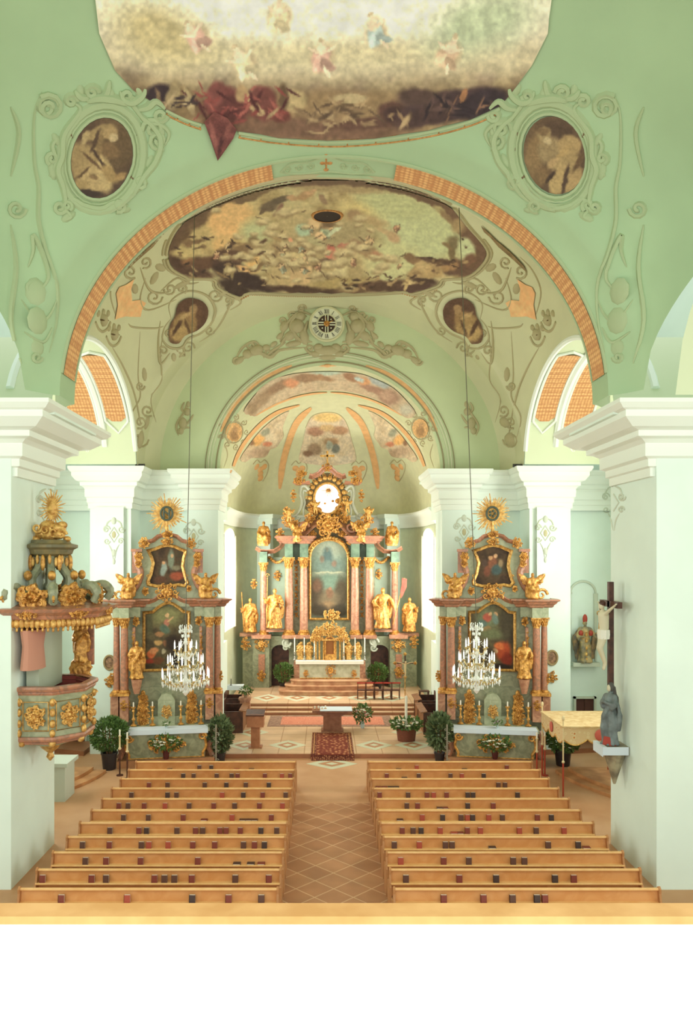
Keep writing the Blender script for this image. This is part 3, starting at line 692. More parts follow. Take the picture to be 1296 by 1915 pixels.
st += [(342, 440, 20, 8, -50, (96, 72, 50), .7), (372, 412, 28, 9, -38, (100, 76, 54), .7), (460, 370, 26, 6, -14, (104, 82, 58), .5), (480, 358, 26, 6, -14, (110, 88, 60), .5), (800, 372, 28, 7, 22, (98, 72, 54), .6),
       (352, 492, 34, 20, 10, DK, .5), (352, 488, 14, 8, 0, (140, 98, 62), .8), (345, 472, 26, 10, 0, (178, 158, 100), .6), (385, 490, 34, 12, -12, (92, 64, 46), .5), (360, 508, 40, 9, 8, (80, 56, 44), .5),
       (408, 478, 12, 12, 0, (62, 44, 40), .3), (422, 488, 26, 26, 0, (82, 58, 46), .4), (440, 478, 16, 14, 30, (92, 66, 50), .5), (432, 505, 34, 18, 15, (64, 46, 40), .4), (455, 520, 46, 18, 24, (58, 42, 38), .4), (480, 530, 44, 10, 20, (56, 40, 36), .4), (440, 540, 36, 12, 28, (60, 44, 36), .4),
       (425, 500, 4, 12, 30, (140, 118, 74), .5), (436, 508, 3, 14, 12, (132, 112, 70), .5), (415, 512, 16, 3, 30, (120, 96, 62), .5), (456, 502, 14, 5, 20, (190, 150, 92), .5), (475, 490, 14, 16, 0, (206, 164, 92), .8), (450, 460, 22, 8, 20, (120, 94, 62), .6), (470, 465, 16, 10, 30, (124, 98, 66), .6),
       (475, 448, 10, 10, 0, (120, 100, 66), .6), (380, 460, 6, 4, 0, (120, 96, 64), .6), (366, 450, 18, 4, -10, (112, 86, 58), .7), (350, 452, 8, 8, 0, (120, 92, 62), .6)]
# flying figures upper left
st += [(503, 383, 16, 9, -15, (98, 82, 62), .4), (525, 372, 20, 6, -20, (92, 78, 60), .4), (520, 390, 5, 14, 40, (120, 88, 70), .4), (545, 368, 10, 5, 0, (170, 132, 92), .4), (570, 362, 20, 8, -20, (158, 124, 82), .5), (580, 356, 14, 4, -10, (176, 138, 96), .4), (604, 370, 6, 12, -40, (134, 108, 80), .5), (492, 392, 10, 3, -40, (96, 78, 58), .4)]
# saint carried on clouds in the middle
st += [(560, 470, 60, 26, 0, (136, 112, 76), .8), (600, 500, 80, 30, 0, (168, 146, 96), .7), (545, 520, 40, 22, 0, (170, 146, 96), .8), (640, 440, 56, 34, -20, (152, 136, 94), .8), (586, 430, 26, 20, 0, (150, 128, 88), .8)]
st += fig(575, 482, 17, (170, 142, 88), (208, 168, 116), -25) + [(546, 475, 24, 6, 5, (192, 172, 116), .4), (530, 484, 26, 4, -8, (184, 160, 104), .4), (544, 450, 4, 10, -30, (206, 140, 100), .4), (600, 490, 30, 5, 18, DK2, .5), (600, 496, 26, 3, -6, (112, 84, 58), .5), (572, 512, 10, 26, 10, (188, 158, 108), .4), (553, 512, 12, 22, 0, (182, 152, 104), .5)]
st += fig(610, 425, 14, (150, 160, 124), (206, 172, 120), 20) + [(590, 415, 14, 8, 20, (192, 162, 112), .4), (566, 428, 14, 12, 0, (150, 172, 140), .5), (598, 440, 9, 9, 0, (200, 168, 118), .4), (588, 448, 20, 7, 20, (160, 150, 104), .5), (626, 430, 18, 4, -30, (180, 186, 148), .4)]
st += [(616, 466, 10, 12, 20, (170, 92, 70), .4), (622, 478, 12, 10, 0, (184, 108, 84), .5), (614, 488, 16, 6, 10, (84, 60, 48), .5), (650, 470, 16, 14, 30, (176, 138, 96), .5), (646, 458, 16, 4, -10, (172, 104, 82), .4), (648, 492, 26, 30, 0, (176, 160, 110), .5), (664, 506, 12, 26, 10, (156, 136, 90), .5), (638, 500, 10, 26, 6, (190, 176, 126), .5), (690, 470, 26, 12, 24, (150, 120, 80), .7), (705, 476, 12, 8, 20, (160, 112, 80), .6), (672, 458, 20, 10, 20, (140, 108, 76), .7),
       (736, 440, 14, 9, 40, (170, 138, 98), .6), (718, 430, 18, 4, 24, (176, 150, 104), .6), (662, 400, 16, 10, 0, (150, 122, 84), .7), (700, 412, 26, 9, 20, (164, 140, 94), .8), (620, 410, 10, 22, 50, (110, 86, 58), .6),
       (614, 518, 30, 10, 0, (158, 142, 100), .6), (614, 516, 5, 5, 0, (84, 68, 48), .3), (630, 524, 22, 3, 5, (90, 72, 50), .4), (560, 540, 60, 7, 3, DK, .5), (612, 543, 70, 6, 2, (78, 56, 44), .5), (640, 528, 56, 10, -4, (160, 138, 84), .6), (690, 534, 60, 9, -8, (108, 80, 58), .5), (730, 534, 50, 10, -4, (84, 60, 46), .5), (772, 538, 44, 9, -10, (80, 56, 46), .5)]
# animals and trees lower right
st += [(850, 498, 44, 15, 0, (94, 68, 52), .4), (806, 486, 40, 6, 6, (88, 64, 50), .4), (765, 480, 12, 8, 10, (120, 92, 62), .4), (780, 488, 14, 6, 10, (130, 102, 68), .4), (800, 506, 30, 15, 6, (164, 136, 86), .3), (776, 514, 14, 16, 20, (156, 128, 82), .3), (818, 500, 14, 10, 0, (154, 126, 80), .4), (790, 496, 12, 9, -10, (172, 146, 96), .4), (770, 526, 20, 4, -20, (188, 164, 108), .4), (760, 530, 4, 14, 20, (170, 144, 92), .4), (794, 524, 26, 5, 6, (70, 50, 40), .5), (835, 500, 9, 6, 0, (150, 116, 70), .5), (850, 494, 8, 10, 30, (150, 112, 70), .5),
       (845, 470, 7, 20, -8, (112, 94, 60), .5), (850, 452, 16, 12, 0, (112, 98, 66), .7), (836, 458, 12, 3, 40, (124, 102, 66), .5), (872, 462, 16, 20, -20, (178, 186, 138), .4), (866, 446, 3, 3, 0, (74, 60, 44), .3), (873, 460, 3, 3, 0, (96, 78, 54), .3), (880, 485, 12, 12, 0, (112, 78, 56), .5), (822, 390, 14, 6, 35, (160, 146, 96), .5), (836, 404, 18, 5, 50, (130, 106, 72), .6), (858, 420, 14, 14, 0, (150, 126, 84), .7)]
r_ = random.Random(12)
for i in range(130):
    x, y = r_.gauss(590, 95), r_.gauss(468, 40)
    if y > 535 or y < 345 or x < 400 or x > 760 or (575 < x < 650 and 385 < y < 412): continue
    q = r_.random(); w_ = r_.uniform(3, 9)
    if q < .6: st += [(x, y+w_*.6, w_*1.9, w_*.8, 0, (140, 118, 80), .9), (x, y, w_*1.7, w_*.7, r_.uniform(-25, 25), (184, 168, 120), .9)]
    elif q < .72: st += fig(x, y, r_.uniform(5, 9), r_.choice([(150, 120, 84), (150, 146, 112), (176, 152, 104), (156, 112, 84), (138, 140, 114)]), (190, 158, 112), r_.uniform(-60, 60))
    else: st += [(x, y, w_*1.2, 1.1, r_.uniform(-60, 60), (98, 76, 54), .8)]
for i in range(60):
    x, y = r_.uniform(330, 520), r_.uniform(440, 530)
    st += [(x, y, r_.uniform(3, 10), r_.uniform(1, 3), r_.uniform(-50, 50), r_.choice([(60, 44, 38), (120, 96, 62), (150, 124, 80), (90, 66, 48)]), .6)]
for i in range(50):
    x = r_.uniform(640, 890); y = 535-abs(x-640)*.11+r_.uniform(-14, 8) if x < 790 else r_.uniform(480, 512)
    st += [(x, y, r_.uniform(3, 9), r_.uniform(1, 3), r_.uniform(-40, 30), r_.choice([(66, 48, 40), (130, 104, 66), (156, 128, 84), (100, 74, 52)]), .6)]
ceiling_panel('crossing_fresco', mf, 2.2, base, st, 'large oval painting of saints and clouds over the crossing', 21, 26, .04, 4, .09, sm=2, gain=1.5)
mb = MB(); bd = MB(); P = bez(mf, 3, True)
relief(mb, [(p.x+(p.x-612)*.012, p.y+(p.y-450)*.02) for p in P], .07, 6, True, 1)
relief(mb, [(p.x+(p.x-612)*.035, p.y+(p.y-450)*.055) for p in P if p.y > 440], .045, 6, False, 1)
for seg in ([(468, 551), (540, 554), (612, 555), (700, 552), (753, 549)], [(400, 527), (408, 541), (448, 561), (468, 551)], [(753, 549), (775, 555), (820, 540)]): 
    q = bez(seg, 1)
    for a_, b_ in zip(q, q[1:]):
        n_ = int((b_-a_).length/4.2)
        for k in range(n_): p = a_.lerp(b_, k/n_); blob(bd, p.x, p.y, 1.8, 1.8, 0, .8)
mb.build('fresco_frame', STUC, ceiling); bd.build('gilt_beading', PALEG, ceiling)
# bird-shaped leaf tuft on the frame
tf = MB()
for a in range(-60, 61, 20): relief(tf, [(500, 550), (500+18*sin(radians(a)), 535-10*cos(radians(a))), (500+24*sin(radians(a*1.2)), 522-12*cos(radians(a)))], .04, 5, taper=True)
tf.build('stucco_leaf_tuft', M('grey_green_stucco', (120, 124, 90), .8), ceiling)
# oculus
oc = MB()
h = on(612, 400)
oc.lathe([(.56, .0), (.5, -.12), (.44, -.12)], h[0]+Vector((0, 0, .02)), 28, 1, .9, cap=False); oc.build('oculus_rim', PALEG, ceiling)
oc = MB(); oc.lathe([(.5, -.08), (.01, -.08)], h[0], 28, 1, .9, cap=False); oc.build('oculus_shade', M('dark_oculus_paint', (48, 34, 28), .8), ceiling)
# small sepia medallions with rocaille frames
for s in (0, 1):
    T = (lambda p: p) if s == 0 else mx; c = (352, 598) if s == 0 else (866, 598)
    def q_(pts): return [(x, y) if s == 0 else (1218-x, y) for x, y in pts]
    poly = q_([(352, 556), (378, 562), (389, 580), (384, 602), (368, 618), (345, 628), (334, 642), (318, 640), (314, 622), (318, 604), (326, 590), (332, 568)])
    def w_(x): return x if s == 0 else 1218-x
    st = [(w_(352), 585, 40, 40, 0, (90, 62, 44), .5), (w_(345), 605, 22, 22, 0, (150, 120, 68), .3), (w_(335), 622, 18, 16, 0, (164, 134, 78), .3), (w_(360), 592, 14, 12, 0, (142, 110, 64), .3), (w_(362), 577, 8, 9, 0, (150, 118, 74), .3), (w_(330), 612, 4, 18, 30, (86, 60, 42), .5), (w_(350), 612, 3, 18, -20, (96, 70, 46), .5), (w_(372), 590, 6, 14, 0, (98, 68, 46), .5), (w_(345), 590, 14, 4, -30, (166, 136, 84), .4)]
    ceiling_panel('medallion_painting', poly, 2.2, [(96, 68, 46), (116, 86, 56)], st, 'small sepia medallion painting %s of the clock' % ('left' if s == 0 else 'right'), 31+s, 14, .05, 2)
    mb = MB()
    for pl, r in (([(320, 596), (316, 570), (332, 552), (358, 544), (388, 554), (402, 578), (396, 602), (376, 622), (352, 634), (340, 650), (318, 650), (304, 634), (308, 612), (320, 596)], .06),
                  ([(402, 546), (430, 560), (420, 590), (400, 620), (372, 640)], .05), ([(410, 540), (440, 556), (450, 566), (430, 580)], .05), ([(300, 600), (296, 640), (300, 680), (318, 660)], .05), ([(330, 655), (345, 665), (340, 645)], .05),
                  ([(272, 520), (262, 560), (278, 580), (330, 560)], .04), ([(300, 545), (330, 520), (352, 530), (372, 528)], .05), ([(262, 500), (278, 540), (300, 548), (320, 544)], .05), ([(240, 605), (250, 612), (290, 614), (306, 610)], .04),
                  ([(262, 620), (258, 700), (262, 742), (244, 780), (252, 820)], .035), ([(308, 612), (300, 660), (302, 710), (282, 745), (292, 790)], .035), ([(210, 650), (232, 690), (252, 740), (268, 820)], .05), ([(216, 590), (206, 545), (222, 505), (246, 480)], .04)):
        relief(mb, [(w_(x), y) for x, y in pl], r, 6, taper=True)
    for x, y, r, a, sg in ((402, 552, 14, 0, 1), (428, 562, 10, 2, -1), (392, 618, 9, 0, 1), (352, 650, 12, 0, -1), (306, 656, 11, 2, 1), (340, 540, 10, 1, -1), (288, 555, 16, 0, 1), (318, 540, 12, 3, -1), (262, 722, 9, 0, 1), (276, 768, 12, 1, 1), (262, 790, 12, 2, -1), (262, 822, 16, 0, 1), (316, 622, 9, 0, 1), (244, 508, 14, 1, 1), (272, 490, 12, 2, -1)):
        curl(mb, w_(x), y, r, a if s == 0 else pi-a, sg if s == 0 else -sg, 1.3, .045)
    for x, y, rx, ry, a in ((418, 548, 14, 6, 20), (262, 822, 18, 14, 0), (274, 790, 14, 10, 0), (270, 700, 6, 14, 0), (340, 662, 9, 6, 0), (325, 668, 5, 8, 0), (288, 520, 16, 9, 50), (300, 500, 8, 18, 20), (340, 532, 18, 7, 0), (252, 540, 8, 16, 0)):
        blob(mb, w_(x), y, rx, ry, a if s == 0 else -a, .45)
    mb.build('stucco_cartouche', STUC, ceiling)
    # two cherub masks where the side arch meets the vault
    for x, y in ((192, 598), (212, 625)):
        mk = MB(); X = w_(x); blob(mk, X, y, 12, 15, 20 if s == 0 else -20, .8); blob(mk, X, y+4, 3, 4, 0, 3.2); blob(mk, X-9, y-12, 7, 6, 0, .8); blob(mk, X+9, y-12, 7, 6, 0, .8); blob(mk, X, y-14, 7, 6, 0, .8)
        relief(mk, [(X-14, y+4), (X-8, y+17), (X, y+22), (X+8, y+17), (X+14, y+4)], .05, 5); mk.build('cherub_mask', STUC, ceiling)
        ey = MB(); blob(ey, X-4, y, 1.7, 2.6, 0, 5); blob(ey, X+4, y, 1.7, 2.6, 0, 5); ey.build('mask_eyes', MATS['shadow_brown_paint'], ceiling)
    # orange star-shaped field in the stucco
    poly = [(w_(x), y) for x, y in [(250, 521), (244, 540), (246, 562), (262, 560), (272, 566), (264, 580), (262, 592), (242, 592), (214, 598), (219, 570), (216, 548), (222, 536), (234, 532)]]
    ceiling_panel('orange_field', poly, 4, [(222, 160, 96), (232, 172, 108)], [], None, 5, 30, .03, 1, .08, sm=1)
    # orange panels on the intrados of the side arch, with raised frames
    sgn = -1 if s == 0 else 1
    for xa, xb, Y0, Y1 in ((7.62, 8.35, 25.3, 28.35), (8.75, 9.7, 24.6, 28.6)):
        sp = MB()
        for i in range(31):
            Y = Y0+(Y1-Y0)*i/30; nrm = .04
            e_ = .2 if i in (0, 30) else 0
            for x in (xa+e_, xb-e_): sp.v.append((sgn*x, Y-.03, 11.2+S_mid(Y)-.05))
        sp.f = [(2*i, 2*i+2, 2*i+3, 2*i+1) for i in range(30)]; sp.build('orange_trellis_panel', ORANGE, ceiling, angle=180)
        fr = MB()
        for x in (xa-.05, xb+.05): fr.tube([(sgn*x, Y-.02, 11.2+S_mid(Y)-.04) for Y in linsp(Y0, Y1, 24)], .05, 6)
        for Y in (Y0, Y1): fr.tube([(sgn*(xa-.05), Y, 11.16+S_mid(Y)), (sgn*(xa+xb)/2, Y+(.25 if Y == Y1 else -.3), 11.16+S_mid(Y+(.25 if Y == Y1 else -.3))), (sgn*(xb+.05), Y, 11.16+S_mid(Y))], .05, 6)
        fr.build('panel_moulding', CORN, ceiling)
    ed = MB(); ed.tube([(sgn*7.42, Y, 11.2+S_mid(Y)) for Y in linsp(20.1, 28.85, 50)], .09, 6); ed.tube([(sgn*8.55, Y, 11.17+S_mid(Y)) for Y in linsp(20.1, 28.8, 50)], .12, 6); ed.build('arch_moulding', CORN, ceiling)
    # narrow sepia lancet painting beside the arch
    poly = [(w_(x), y) for x, y in [(236, 497), (262, 470), (300, 436), (318, 420), (312, 432), (285, 460), (255, 486), (232, 508)]]
    ceiling_panel('sliver_painting', poly, 3, [(120, 96, 56), (140, 118, 74)], [], None, 6, 14, .04, 1, .2, sm=1)
# --- clock with stucco garland over the chancel arch
gm = MB()
for s in (-1, 1):
    def g(x, y): return (612+s*(x-612), y)
    for pl, r in (([(640, 640), (665, 635), (680, 610), (668, 590), (650, 592)], .10), ([(700, 640), (690, 610), (664, 584), (640, 590)], .08), ([(655, 650), (700, 655), (718, 668), (740, 660), (765, 668), (790, 678)], .08), ([(648, 600), (655, 625), (650, 645)], .10), ([(690, 640), (712, 655), (728, 668)], .07), ([(730, 670), (745, 640), (770, 650), (785, 676)], .06), ([(620, 668), (640, 664), (655, 650)], .07),
                  ([(668, 640), (676, 620), (690, 632), (700, 648)], .09)):
        relief(gm, [g(*p) for p in pl], r, 6, taper=True)
    for x, y, rx, ry, a in ((662, 592, 10, 10, 0), (668, 610, 14, 14, 20), (682, 628, 12, 9, 30), (692, 610, 8, 12, -30), (655, 630, 9, 16, 10), (675, 643, 16, 6, 10), (744, 655, 14, 10, 20), (762, 662, 9, 9, 0), (776, 674, 10, 6, 40), (726, 650, 8, 6, 0), (634, 662, 10, 6, 0), (700, 628, 9, 5, 40), (712, 644, 8, 5, 40)):
        X, Y_ = g(x, y); blob(gm, X, Y_, rx, ry, -a*s, .6)
    for x, y, r, a, sg in ((678, 590, 9, 0, 1), (696, 600, 8, 2, 1), (722, 660, 9, 0, -1), (756, 648, 9, 1, 1), (782, 676, 8, 0, 1), (644, 652, 9, 1, -1), (660, 576, 8, 0, 1)):
        X, Y_ = g(x, y); curl(gm, X, Y_, r, a, s*sg, 1.3, .055)
for x, y, rx, ry in ((612, 656, 26, 10), (596, 650, 10, 8), (628, 650, 10, 8), (612, 668, 18, 6)): blob(gm, x, y, rx, ry, 0, .5)
gm.build('stucco_garland', STUC, ceiling)
ck = thing('clock', 'round white church clock with black numerals above the chancel arch', 'clock', (gx(611, 30.9), 30.92, gz(607, 30.9)))
face = MB(); rot = Matrix.Rotation(pi/2, 3, 'X')
def disc(mb, r0, r1, y, n=48): 
    v = [(r*cos(2*pi*i/n), y, r*sin(2*pi*i/n)) for i in range(n) for r in (r0, r1)]; mb.add(v, [(2*i, 2*((i+1) % n), 2*((i+1) % n)+1, 2*i+1) for i in range(n)])
disc(face, .02, .66, -.12); face.build('clock_face', M('clock_white', (226, 230, 200), .6), ck)
rm = MB(); rm.tube([(.68*cos(2*pi*i/48), -.1, .68*sin(2*pi*i/48)) for i in range(48)], .055, 8, True); rm.tube([(.37*cos(2*pi*i/48), -.13, .37*sin(2*pi*i/48)) for i in range(48)], .02, 6, True); rm.build('clock_rim', M('clock_rim_plaster', (206, 206, 164), .7), ck)
cb = MB(); disc(cb, .02, .36, -.135); cb.build('clock_centre', M('dark_brown_clock', (62, 44, 30), .6), ck)
wd = MB()
for k in range(4):
    a = pi/2*k; 
    for dx in (-.05, .05): wd.bar((dx*cos(a)+.12*sin(a), -.14, -dx*sin(a)+.12*cos(a)), (dx*cos(a)+.35*sin(a), -.14, -dx*sin(a)+.35*cos(a)), .028, n=4)
for k in range(4):
    a = pi/4+pi/2*k; wd.ell((.25*cos(a), -.14, .25*sin(a)), (.03, .01, .03))
wd.build('clock_tracery', MATS['clock_white'], ck)
nm = MB()
ROM = ['XII', 'I', 'II', 'III', 'IIII', 'V', 'VI', 'VII', 'VIII', 'IX', 'X', 'XI']
for h_, t in enumerate(ROM):
    a = pi/2-2*pi*h_/12; U = Vector((cos(a), 0, sin(a))); W = Vector((sin(a), 0, -cos(a))); cx = -(len(t)-1)*.028
    for ch_ in t:
        def P_(u, v): return U*(.5+v)+W*(cx+u)+Vector((0, -.135, 0))
        H = .085
        if ch_ == 'I': nm.bar(P_(0, -H), P_(0, H), .011, n=4)
        elif ch_ == 'V': nm.bar(P_(-.03, H), P_(0, -H), .013, n=4); nm.bar(P_(.03, H), P_(0, -H), .008, n=4); cx += .02
        else: nm.bar(P_(-.03, H), P_(.03, -H), .013, n=4); nm.bar(P_(.03, H), P_(-.03, -H), .008, n=4); cx += .02
        cx += .056
nm.build('clock_numerals', M('black_numeral_paint', (40, 36, 28), .6), ck)
hd = MB(); hd.bar((0, -.16, 0), (-.05, -.16, .3), .02, .008, 5); hd.bar((0, -.165, 0), (.26, -.165, .12), .022, .01, 5); hd.ell((0, -.16, 0), (.12, .02, .12)); hd.build('clock_hands', MATS['gilding'], ck)
# --- mouldings of the chancel arch
for k, (a, r, w_, Y) in enumerate(((4.66, 4.45, .03, 30.98), (4.86, 4.63, .022, 30.98), (4.98, 4.74, .03, 30.98), (5.1, 4.85, .02, 30.98))):
    m_ = MB(); m_.tube([(a*cos(pi*i/64), Y, 11.2+r*sin(pi*i/64)) for i in range(65)], w_, 6)
    o = m_.build('trim_%d' % (11+k), M('arch_moulding_stucco', (150, 142, 108), .8) if k in (0, 3) else M('arch_light_stucco', (214, 218, 186), .8)); tag(o, kind='structure')
# stucco sprays at the springing of the arch
for s in (-1, 1):
    m_ = MB()
    def g(x, y): return (612-s*(612-x), y)
    for pl in ([(334, 815), (330, 795), (345, 770), (350, 752)], [(340, 800), (352, 790), (362, 775)], [(334, 812), (345, 800), (356, 800)], [(348, 775), (340, 765), (345, 752)]): relief(m_, [g(*p) for p in pl], .06, 5, taper=True)
    for x, y, rx, ry in ((342, 792, 8, 12), (350, 770, 7, 8), (338, 806, 6, 7), (352, 756, 4, 6)): X, Y_ = g(x, y); blob(m_, X, Y_, rx, ry, 0, .6)
    m_.build('stucco_spray', STUC, ceiling)
# --- chancel barrel
def oband(pts, wpx, name='orange_band', m=None):
    q = bez(pts, 5); P = []
    L_ = []; R_ = []
    for i, p in enumerate(q):
        a = q[max(0, i-1)]; b = q[min(len(q)-1, i+1)]; d = (b-a).normalized(); n = Vector((-d.y, d.x)); t = i/(len(q)-1); w0 = wpx*(1 if len(pts[0]) < 3 else 1)*(.35+.65*min(1, 6*t, 6*(1-t)))
        L_.append(on(p.x+n.x*w0/2, p.y+n.y*w0/2, .035)); R_.append(on(p.x-n.x*w0/2, p.y-n.y*w0/2, .035))
    mb = MB()
    for i in range(len(q)-1):
        c = (L_[i], L_[i+1], R_[i+1], R_[i])
        if all(c) and max((c[0][0]-c[2][0]).length, (c[1][0]-c[3][0]).length) < 1.5: mb.add([v[0] for v in c], [(0, 1, 2, 3)])
    return mb.build(name, m or ORANGEP, ceiling)
cfp = [(455, 770), (470, 745), (492, 722), (520, 706), (556, 697), (612, 694), (668, 697), (700, 707), (735, 724), (762, 750), (778, 772), (765, 782), (740, 768), (716, 752), (680, 738), (645, 731), (612, 729), (575, 733), (545, 741), (512, 757), (490, 770), (475, 778)]
cst = [(490, 745, 30, 10, -45, (150, 124, 92), .6), (520, 722, 24, 8, -30, (140, 110, 80), .5), (545, 715, 14, 9, 0, (196, 130, 86), .5), (572, 706, 24, 7, 0, (140, 108, 76), .5), (600, 705, 26, 5, 8, (150, 114, 78), .5), (612, 696, 30, 4, 0, (160, 176, 156), .6), (660, 705, 18, 7, 20, (148, 106, 72), .4), (680, 712, 12, 7, 20, (196, 138, 86), .4), (672, 708, 10, 4, 20, (160, 176, 172), .4), (710, 715, 22, 7, 24, (150, 160, 158), .4), (700, 728, 30, 6, 20, (150, 112, 88), .5), (728, 742, 20, 14, 20, (150, 116, 92), .5), (724, 738, 12, 7, 20, (166, 132, 106), .6), (470, 765, 10, 12, 0, (150, 124, 90), .6), (760, 765, 12, 10, 0, (176, 172, 150), .7)]
ceiling_panel('chancel_fresco', cfp, 2.2, [(166, 146, 114), (182, 162, 130), (176, 150, 118)], cst, 'band of painted clouds and angels under the chancel arch', 41, 20, .03, 3, .12)
for sd in (0, 1):
    T = (lambda p: p) if sd == 0 else (lambda p: [(1230-x, y) for x, y in p])
    oband(T([(413, 808), (430, 770), (452, 742), (480, 716), (510, 698), (546, 684)]), 8)
    oband(T([(478, 776), (510, 758), (545, 744), (580, 736), (612, 733)]), 3.5)
    oband(T([(431, 884), (445, 848), (462, 820), (490, 790), (520, 770), (560, 757)]), 7)
    oband(T([(523, 914), (528, 870), (540, 825), (556, 788), (582, 762)]), 12)
    c = (437, 808) if sd == 0 else (787, 801)
    ceiling_panel('medallion_painting', ring(c[0], c[1], 15, 19, 12 if sd == 0 else -12, 16), 2, [(190, 146, 84), (206, 160, 94)], [(c[0], c[1]+6, 8, 10, 0, (150, 112, 64), .5), (c[0]+2, c[1]-6, 5, 5, 0, (170, 130, 80), .4)], None, 43, 8, .03, 2, .2, sm=1)
    m_ = MB(); relief(m_, ring(c[0], c[1], 17, 21, 12 if sd == 0 else -12, 18), .04, 5, True, 1)
    for k in range(9): a = 2*pi*k/9; curl(m_, c[0]+24*cos(a), c[1]+28*sin(a), 6, a, 1, 1.2, .035)
    relief(m_, T([(420, 830), (425, 850), (418, 875)]), .04, 5, taper=True); m_.build('stucco_cartouche', STUC, ceiling)
    # painted fields and orange trefoils of the apse
    poly = T([(448, 858), (462, 836), (480, 812), (500, 792), (522, 776), (540, 768), (535, 780), (528, 800), (530, 815), (522, 828), (516, 836), (505, 840), (498, 852), (485, 856), (470, 856), (458, 864)])
    q0 = T([(482, 822), (500, 830), (470, 828), (495, 800), (485, 845)])
    ceiling_panel('apse_fresco', poly, 2, [(178, 156, 118), (190, 170, 136), (196, 180, 146)], [(q0[0][0], q0[0][1], 12, 9, -30, (214, 158, 78), .5), (q0[1][0], q0[1][1], 8, 5, 0, (184, 112, 74), .5), (q0[3][0], q0[3][1]+8, 9, 6, -40, (140, 140, 116), .5), (q0[4][0], q0[4][1], 24, 9, -10, (168, 140, 110), .7), (q0[2][0], q0[2][1], 5, 5, 0, (130, 92, 60), .5)], None, 51+sd, 14, .03, 2, .16, sm=2)
    m_ = MB(); relief(m_, T([(540, 768), (535, 780), (528, 800), (530, 815), (522, 828), (516, 836), (505, 840), (498, 852), (485, 856), (470, 856), (458, 864)]), .03, 5); m_.build('fresco_frame', STUC, ceiling)
    for cc, sc_ in (((487, 880), 1), ((559, 882), .9)):
        X, Y_ = T([cc])[0]; tl = MB(); fr = MB()
        for dx, dy in ((-7, -7), (7, -7), (0, 6), (0, -2), (0, 14)): blob(tl, X+dx*sc_, Y_+dy*sc_, 7*sc_, 7*sc_, 0, .35)
        relief(fr, [(X-14, Y_-12), (X-6, Y_-20), (X, Y_-15), (X+8, Y_-20), (X+15, Y_-10), (X+12, Y_+6), (X+4, Y_+20)], .035, 5); tl.build('orange_trefoil', ORANGEP, ceiling); fr.build('trefoil_frame', STUC, ceiling)
poly = [(572, 800), (582, 780), (600, 772), (626, 772), (642, 782), (652, 802), (658, 825), (664, 845), (664, 862), (640, 868), (612, 870), (585, 868), (560, 862), (562, 842), (568, 820)]
ast = [(612, 780, 26, 9, 0, (206, 172, 98), .5), (590, 806, 16, 9, 0, (150, 108, 80), .5), (634, 804, 18, 8, 0, (156, 116, 80), .5), (612, 800, 14, 6, 0, (184, 150, 96), .5), (588, 840, 13, 12, 0, (138, 112, 84), .5), (620, 826, 14, 8, 0, (160, 124, 86), .5), (628, 838, 8, 9, 0, (108, 110, 100), .4), (616, 832, 6, 8, 0, (150, 156, 140), .4), (575, 848, 9, 6, 0, (120, 88, 62), .5), (645, 860, 14, 8, 0, (190, 176, 150), .6)]
ceiling_panel('apse_fresco', poly, 2, [(184, 162, 126), (196, 178, 146), (188, 168, 140)], ast, 'painted heaven with figures above the high altar', 55, 16, .03, 2, .16)
m_ = MB(); relief(m_, poly[:11], .03, 5); m_.build('fresco_frame', STUC, ceiling)
dm = MB(); blob(dm, 612, 684, 20, 4, 0, .4); blob(dm, 612, 684, 8, 7, 0, .4); dm.build('orange_diamond', ORANGEP, ceiling)
# ---------------------------------------------------------------- pews and hymn books
PEW = M('honey_pew_wood', (218, 160, 100), .5, rgb2=(208, 146, 84), scale=2.2, dist=1.5)
PEWT = M('light_pew_rail', (240, 194, 130), .4, rgb2=(232, 180, 114), scale=3)
PEWD = M('dark_pew_end_wood', (188, 132, 82), .6, var=.12)
ORD = ['first', 'second', 'third', 'fourth', 'fifth', 'sixth', 'seventh', 'eighth', 'ninth', 'tenth', 'eleventh', 'twelfth', 'thirteenth']
PY = [15.39+.95*k for k in range(11)]
PL, PR = (-6.42, -1.14), (1.18, 6.6)
def pew(x0, x1, Y, label):
    cx = (x0+x1)/2; L_ = x1-x0
    t = thing('pew', label, 'pew', (cx, Y, 0), 0, 'wooden pews %s of the aisle' % ('left' if cx < 0 else 'right'))
    b = MB().box((0, .03, .66), (L_-.06, .028, .52), rx=radians(-4)); b.build('backrest', PEW, t, smooth=False)
    r = MB().tube([(-L_/2+.02, 0, .94), (L_/2-.02, 0, .94)], .032, 8); r.build('top_rail', PEWT, t)
    s = MB().b2(-L_/2+.03, L_/2-.03, -.13, 0.02, .675, .69).tube([(-L_/2+.03, -.145, .695), (L_/2-.03, -.145, .695)], .024, 6); s.build('book_shelf', PEWT, t, smooth=False)
    MB().b2(-L_/2+.03, L_/2-.03, .06, .46, .42, .45).build('seat', PEW, t, smooth=False)
    MB().b2(-L_/2+.03, L_/2-.03, -.32, -.16, .1, .13).build('kneeler', PEW, t, smooth=False)
    pr = [(-.17, 0), (-.17, .62), (-.09, .72), (-.05, .86), (-.06, .95), (.0, 1.0), (.06, .96), (.07, .8), (.12, .66), (.3, .6), (.44, .56), (.48, .46), (.44, .3), (.46, 0)]
    for s_ in (-1, 1):
        e = MB(); xa = s_*(L_/2-.02); n = len(pr); e.v = [(xa-.022, y, z) for y, z in pr]+[(xa+.022, y, z) for y, z in pr]
        e.f = [tuple(range(n))[::-1], tuple(range(n, 2*n))]+[(i, (i+1) % n, (i+1) % n+n, i+n) for i in range(n)]
        e.build('end_panel', PEWD, t, smooth=False)
    return t
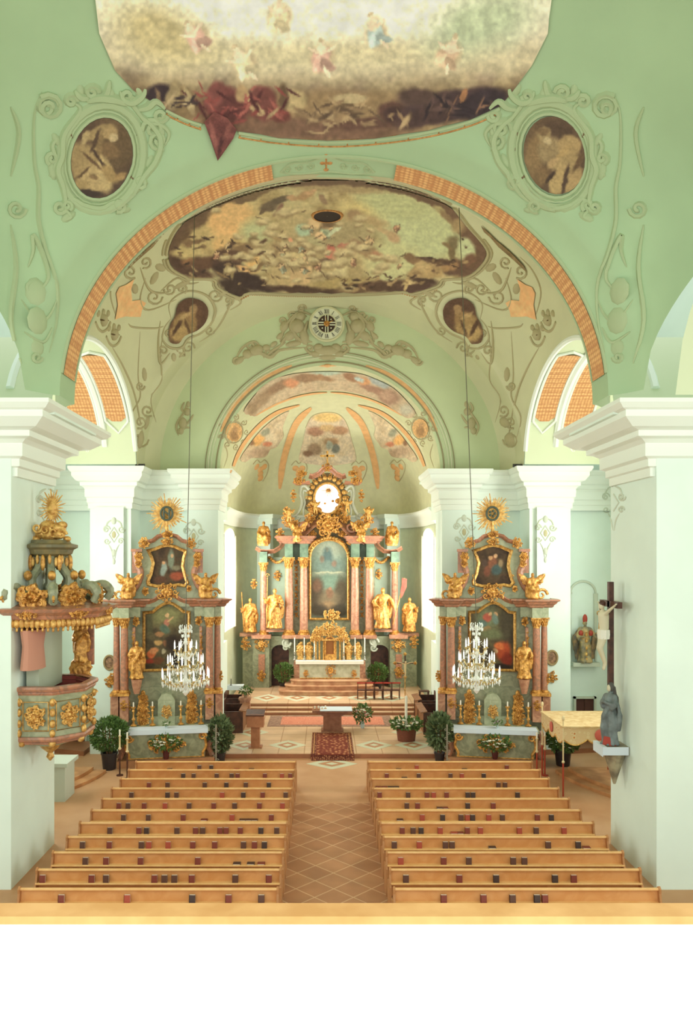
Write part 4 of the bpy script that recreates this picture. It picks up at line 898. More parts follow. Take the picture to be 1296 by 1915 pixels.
bookm = [M('dark_red_cover', (134, 66, 54), .5), M('brown_cover', (100, 68, 56), .5), M('black_cover', (74, 58, 54), .5), M('bright_red_cover', (176, 82, 62), .5)]
PAGE = M('white_pages', (238, 226, 206), .7)
cn = ['dark red', 'brown', 'black', 'bright red']
protos = []
def book(k, flat):
    b = MB()
    if flat: b.b2(-.085, .085, -.06, .06, 0, .012).b2(-.085, .085, -.06, .06, .032, .044).b2(.075, .085, -.06, .06, 0, .044)
    else: b.b2(-.062, .062, -.026, -.019, 0, .155).b2(-.062, .062, .019, .026, 0, .155).b2(-.062, -.054, -.026, .026, 0, .155)
    o = b.build('hymn_book', bookm[k], None, smooth=False)
    p = (MB().b2(-.08, .074, -.056, .056, .012, .032) if flat else MB().b2(-.055, .058, -.019, .019, .004, .158)).build('pages', PAGE, o, smooth=False)
    return o
BL = [[165, 430, 692, 838, 970], [60, 287, 345, 540, 580, 620, 690, 865, 1000], [262, 345, 484, 714, -872, -928, -970], [250, 358, 487, 517, 595, 694, 782, 898, 942, 982], [360, 477, 508, 630, 705, 734, 803, 828, 885, 968, 1032], [415, 515, 655, -740, 852, -895, -919, -943, 1010],
      [396, 433, 498, 582, 679, 778, 862, 962, 1055], [447, 592, 628, 812, 897, 975, 1068], [517, 592, 742, 829, 907, 1000], [655, 697, 790, 850, 874, 984, 1053, 1086], [-600, 720, 768, -870, -930]]
BR_ = [[538, 698, 815, 913, 945], [386, 601, 749, 986, 1062], [365, 538, 639, 818, 863], [339, 440, 545, 572, -733, 959, 1080, -1112], [371, 415, 447, 524, -580, -604, 633, 686, 843, 911, 1023], [-362, 452, 534, 608, 634, 655, 720, 775, 916, 972], [390, 433, -523, -543, 635, 738],
       [280, 395, 471, 498, 550, 635, 657, 836], [-275, -300, -325, -347, 759, 786], [309, -380, 438, 566, 612, 700], [-357, 430, -623, 793]]
for side, X_, BB, ox in (('left', PL, BL, 40), ('right', PR, BR_, 580)):
    for k in range(11):
        Y = PY[k]; nm_ = ORD[10-k]
        nm_ = {10: 'frontmost by the altar steps', 0: 'rearmost, nearest the gallery'}.get(k, nm_+' from the front')
        dx = .0
        pew(X_[0]+(.0 if side == 'left' else 0), X_[1], Y, 'light wooden pew %s of the aisle, %s' % (side, nm_))
        xs = sorted(BB[k], key=lambda v: (-abs(v) if side == 'left' else abs(v)))
        for j, v in enumerate(xs):
            fl = v < 0; x = gx(ox+abs(v)/2.16, Y); x = min(max(x, X_[0]+.15), X_[1]-.15); ci = RND.choice([0, 0, 1, 2, 1, 3])
            key = (ci, fl)
            pro = [p for q, p in protos if q == key]
            if not pro: o = book(ci, fl); protos.append((key, o))
            else: o = dup(pro[0])
            o.location = (x, Y-.065, .691) if fl else (x, Y-.058, .691); o.rotation_euler.x = 0 if fl else radians(-5)
            o.rotation_euler.z = 0
            tag(o, '%s %sbook, %s from aisle, on %s pew %s' % (cn[ci], 'flat ' if fl else '', ORD[j], side, 'nearest the gallery' if k == 0 else ('by the altar steps' if k == 10 else nm_)), 'book', 'hymn books on the %s pews' % side)
# ---------------------------------------------------------------- figures
def limb(mb, pts, rs, n=8):
    for (a, b), (r1, r2) in zip(zip(pts, pts[1:]), zip(rs, rs[1:])): mb.cap(a, b, r1, r2, n)
def hand(mb, p, d, up, s, curl_=.4):
    """palm, four fingers and a thumb; d = direction of the fingers, s = hand length"""
    p = Vector(p); d = Vector(d).normalized(); u = Vector(up); u = (u-d*u.dot(d)).normalized(); w_ = d.cross(u)
    mb.cap(p, p+d*s*.45, s*.16, s*.2, 7)
    for i, (f, L_) in enumerate(((-.17, .42), (-.06, .5), (.06, .47), (.17, .36))):
        a = p+d*s*.48+w_*s*f; m = a+d*s*L_*.55+u*(-curl_)*s*.1; e = m+d*s*L_*.4-u*curl_*s*.3; mb.cap(a, m, s*.06, s*.055, 5); mb.cap(m, e, s*.055, s*.045, 5)
    mb.cap(p+d*s*.12-w_*s*.15, p+d*s*.42-w_*s*.34-u*s*.05, s*.075, s*.055, 5)
def statue(h, rarm=((.2, -.02, .62), (.16, -.16, .72)), larm=((-.19, -.02, .6), (-.12, -.17, .6)), lean=0, seed=0, beard=True, seated=False, wings=False, cloak=True, bare=False):
    """draped standing figure of unit height scaled by h; faces -y"""
    mb = MB(); r_ = random.Random(seed); ph = r_.random()*6
    fold = lambda a, z: 1+.13*sin(6*a+ph+9*z)+.07*sin(11*a-ph)
    if seated:
        mb.lathe([(.16, 0), (.17, .05), (.15, .2), (.16, .28), (.1, .34)], (0, -.1, 0), 20, 1.05, .9, fold=fold); mb.cap((-.07, .02, .33), (-.08, -.2, .31), .1, .085); mb.cap((.07, .02, .33), (.08, -.2, .29), .1, .085); o = -.18
    elif bare:
        limb(mb, [(-.06, 0, .5), (-.075, -.03, .27), (-.07, .01, .04), (-.07, -.07, .02)], [.075, .055, .03, .025]); limb(mb, [(.06, 0, .5), (.09, -.06, .28), (.1, -.0, .05), (.11, -.07, .03)], [.075, .055, .03, .025])
        mb.lathe([(.13, .34), (.12, .42), (.1, .52), (.09, .56)], (0, 0, 0), 18, 1.1, .85, fold=fold); o = 0
    else:
        mb.lathe([(.15, 0), (.17, .02), (.15, .12), (.13, .25), (.125, .4), (.115, .5), (.1, .58)], (0, 0, 0), 22, 1.1, .85, fold=fold); o = 0
        limb(mb, [(-.07, -.05, .5), (-.08, -.12, .28), (-.08, -.08, .04)], [.07, .06, .045]); mb.ell((-.09, -.13, .015), (.035, .07, .02)); mb.ell((.07, -.12, .015), (.035, .07, .02))
    z = lambda v: v+o
    mb.cap((0, 0, z(.55)), (lean, 0, z(.73)), .1, .108); mb.cap((-.09+lean, 0, z(.79)), (.09+lean, 0, z(.79)), .052, .052); mb.cap((lean, 0, z(.8)), (lean, -.01, z(.875)), .035, .033)
    mb.ell((lean, -.012, z(.925)), (.046, .054, .064)); mb.ell((lean, .008, z(.94)), (.053, .055, .058)); mb.cap((lean, -.062, z(.925)), (lean, -.068, z(.912)), .01, .012, 5)
    mb.ell((lean-.05, 0, z(.92)), (.01, .014, .02), nu=6, nv=4); mb.ell((lean+.05, 0, z(.92)), (.01, .014, .02), nu=6, nv=4)
    if beard: mb.ell((lean, -.045, z(.882)), (.032, .03, .045))
    else: mb.ell((lean, .03, z(.9)), (.05, .035, .07))
    for s, (el, ha) in ((1, rarm), (-1, larm)):
        sh = Vector((s*.12+lean, 0, z(.785))); el = Vector(el)+Vector((0, 0, o)); ha = Vector(ha)+Vector((0, 0, o))
        limb(mb, [sh, el], [.05, .042]); limb(mb, [el, ha], [.042, .025]); hand(mb, ha, ha-el, (0, 0, 1) if abs((ha-el).normalized().z) < .8 else (0, -1, 0), .085)
        if not bare: mb.cap(el+(sh-el)*.2, el+(ha-el)*.35+Vector((0, .01, -.06)), .05, .045)
    if cloak:
        for t in range(3):
            P = [Vector((.12+lean, -.02, z(.76))), Vector((.02, -.11-.01*t, z(.62)-.03*t)), Vector((-.1, -.12, z(.46)-.05*t)), Vector((-.14, -.02, z(.36)-.07*t))]; mb.tube(bez(P, 4), .028, 6)
        P = [Vector((-.13, .02, z(.76))), Vector((-.17, .05, z(.5))), Vector((-.16, .05, max(.04, z(.2))))]; mb.tube(bez(P, 4), [.04]*4+[.06]*4+[.05], 8)
        P = [Vector((.13, .03, z(.74))), Vector((.19, .05, z(.5))), Vector((.15, .05, max(.05, z(.24))))]; mb.tube(bez(P, 4), [.035]*4+[.055]*4+[.045], 8)
    mb.v = [(x*h, y*h, zz*h) for x, y, zz in mb.v]
    return mb
def remesh(o, vox):
    m = o.modifiers.new('surface', 'REMESH'); m.mode = 'VOXEL'; m.voxel_size = vox; m.use_smooth_shade = True
    s = o.modifiers.new('soften', 'SMOOTH'); s.factor = .5; s.iterations = 2
    return o
def wings(mb, h, z=.75, sp=.35, up=.25):
    for s in (-1, 1):
        for k in range(6):
            t = k/5; a = Vector((s*.06, .06, z))*h; e = Vector((s*(.12+sp*(1-.45*t)), .1, z+up*(1-1.5*t)))*h; m = (a+e)/2+Vector((0, .02, .06*(1-t)))*h
            mb.tube(bez([a, m, e], 4), [.035*h]*3+[.045*h]*3+[.05*h]*2+[.015*h], 6, flat=.35)
# rococo ornament pieces
def rocaille(mb, c, w_, h_, seed=0, n=9, d=.03, y=0):
    """cluster of volutes and leaves in the x,z plane around c, facing -y"""
    r = random.Random(seed); c = Vector(c)
    for s in (-1, 1):
        for k in range(n//2+1):
            t = (k+.5)/(n//2+1); a = -pi/2+pi*t; q = c+Vector((s*w_*.5*cos(a)*(.75+.3*r.random()), -.5*d, h_*.5*sin(a)*(.8+.25*r.random())))
            mb.spiral(q, min(w_, h_)*(.12+.1*r.random()), 1.2, d*.7, a0=a, sgn=s*(1 if k % 2 else -1), n=5, steps=9)
            mb.ell(q*.5+c*.5+Vector((0, -d*.6, 0)), (w_*.1, d*1.1, h_*.09), Matrix.Rotation(a*s, 3, 'Y'), 7, 5)
    mb.ell(c+Vector((0, -d*.3, 0)), (w_*.26, d, h_*.3), nu=12); mb.ell(c+Vector((0, -d, 0)), (w_*.1, d, h_*.14))
def capital(mb, c, r, h):
    c = Vector(c); mb.lathe([(r*.8, 0), (r*.85, h*.1), (r*.8, h*.15), (r*.9, h*.6), (r*1.25, h*.9)], c, 14)
    for i in range(10):
        a = 2*pi*i/10
        for z_, q in ((.2, .85), (.5, .95)): mb.ell(c+Vector((cos(a+z_)*r*q, sin(a+z_)*r*q, h*(z_+.12))), (r*.22, r*.22, h*.2), nu=6, nv=4)
    for s in (-1, 1): mb.spiral(c+Vector((s*r*1.15, -r*.9, h*.82)), r*.38, 1.3, r*.13, sgn=s, a0=pi/2, n=5, steps=10)
    mb.box(c+Vector((0, 0, h*.96)), (r*2.8, r*2.8, h*.1))
def column(par, x, y, z0, z1, r, mat, gold=True, capm=None):
    hb = r*1.2; hc = r*2.6
    MB().lathe([(r*1.5, 0), (r*1.5, hb*.3), (r*1.3, hb*.4), (r*1.35, hb*.6), (r*1.1, hb*.8), (r*1.1, hb)], (x, y, z0), 16).build('column_base', capm or GILD, par)
    n = 10; MB().lathe([(r*(1-.15*(i/n)**1.6), hb+(z1-z0-hb-hc)*i/n) for i in range(n+1)], (x, y, z0), 18).build('column_shaft', mat, par)
    cm_ = MB(); capital(cm_, (x, y, z1-hc), r, hc); cm_.build('column_capital', GILD, par)
RED = M('red_scagliola_marble', (190, 130, 100), .35, rgb2=(152, 112, 90), scale=3.5, dist=2.5)
REDL = M('pale_red_marble', (206, 156, 124), .35, rgb2=(174, 120, 94), scale=3, dist=2)
GRN = M('grey_green_marble', (160, 162, 132), .4, rgb2=(128, 134, 108), scale=2.6, dist=2)
GRNL = M('light_sage_marble', (176, 182, 150), .4, rgb2=(152, 160, 130), scale=2.6, dist=2)
WOOD = M('brown_oak', (150, 100, 62), .5, rgb2=(116, 74, 44), scale=5, dist=2)
DKW = M('dark_walnut', (88, 50, 36), .5, rgb2=(60, 34, 26), scale=5)
CANDLE = M('white_wax', (244, 240, 224), .5)
CLOTH = M('bluish_white_linen', (214, 226, 236), .8)
LINEN = M('white_linen', (236, 234, 220), .8)
SIL = M('dull_silver', (160, 160, 150), .35, .6)
LEAF = M('dark_green_leaf', (70, 100, 48), .6, rgb2=(104, 134, 66), scale=12)
LEAFP = M('grey_green_leaf', (120, 136, 92), .6, rgb2=(90, 108, 70), scale=12)
WFL = M('white_petals', (240, 236, 220), .6)
PKF = M('pink_petals', (222, 150, 140), .6)
POT = M('dark_plastic_pot', (44, 40, 44), .4)
POTB = M('brown_wicker_pot', (122, 66, 46), .7, var=.2, scale=30)
# ---------------------------------------------------------------- plants and flowers
def leafball(mb, c, rx, rz, n, s, seed=0, shape=1):
    r = random.Random(seed); c = Vector(c)
    for i in range(n):
        u = r.uniform(-1, 1); a = r.uniform(0, 2*pi); q = (1-r.random()**2.5*.6); d = Vector((sqrt(1-u*u)*cos(a), sqrt(1-u*u)*sin(a), u)); p = c+Vector((d.x*rx*q, d.y*rx*q, d.z*rz*q))
        e = (d+Vector((r.uniform(-.6, .6), r.uniform(-.6, .6), r.uniform(-.3, .9)))).normalized(); w_ = e.cross(Vector((r.random(), r.random(), r.random()))).normalized()*s*.32; nn = e.cross(w_)*.35
        L_ = s*r.uniform(.8, 1.3); mb.add([p, p+e*L_*.5+w_+nn, p+e*L_, p+e*L_*.5-w_+nn], [(0, 1, 2), (0, 2, 3)])
def bloom(mb, c, r, seed=0, n=5):
    c = Vector(c); q = random.Random(seed)
    for k in range(n):
        a = 2*pi*k/n+q.random(); mb.ell(c+Vector((cos(a)*r*.5, sin(a)*r*.5-.2*r, r*.2)), (r*.5, r*.42, r*.3), Matrix.Rotation(a, 3, 'Z'), 6, 4)
    mb.ell(c+Vector((0, -.25*r, r*.25)), r*.35, nu=6, nv=4)
def potplant(name, label, loc, pr, ph, cz, rx, rz, n, s, mleaf=LEAF, mpot=POT, seed=0, group=None, stem=True):
    t = thing(name, label, 'plant', loc, 0, group)
    MB().lathe([(pr*.75, 0), (pr*.8, .02), (pr, ph*.9), (pr*1.08, ph*.9), (pr*1.08, ph), (pr*.9, ph), (pr*.85, ph*.9), (.01, ph*.88)], (0, 0, 0), 20, cap=False).build('pot', mpot, t)
    if stem:
        st_ = MB()
        for k in range(5): a = 2*pi*k/5; st_.tube([(cos(a)*pr*.3, sin(a)*pr*.3, ph*.85), (cos(a)*rx*.3, sin(a)*rx*.3, cz-rz*.3), (cos(a)*rx*.4, sin(a)*rx*.4, cz+rz*.4)], .018, 5)
        st_.build('stem', WOOD, t)
    lf = MB(); leafball(lf, (0, 0, cz), rx, rz, n, s, seed); lf.build('foliage', mleaf, t, smooth=False)
    return t
def bouquet(name, label, loc, vmat, vh, vr, spread, ht, nfl, fr, seed=0, fm_=None, extra=None, shape='vase'):
    t = thing(name, label, 'flowers', loc); r = random.Random(seed)
    if shape == 'vase': MB().lathe([(vr*.7, 0), (vr*.9, vh*.2), (vr, vh*.5), (vr*.6, vh*.85), (vr*.8, vh), (vr*.6, vh), (.01, vh*.8)], (0, 0, 0), 16, cap=False).build('vase', vmat, t)
    else: MB().lathe([(vr*.85, 0), (vr, vh), (vr*.9, vh), (.01, vh*.9)], (0, 0, 0), 20, cap=False).build('pot', vmat, t)
    sm_ = MB(); fl = MB(); lf = MB(); f2 = MB()
    for i in range(nfl):
        a = r.uniform(0, 2*pi); q = sqrt(r.random())*spread; z_ = vh+ht*(.25+.75*r.random()*(1-.5*q/spread)); p = Vector((q*cos(a), q*sin(a), z_)); sm_.tube(bez([(0, 0, vh*.85), (p.x*.4, p.y*.4, vh+(z_-vh)*.6), p], 3), .006, 4)
        bloom(f2 if (extra and i % 3 == 0) else fl, p, fr*r.uniform(.8, 1.2), i)
    leafball(lf, (0, 0, vh+ht*.4), spread*1.05, ht*.45, int(nfl*7), fr*2.2, seed+1)
    sm_.build('stem', LEAF, t); lf.build('foliage', LEAF, t, smooth=False); fl.build('blossoms', fm_ or WFL, t)
    if f2.v: f2.build('blossoms', extra, t)
    return t
potplant('potted_laurel', 'bushy green laurel in a dark pot below the pulpit', (-8.0, 27.4, 0), .28, .62, 1.28, .62, .55, 1500, .14, seed=1)
potplant('potted_laurel', 'green bush in a dark pot under the processional canopy', (8.55, 27.9, 0), .3, .6, 1.0, .58, .48, 1100, .14, seed=2)
potplant('potted_reed_plant', 'feathery green plant in a black pot left of the chancel steps', (gx(412, 28.4), 28.4, 0), .2, .36, 1.05, .36, .6, 900, .2, LEAFP, seed=3)
potplant('potted_reed_plant', 'feathery green plant in a black pot right of the chancel steps', (gx(822, 28.4), 28.4, 0), .2, .36, 1.15, .4, .6, 900, .2, LEAFP, seed=4)
potplant('potted_shrub', 'green shrub before the left dark door of the high altar', (gx(531, 40.2), 40.2, .6), .24, .4, .95, .5, .45, 700, .13, seed=5)
potplant('potted_shrub', 'flowering shrub before the right dark door of the high altar', (gx(706, 40.2), 40.2, .6), .24, .4, .95, .5, .45, 700, .13, seed=6)
bouquet('flower_vase', 'tall arrangement of white lilies in a glass vase beside the people\'s altar', (gx(678, 33.2), 33.2, .17), M('clear_vase_glass', (190, 205, 205), .15), .3, .1, .34, .85, 30, .07, 1, WFL, PKF)
bouquet('easter_flower_pot', 'white flowers and trailing leaves in a wicker pot round the easter candle', (gx(760, 31), 31, .17), POTB, .5, .42, .55, .45, 34, .085, 2, WFL, None, 'pot')
bouquet('flower_vase', 'white flowers in a stone urn on the left chancel rail', (-3.8, 34.38, 1.302), M('stone_urn', (170, 140, 110), .6), .2, .1, .26, .28, 14, .06, 3, WFL)
# easter candle
ec = thing('easter_candle', 'tall thick white easter candle rising from the flower pot', 'candle', (gx(759.5, 31), 31, .66))
MB().lathe([(.055, 0), (.055, 1.3), (.05, 1.32), (.01, 1.33)], n=14).build('wax', CANDLE, ec); MB().bar((0, 0, 1.33), (0, 0, 1.37), .006).build('wick', POT, ec)
# ---------------------------------------------------------------- people's altar, ambo, rugs
at = thing('altar_table', 'free-standing wooden altar with broad top on one brown foot', 'altar', (gx(621.5, 32.8), 32.8, .17))
RB = M('red_brown_altar_stone', (158, 104, 78), .5, rgb2=(138, 88, 64), scale=5)
MB().box((0, 0, .88), (1.72, .85, .09)).build('altar_top', RB, at, smooth=False)
q = MB().box((0, 0, .76), (1.1, .62, .16)); q.v = [(x*(1.35 if z > .76 else .75), y, z) for x, y, z in q.v]; q.build('altar_corbel', RB, at, smooth=False)
MB().box((0, 0, .36), (.78, .55, .72)).build('altar_foot', RB, at, smooth=False); MB().box((0, 0, .03), (.95, .7, .06)).build('altar_base', RB, at, smooth=False)
ac = MB().box((.16, 0, .935), (1.38, .9, .012)); ac.box((.16, -.45, .925), (1.38, .008, .03)); o = ac.build('altar_cloth', CLOTH, None, smooth=False, loc=(gx(621.5, 32.8), 32.8, .17)); tag(o, 'white cloth on the free-standing wooden altar', 'cloth')
for k, dx in enumerate((-.76, -.6, -.44, -.3)):
    o = thing('altar_candle', '%s of four short candles on the left end of the people\'s altar' % ['leftmost', 'second', 'third', 'rightmost'][k], 'candle', (gx(621.5, 32.8)+dx, 32.8-.1+.05*(k % 2), 1.1), 0, "short candles on the people's altar")
    if k == 3: o.location.z = 1.112
    MB().lathe([(.05, 0), (.055, .02), (.02, .03)], n=12).build('saucer', GILD, o); MB().lathe([(.032, .025), (.032, .13), (.005, .135)], n=10).build('wax', CANDLE, o)
am = thing('ambo', 'plain brown wooden reading desk on a square post, left', 'lectern', (gx(478, 29.9), 29.9, .17))
AMW = M('ambo_wood', (176, 118, 80), .5, rgb2=(156, 100, 66), scale=4)
MB().box((0, 0, .42), (.34, .34, .84)).build('post', AMW, am, smooth=False); MB().box((0, 0, .02), (.52, .5, .05)).build('base', AMW, am, smooth=False)
MB().box((0, 0, 1.08), (.66, .5, .5)).build('desk_box', AMW, am, smooth=False); MB().box((0, -.02, 1.36), (.72, .56, .04), rx=radians(14)).build('desk_top', DKW, am, smooth=False)
def rugmat(name, c1, c2, c3, sc):
    m = M(name, c1, .9, spec=.1); nt = m.node_tree; L = nt.links.new; b = nt.nodes['Principled BSDF']; tc = nt.nodes.new('ShaderNodeTexCoord')
    v = nt.nodes.new('ShaderNodeTexVoronoi'); v.inputs['Scale'].default_value = sc; v.inputs['Randomness'].default_value = .6; L(tc.outputs['Object'], v.inputs['Vector'])
    r = nt.nodes.new('ShaderNodeValToRGB'); L(v.outputs['Distance'], r.inputs[0]); E_ = r.color_ramp.elements; E_[0].position = .15; E_[1].position = .5; E_[0].color = (*lin(c2), 1); E_[1].color = (*lin(c1), 1); e = r.color_ramp.elements.new(.3); e.color = (*lin(c3), 1)
    L(r.outputs[0], b.inputs['Base Color']); return m
RUG = rugmat('red_patterned_wool', (120, 58, 46), (214, 160, 110), (160, 92, 66), 6); RUGB = rugmat('dark_border_wool', (104, 58, 48), (206, 156, 108), (150, 88, 66), 12)
RUGP = rugmat('faded_rose_wool', (206, 134, 108), (226, 180, 146), (190, 114, 92), 5); RUGQ = M('greyish_rug_border', (160, 128, 104), .9, rgb2=(130, 96, 80), scale=9)
x0, x1 = gx(583, 30.7), gx(659, 30.7)
r1 = MB(); prof = [(32.35, .176), (28.84, .176), (28.8, .15), (28.78, .02), (28.5, .008)]
def rugmesh(x0, x1, lift):
    mb = MB(); mb.v = [(x, y-lift*.3, z+lift) for y, z in prof for x in (x0, x1)]; mb.f = [(2*i, 2*i+2, 2*i+3, 2*i+1) for i in range(len(prof)-1)]; return mb
o = rugmesh(x0, x1, .004).build('patterned_rug', RUGB, None, smooth=False); tag(o, 'dark red patterned rug hanging over the step before the altar', 'rug')
prof = [(32.1, .176), (28.84, .176), (28.8, .15), (28.78, .14)]; rugmesh(x0+.2, x1-.2, .012).build('rug_field', RUG, o, smooth=False)
for k in range(2):
    b = MB(); a_ = .09+.2*k*0; xx = x0+.1 if k == 0 else x1-.1; b.box((xx, 30.5, .192), (.03, 3.3, .004)); b.build('rug_stripe', M('gold_rug_thread', (206, 150, 90), .9), o, smooth=False)
cr = MB().slab([(gx(500, 35.0)+.1, 33.5), (gx(735, 34.0), 33.5), (gx(735, 34.0), 35.75), (gx(500, 35.0)+.1, 35.75)], .171, .182); o = cr.build('oriental_carpet', RUGQ, None, smooth=False); tag(o, 'wide faded rose carpet lying behind the people\'s altar', 'rug')
MB().slab([(-2.2, 33.8), (2.45, 33.8), (2.45, 35.5), (-2.2, 35.5)], .182, .187).build('carpet_field', RUGP, o, smooth=False)
# processional cross
pc = thing('processional_cross', 'tall gilded processional crucifix on a slender staff, right of the altar', 'crucifix', (gx(757.5, 33.6), 33.6, .17)); z_ = lambda py: gz(py, 33.6)-.17
MB().lathe([(.2, 0), (.2, .04), (.06, .08), (.03, .2)], n=16).build('foot', GILD, pc); MB().bar((0, 0, .1), (0, 0, z_(1265)), .022).build('staff', GILD, pc)
k_ = MB().box((0, 0, z_(1243)), (.06, .03, .95)).box((0, 0, z_(1240)), (.84, .03, .06)); k_.build('cross', DKW, pc, smooth=False)
g_ = MB()
for a, b in ((-.45, z_(1240)), (.45, z_(1240)), (0, z_(1223)), (0, z_(1266))): g_.ell((a, -.02, b), (.06, .03, .08)); g_.ell((a, -.02, b), (.09, .02, .04))
g_.build('gilt_finials', GILD, pc)
cp_ = MB(); zc = z_(1240)
limb(cp_, [(0, -.04, zc-.05), (0, -.06, zc-.28), (.01, -.09, zc-.45), (0, -.04, zc-.62)], [.055, .045, .035, .018], 8); cp_.ell((.02, -.07, zc+.05), .045)
for s in (-1, 1): limb(cp_, [(s*.05, -.04, zc-.03), (s*.2, -.04, zc+.02), (s*.36, -.03, zc+.04)], [.025, .02, .014], 6)
cp_.build('corpus', M('pale_ivory', (224, 196, 150), .6), pc)
# ---------------------------------------------------------------- choir stalls, chairs, credence
def stall(name, label, x, y, rz, w_, h, two=True):
    t = thing(name, label, 'pew', (x, y, .17), rz)
    MB().box((0, .0, h*.5), (w_, .05, h)).build('front_panel', WOOD, t, smooth=False); MB().box((0, -.03, h+.02), (w_+.06, .3, .04), rx=radians(10)).build('desk', WOOD, t, smooth=False)
    MB().box((0, .65, .45), (w_, .42, .05)).build('seat', WOOD, t, smooth=False); MB().box((0, .9, .6), (w_, .05, 1.2)).build('backrest', DKW, t, smooth=False)
    for s in (-1, 1): MB().box((s*w_/2, .42, h*.5), (.05, .95, h)).build('end_panel', DKW, t, smooth=False)
    return t
stall('choir_stall', 'brown wooden choir stall on the left chancel side, front', -3.75, 33.1, pi/2, 1.7, .92); stall('choir_stall', 'brown wooden choir stall on the left chancel side, rear by the wall', -3.95, 35.3, pi/2, 1.0, 1.0)
stall('choir_stall', 'brown wooden choir stall on the right chancel side, front', 4.0, 33.0, -pi/2, 2.0, .92); stall('choir_stall', 'brown wooden choir stall on the right chancel side, rear by the wall', 4.05, 35.0, -pi/2, 1.5, 1.0)
REDU = M('red_upholstery', (176, 62, 50), .8)
def chair(x, y, label, z=.6):
    t = thing('chair', label, 'chair', (x, y, z), 0, 'red backed chairs in the sanctuary')
    MB().box((0, .1, .45), (.42, .42, .04)).build('seat', DKW, t, smooth=False); MB().box((0, -.12, .83), (.46, .04, .07)).build('backrest', REDU, t, smooth=False)
    for sx in (-1, 1):
        MB().bar((sx*.19, -.12, 0), (sx*.19, -.12, .84), .018, n=6).build('leg', DKW, t); MB().bar((sx*.19, .28, 0), (sx*.19, .28, .43), .018, n=6).build('leg', DKW, t)
for k, px in enumerate((676, 692, 708, 724, 740)): chair(gx(px, 37.6), 37.6, 'red backed dark chair in the sanctuary row, %s' % ['leftmost of five', 'second from the left', 'middle one of five', 'second from the right', 'rightmost of five'][k])
def smalltable(name, label, cat, x, y, z, w_, d_, h, m, cloth=None):
    t = thing(name, label, cat, (x, y, z)); MB().box((0, 0, h-.02), (w_, d_, .04)).build('table_top', m, t, smooth=False)
    for sx in (-1, 1):
        for sy in (-1, 1): MB().box((sx*(w_/2-.04), sy*(d_/2-.04), (h-.04)/2), (.05, .05, h-.04)).build('leg', m, t, smooth=False)
    if cloth: o = MB().box((0, 0, h+.006), (w_+.03, d_+.03, .012)).box((0, -d_/2-.016, h-.1), (w_+.03, .006, .2)).build('table_cloth', cloth, None, smooth=False, loc=(x, y, z)); tag(o, 'white cloth on the small credence table at the left chancel wall', 'cloth')
    return t
smalltable('credence_table', 'small table with white cloth at the left chancel wall', 'table', gx(440, 37.3), 37.3, .6, .8, .5, .75, WOOD, CLOTH)
smalltable('stool', 'dark wooden stool at the right chancel wall', 'stool', 4.62, 36.95, .6, .5, .4, .55, DKW)
cs = thing('candle_stand', 'black iron candle with dark base on the credence table', 'candlestick', (gx(432, 37.2), 37.2, 1.363)); MB().lathe([(.07, 0), (.02, .03), (.015, .3), (.03, .32)], n=10).build('stand', POT, cs); MB().lathe([(.02, .32), (.02, .5), (.004, .51)], n=8).build('wax', CANDLE, cs)
cp = MB().b2(-4.05, -3.6, 34.2, 34.55, .17, 1.2).b2(-4.1, -3.55, 34.15, 34.6, 1.2, 1.3)
tag(cp.build('stone_pedestal', REDL, None, smooth=False), 'pale red stone pedestal under the flower urn, left of the sanctuary steps', 'pedestal')
# iron grilles and candle poles at the chancel corner
for px, s in ((404, -1), (836, 1)):
    g = MB(); X = gx(px, 27.7)
    g.bar((X, 27.7, 0), (X, 27.7, 1.55), .03, .03, 8); g.lathe([(.1, 0), (.1, .05), (.04, .1)], (X, 27.7, 0), 12)
    for k in range(8): g.spiral((X+.05*(-1)**k, 27.68, .25+.16*k), .06, 1.2, .014, sgn=(-1)**k)
    tag(g.build('candle_standard', M('tarnished_silver', (150, 146, 130), .5, .4), None), 'ornate silvery candle standard at the %s corner of the chancel steps' % ('left' if s < 0 else 'right'), 'candlestick')
# ---------------------------------------------------------------- high altar
GOLD = GILD
PALEGOLD = M('pale_gold_leaf', (236, 192, 112), .42, .4, rgb2=(188, 136, 68), scale=11, bump=.3, bscale=24)
def local(o, par):
    """geometry was written in world coordinates: keep it there under its parent"""
    o.parent = par; o.location = -Vector(par.location); return o
class HA:
    Y0 = 41.5
def hx(zx, Y=41.5): return gx(420+zx/3.41, Y)
def hz(zy, Y=41.5): return gz(840+zy/3.41, Y)
ret = thing('high_altar_retable', 'towering gilded and marbled high altar with six columns filling the apse', 'altar', (gx(616, 41.5), 41.5, .6))
def hb(mb, name, mat, sm=True, par=None):
    L_ = split_build(mb, name, mat, None, sm)
    for o in L_: local(o, par or ret)
    return L_[0]
# plinth with two dark doors
pl = MB(); Y = 41.5
for a, b in ((118, 300), (412, 470), (870, 930), (1045, 1222)): pl.b2(hx(a), hx(b), Y-.25, Y+.5, .6, hz(1190))
for a, b in ((185, 290), (1050, 1150)): pl.b2(hx(a), hx(b), Y-.55, Y, .6, hz(1200))
pl.b2(hx(470), hx(870), Y-.05, Y+.5, .6, hz(1190)); hb(pl, 'plinth', GRN, False)
arch = MB()
for a, b in ((300, 412), (930, 1045)):
    cx = (hx(a)+hx(b))/2; r = (hx(b)-hx(a))/2; zt = hz(1245)
    poly = [(hx(a), hz(1190)), (hx(a), zt-r*.8)]+[(cx-r*cos(pi*i/10), zt-r*.8+r*.8*sin(pi*i/10)) for i in range(11)]+[(hx(b), hz(1190))]
    arch.prism(poly[::-1], Y-.2, Y+.4)
hb(arch, 'door_arch', GRNL, False)
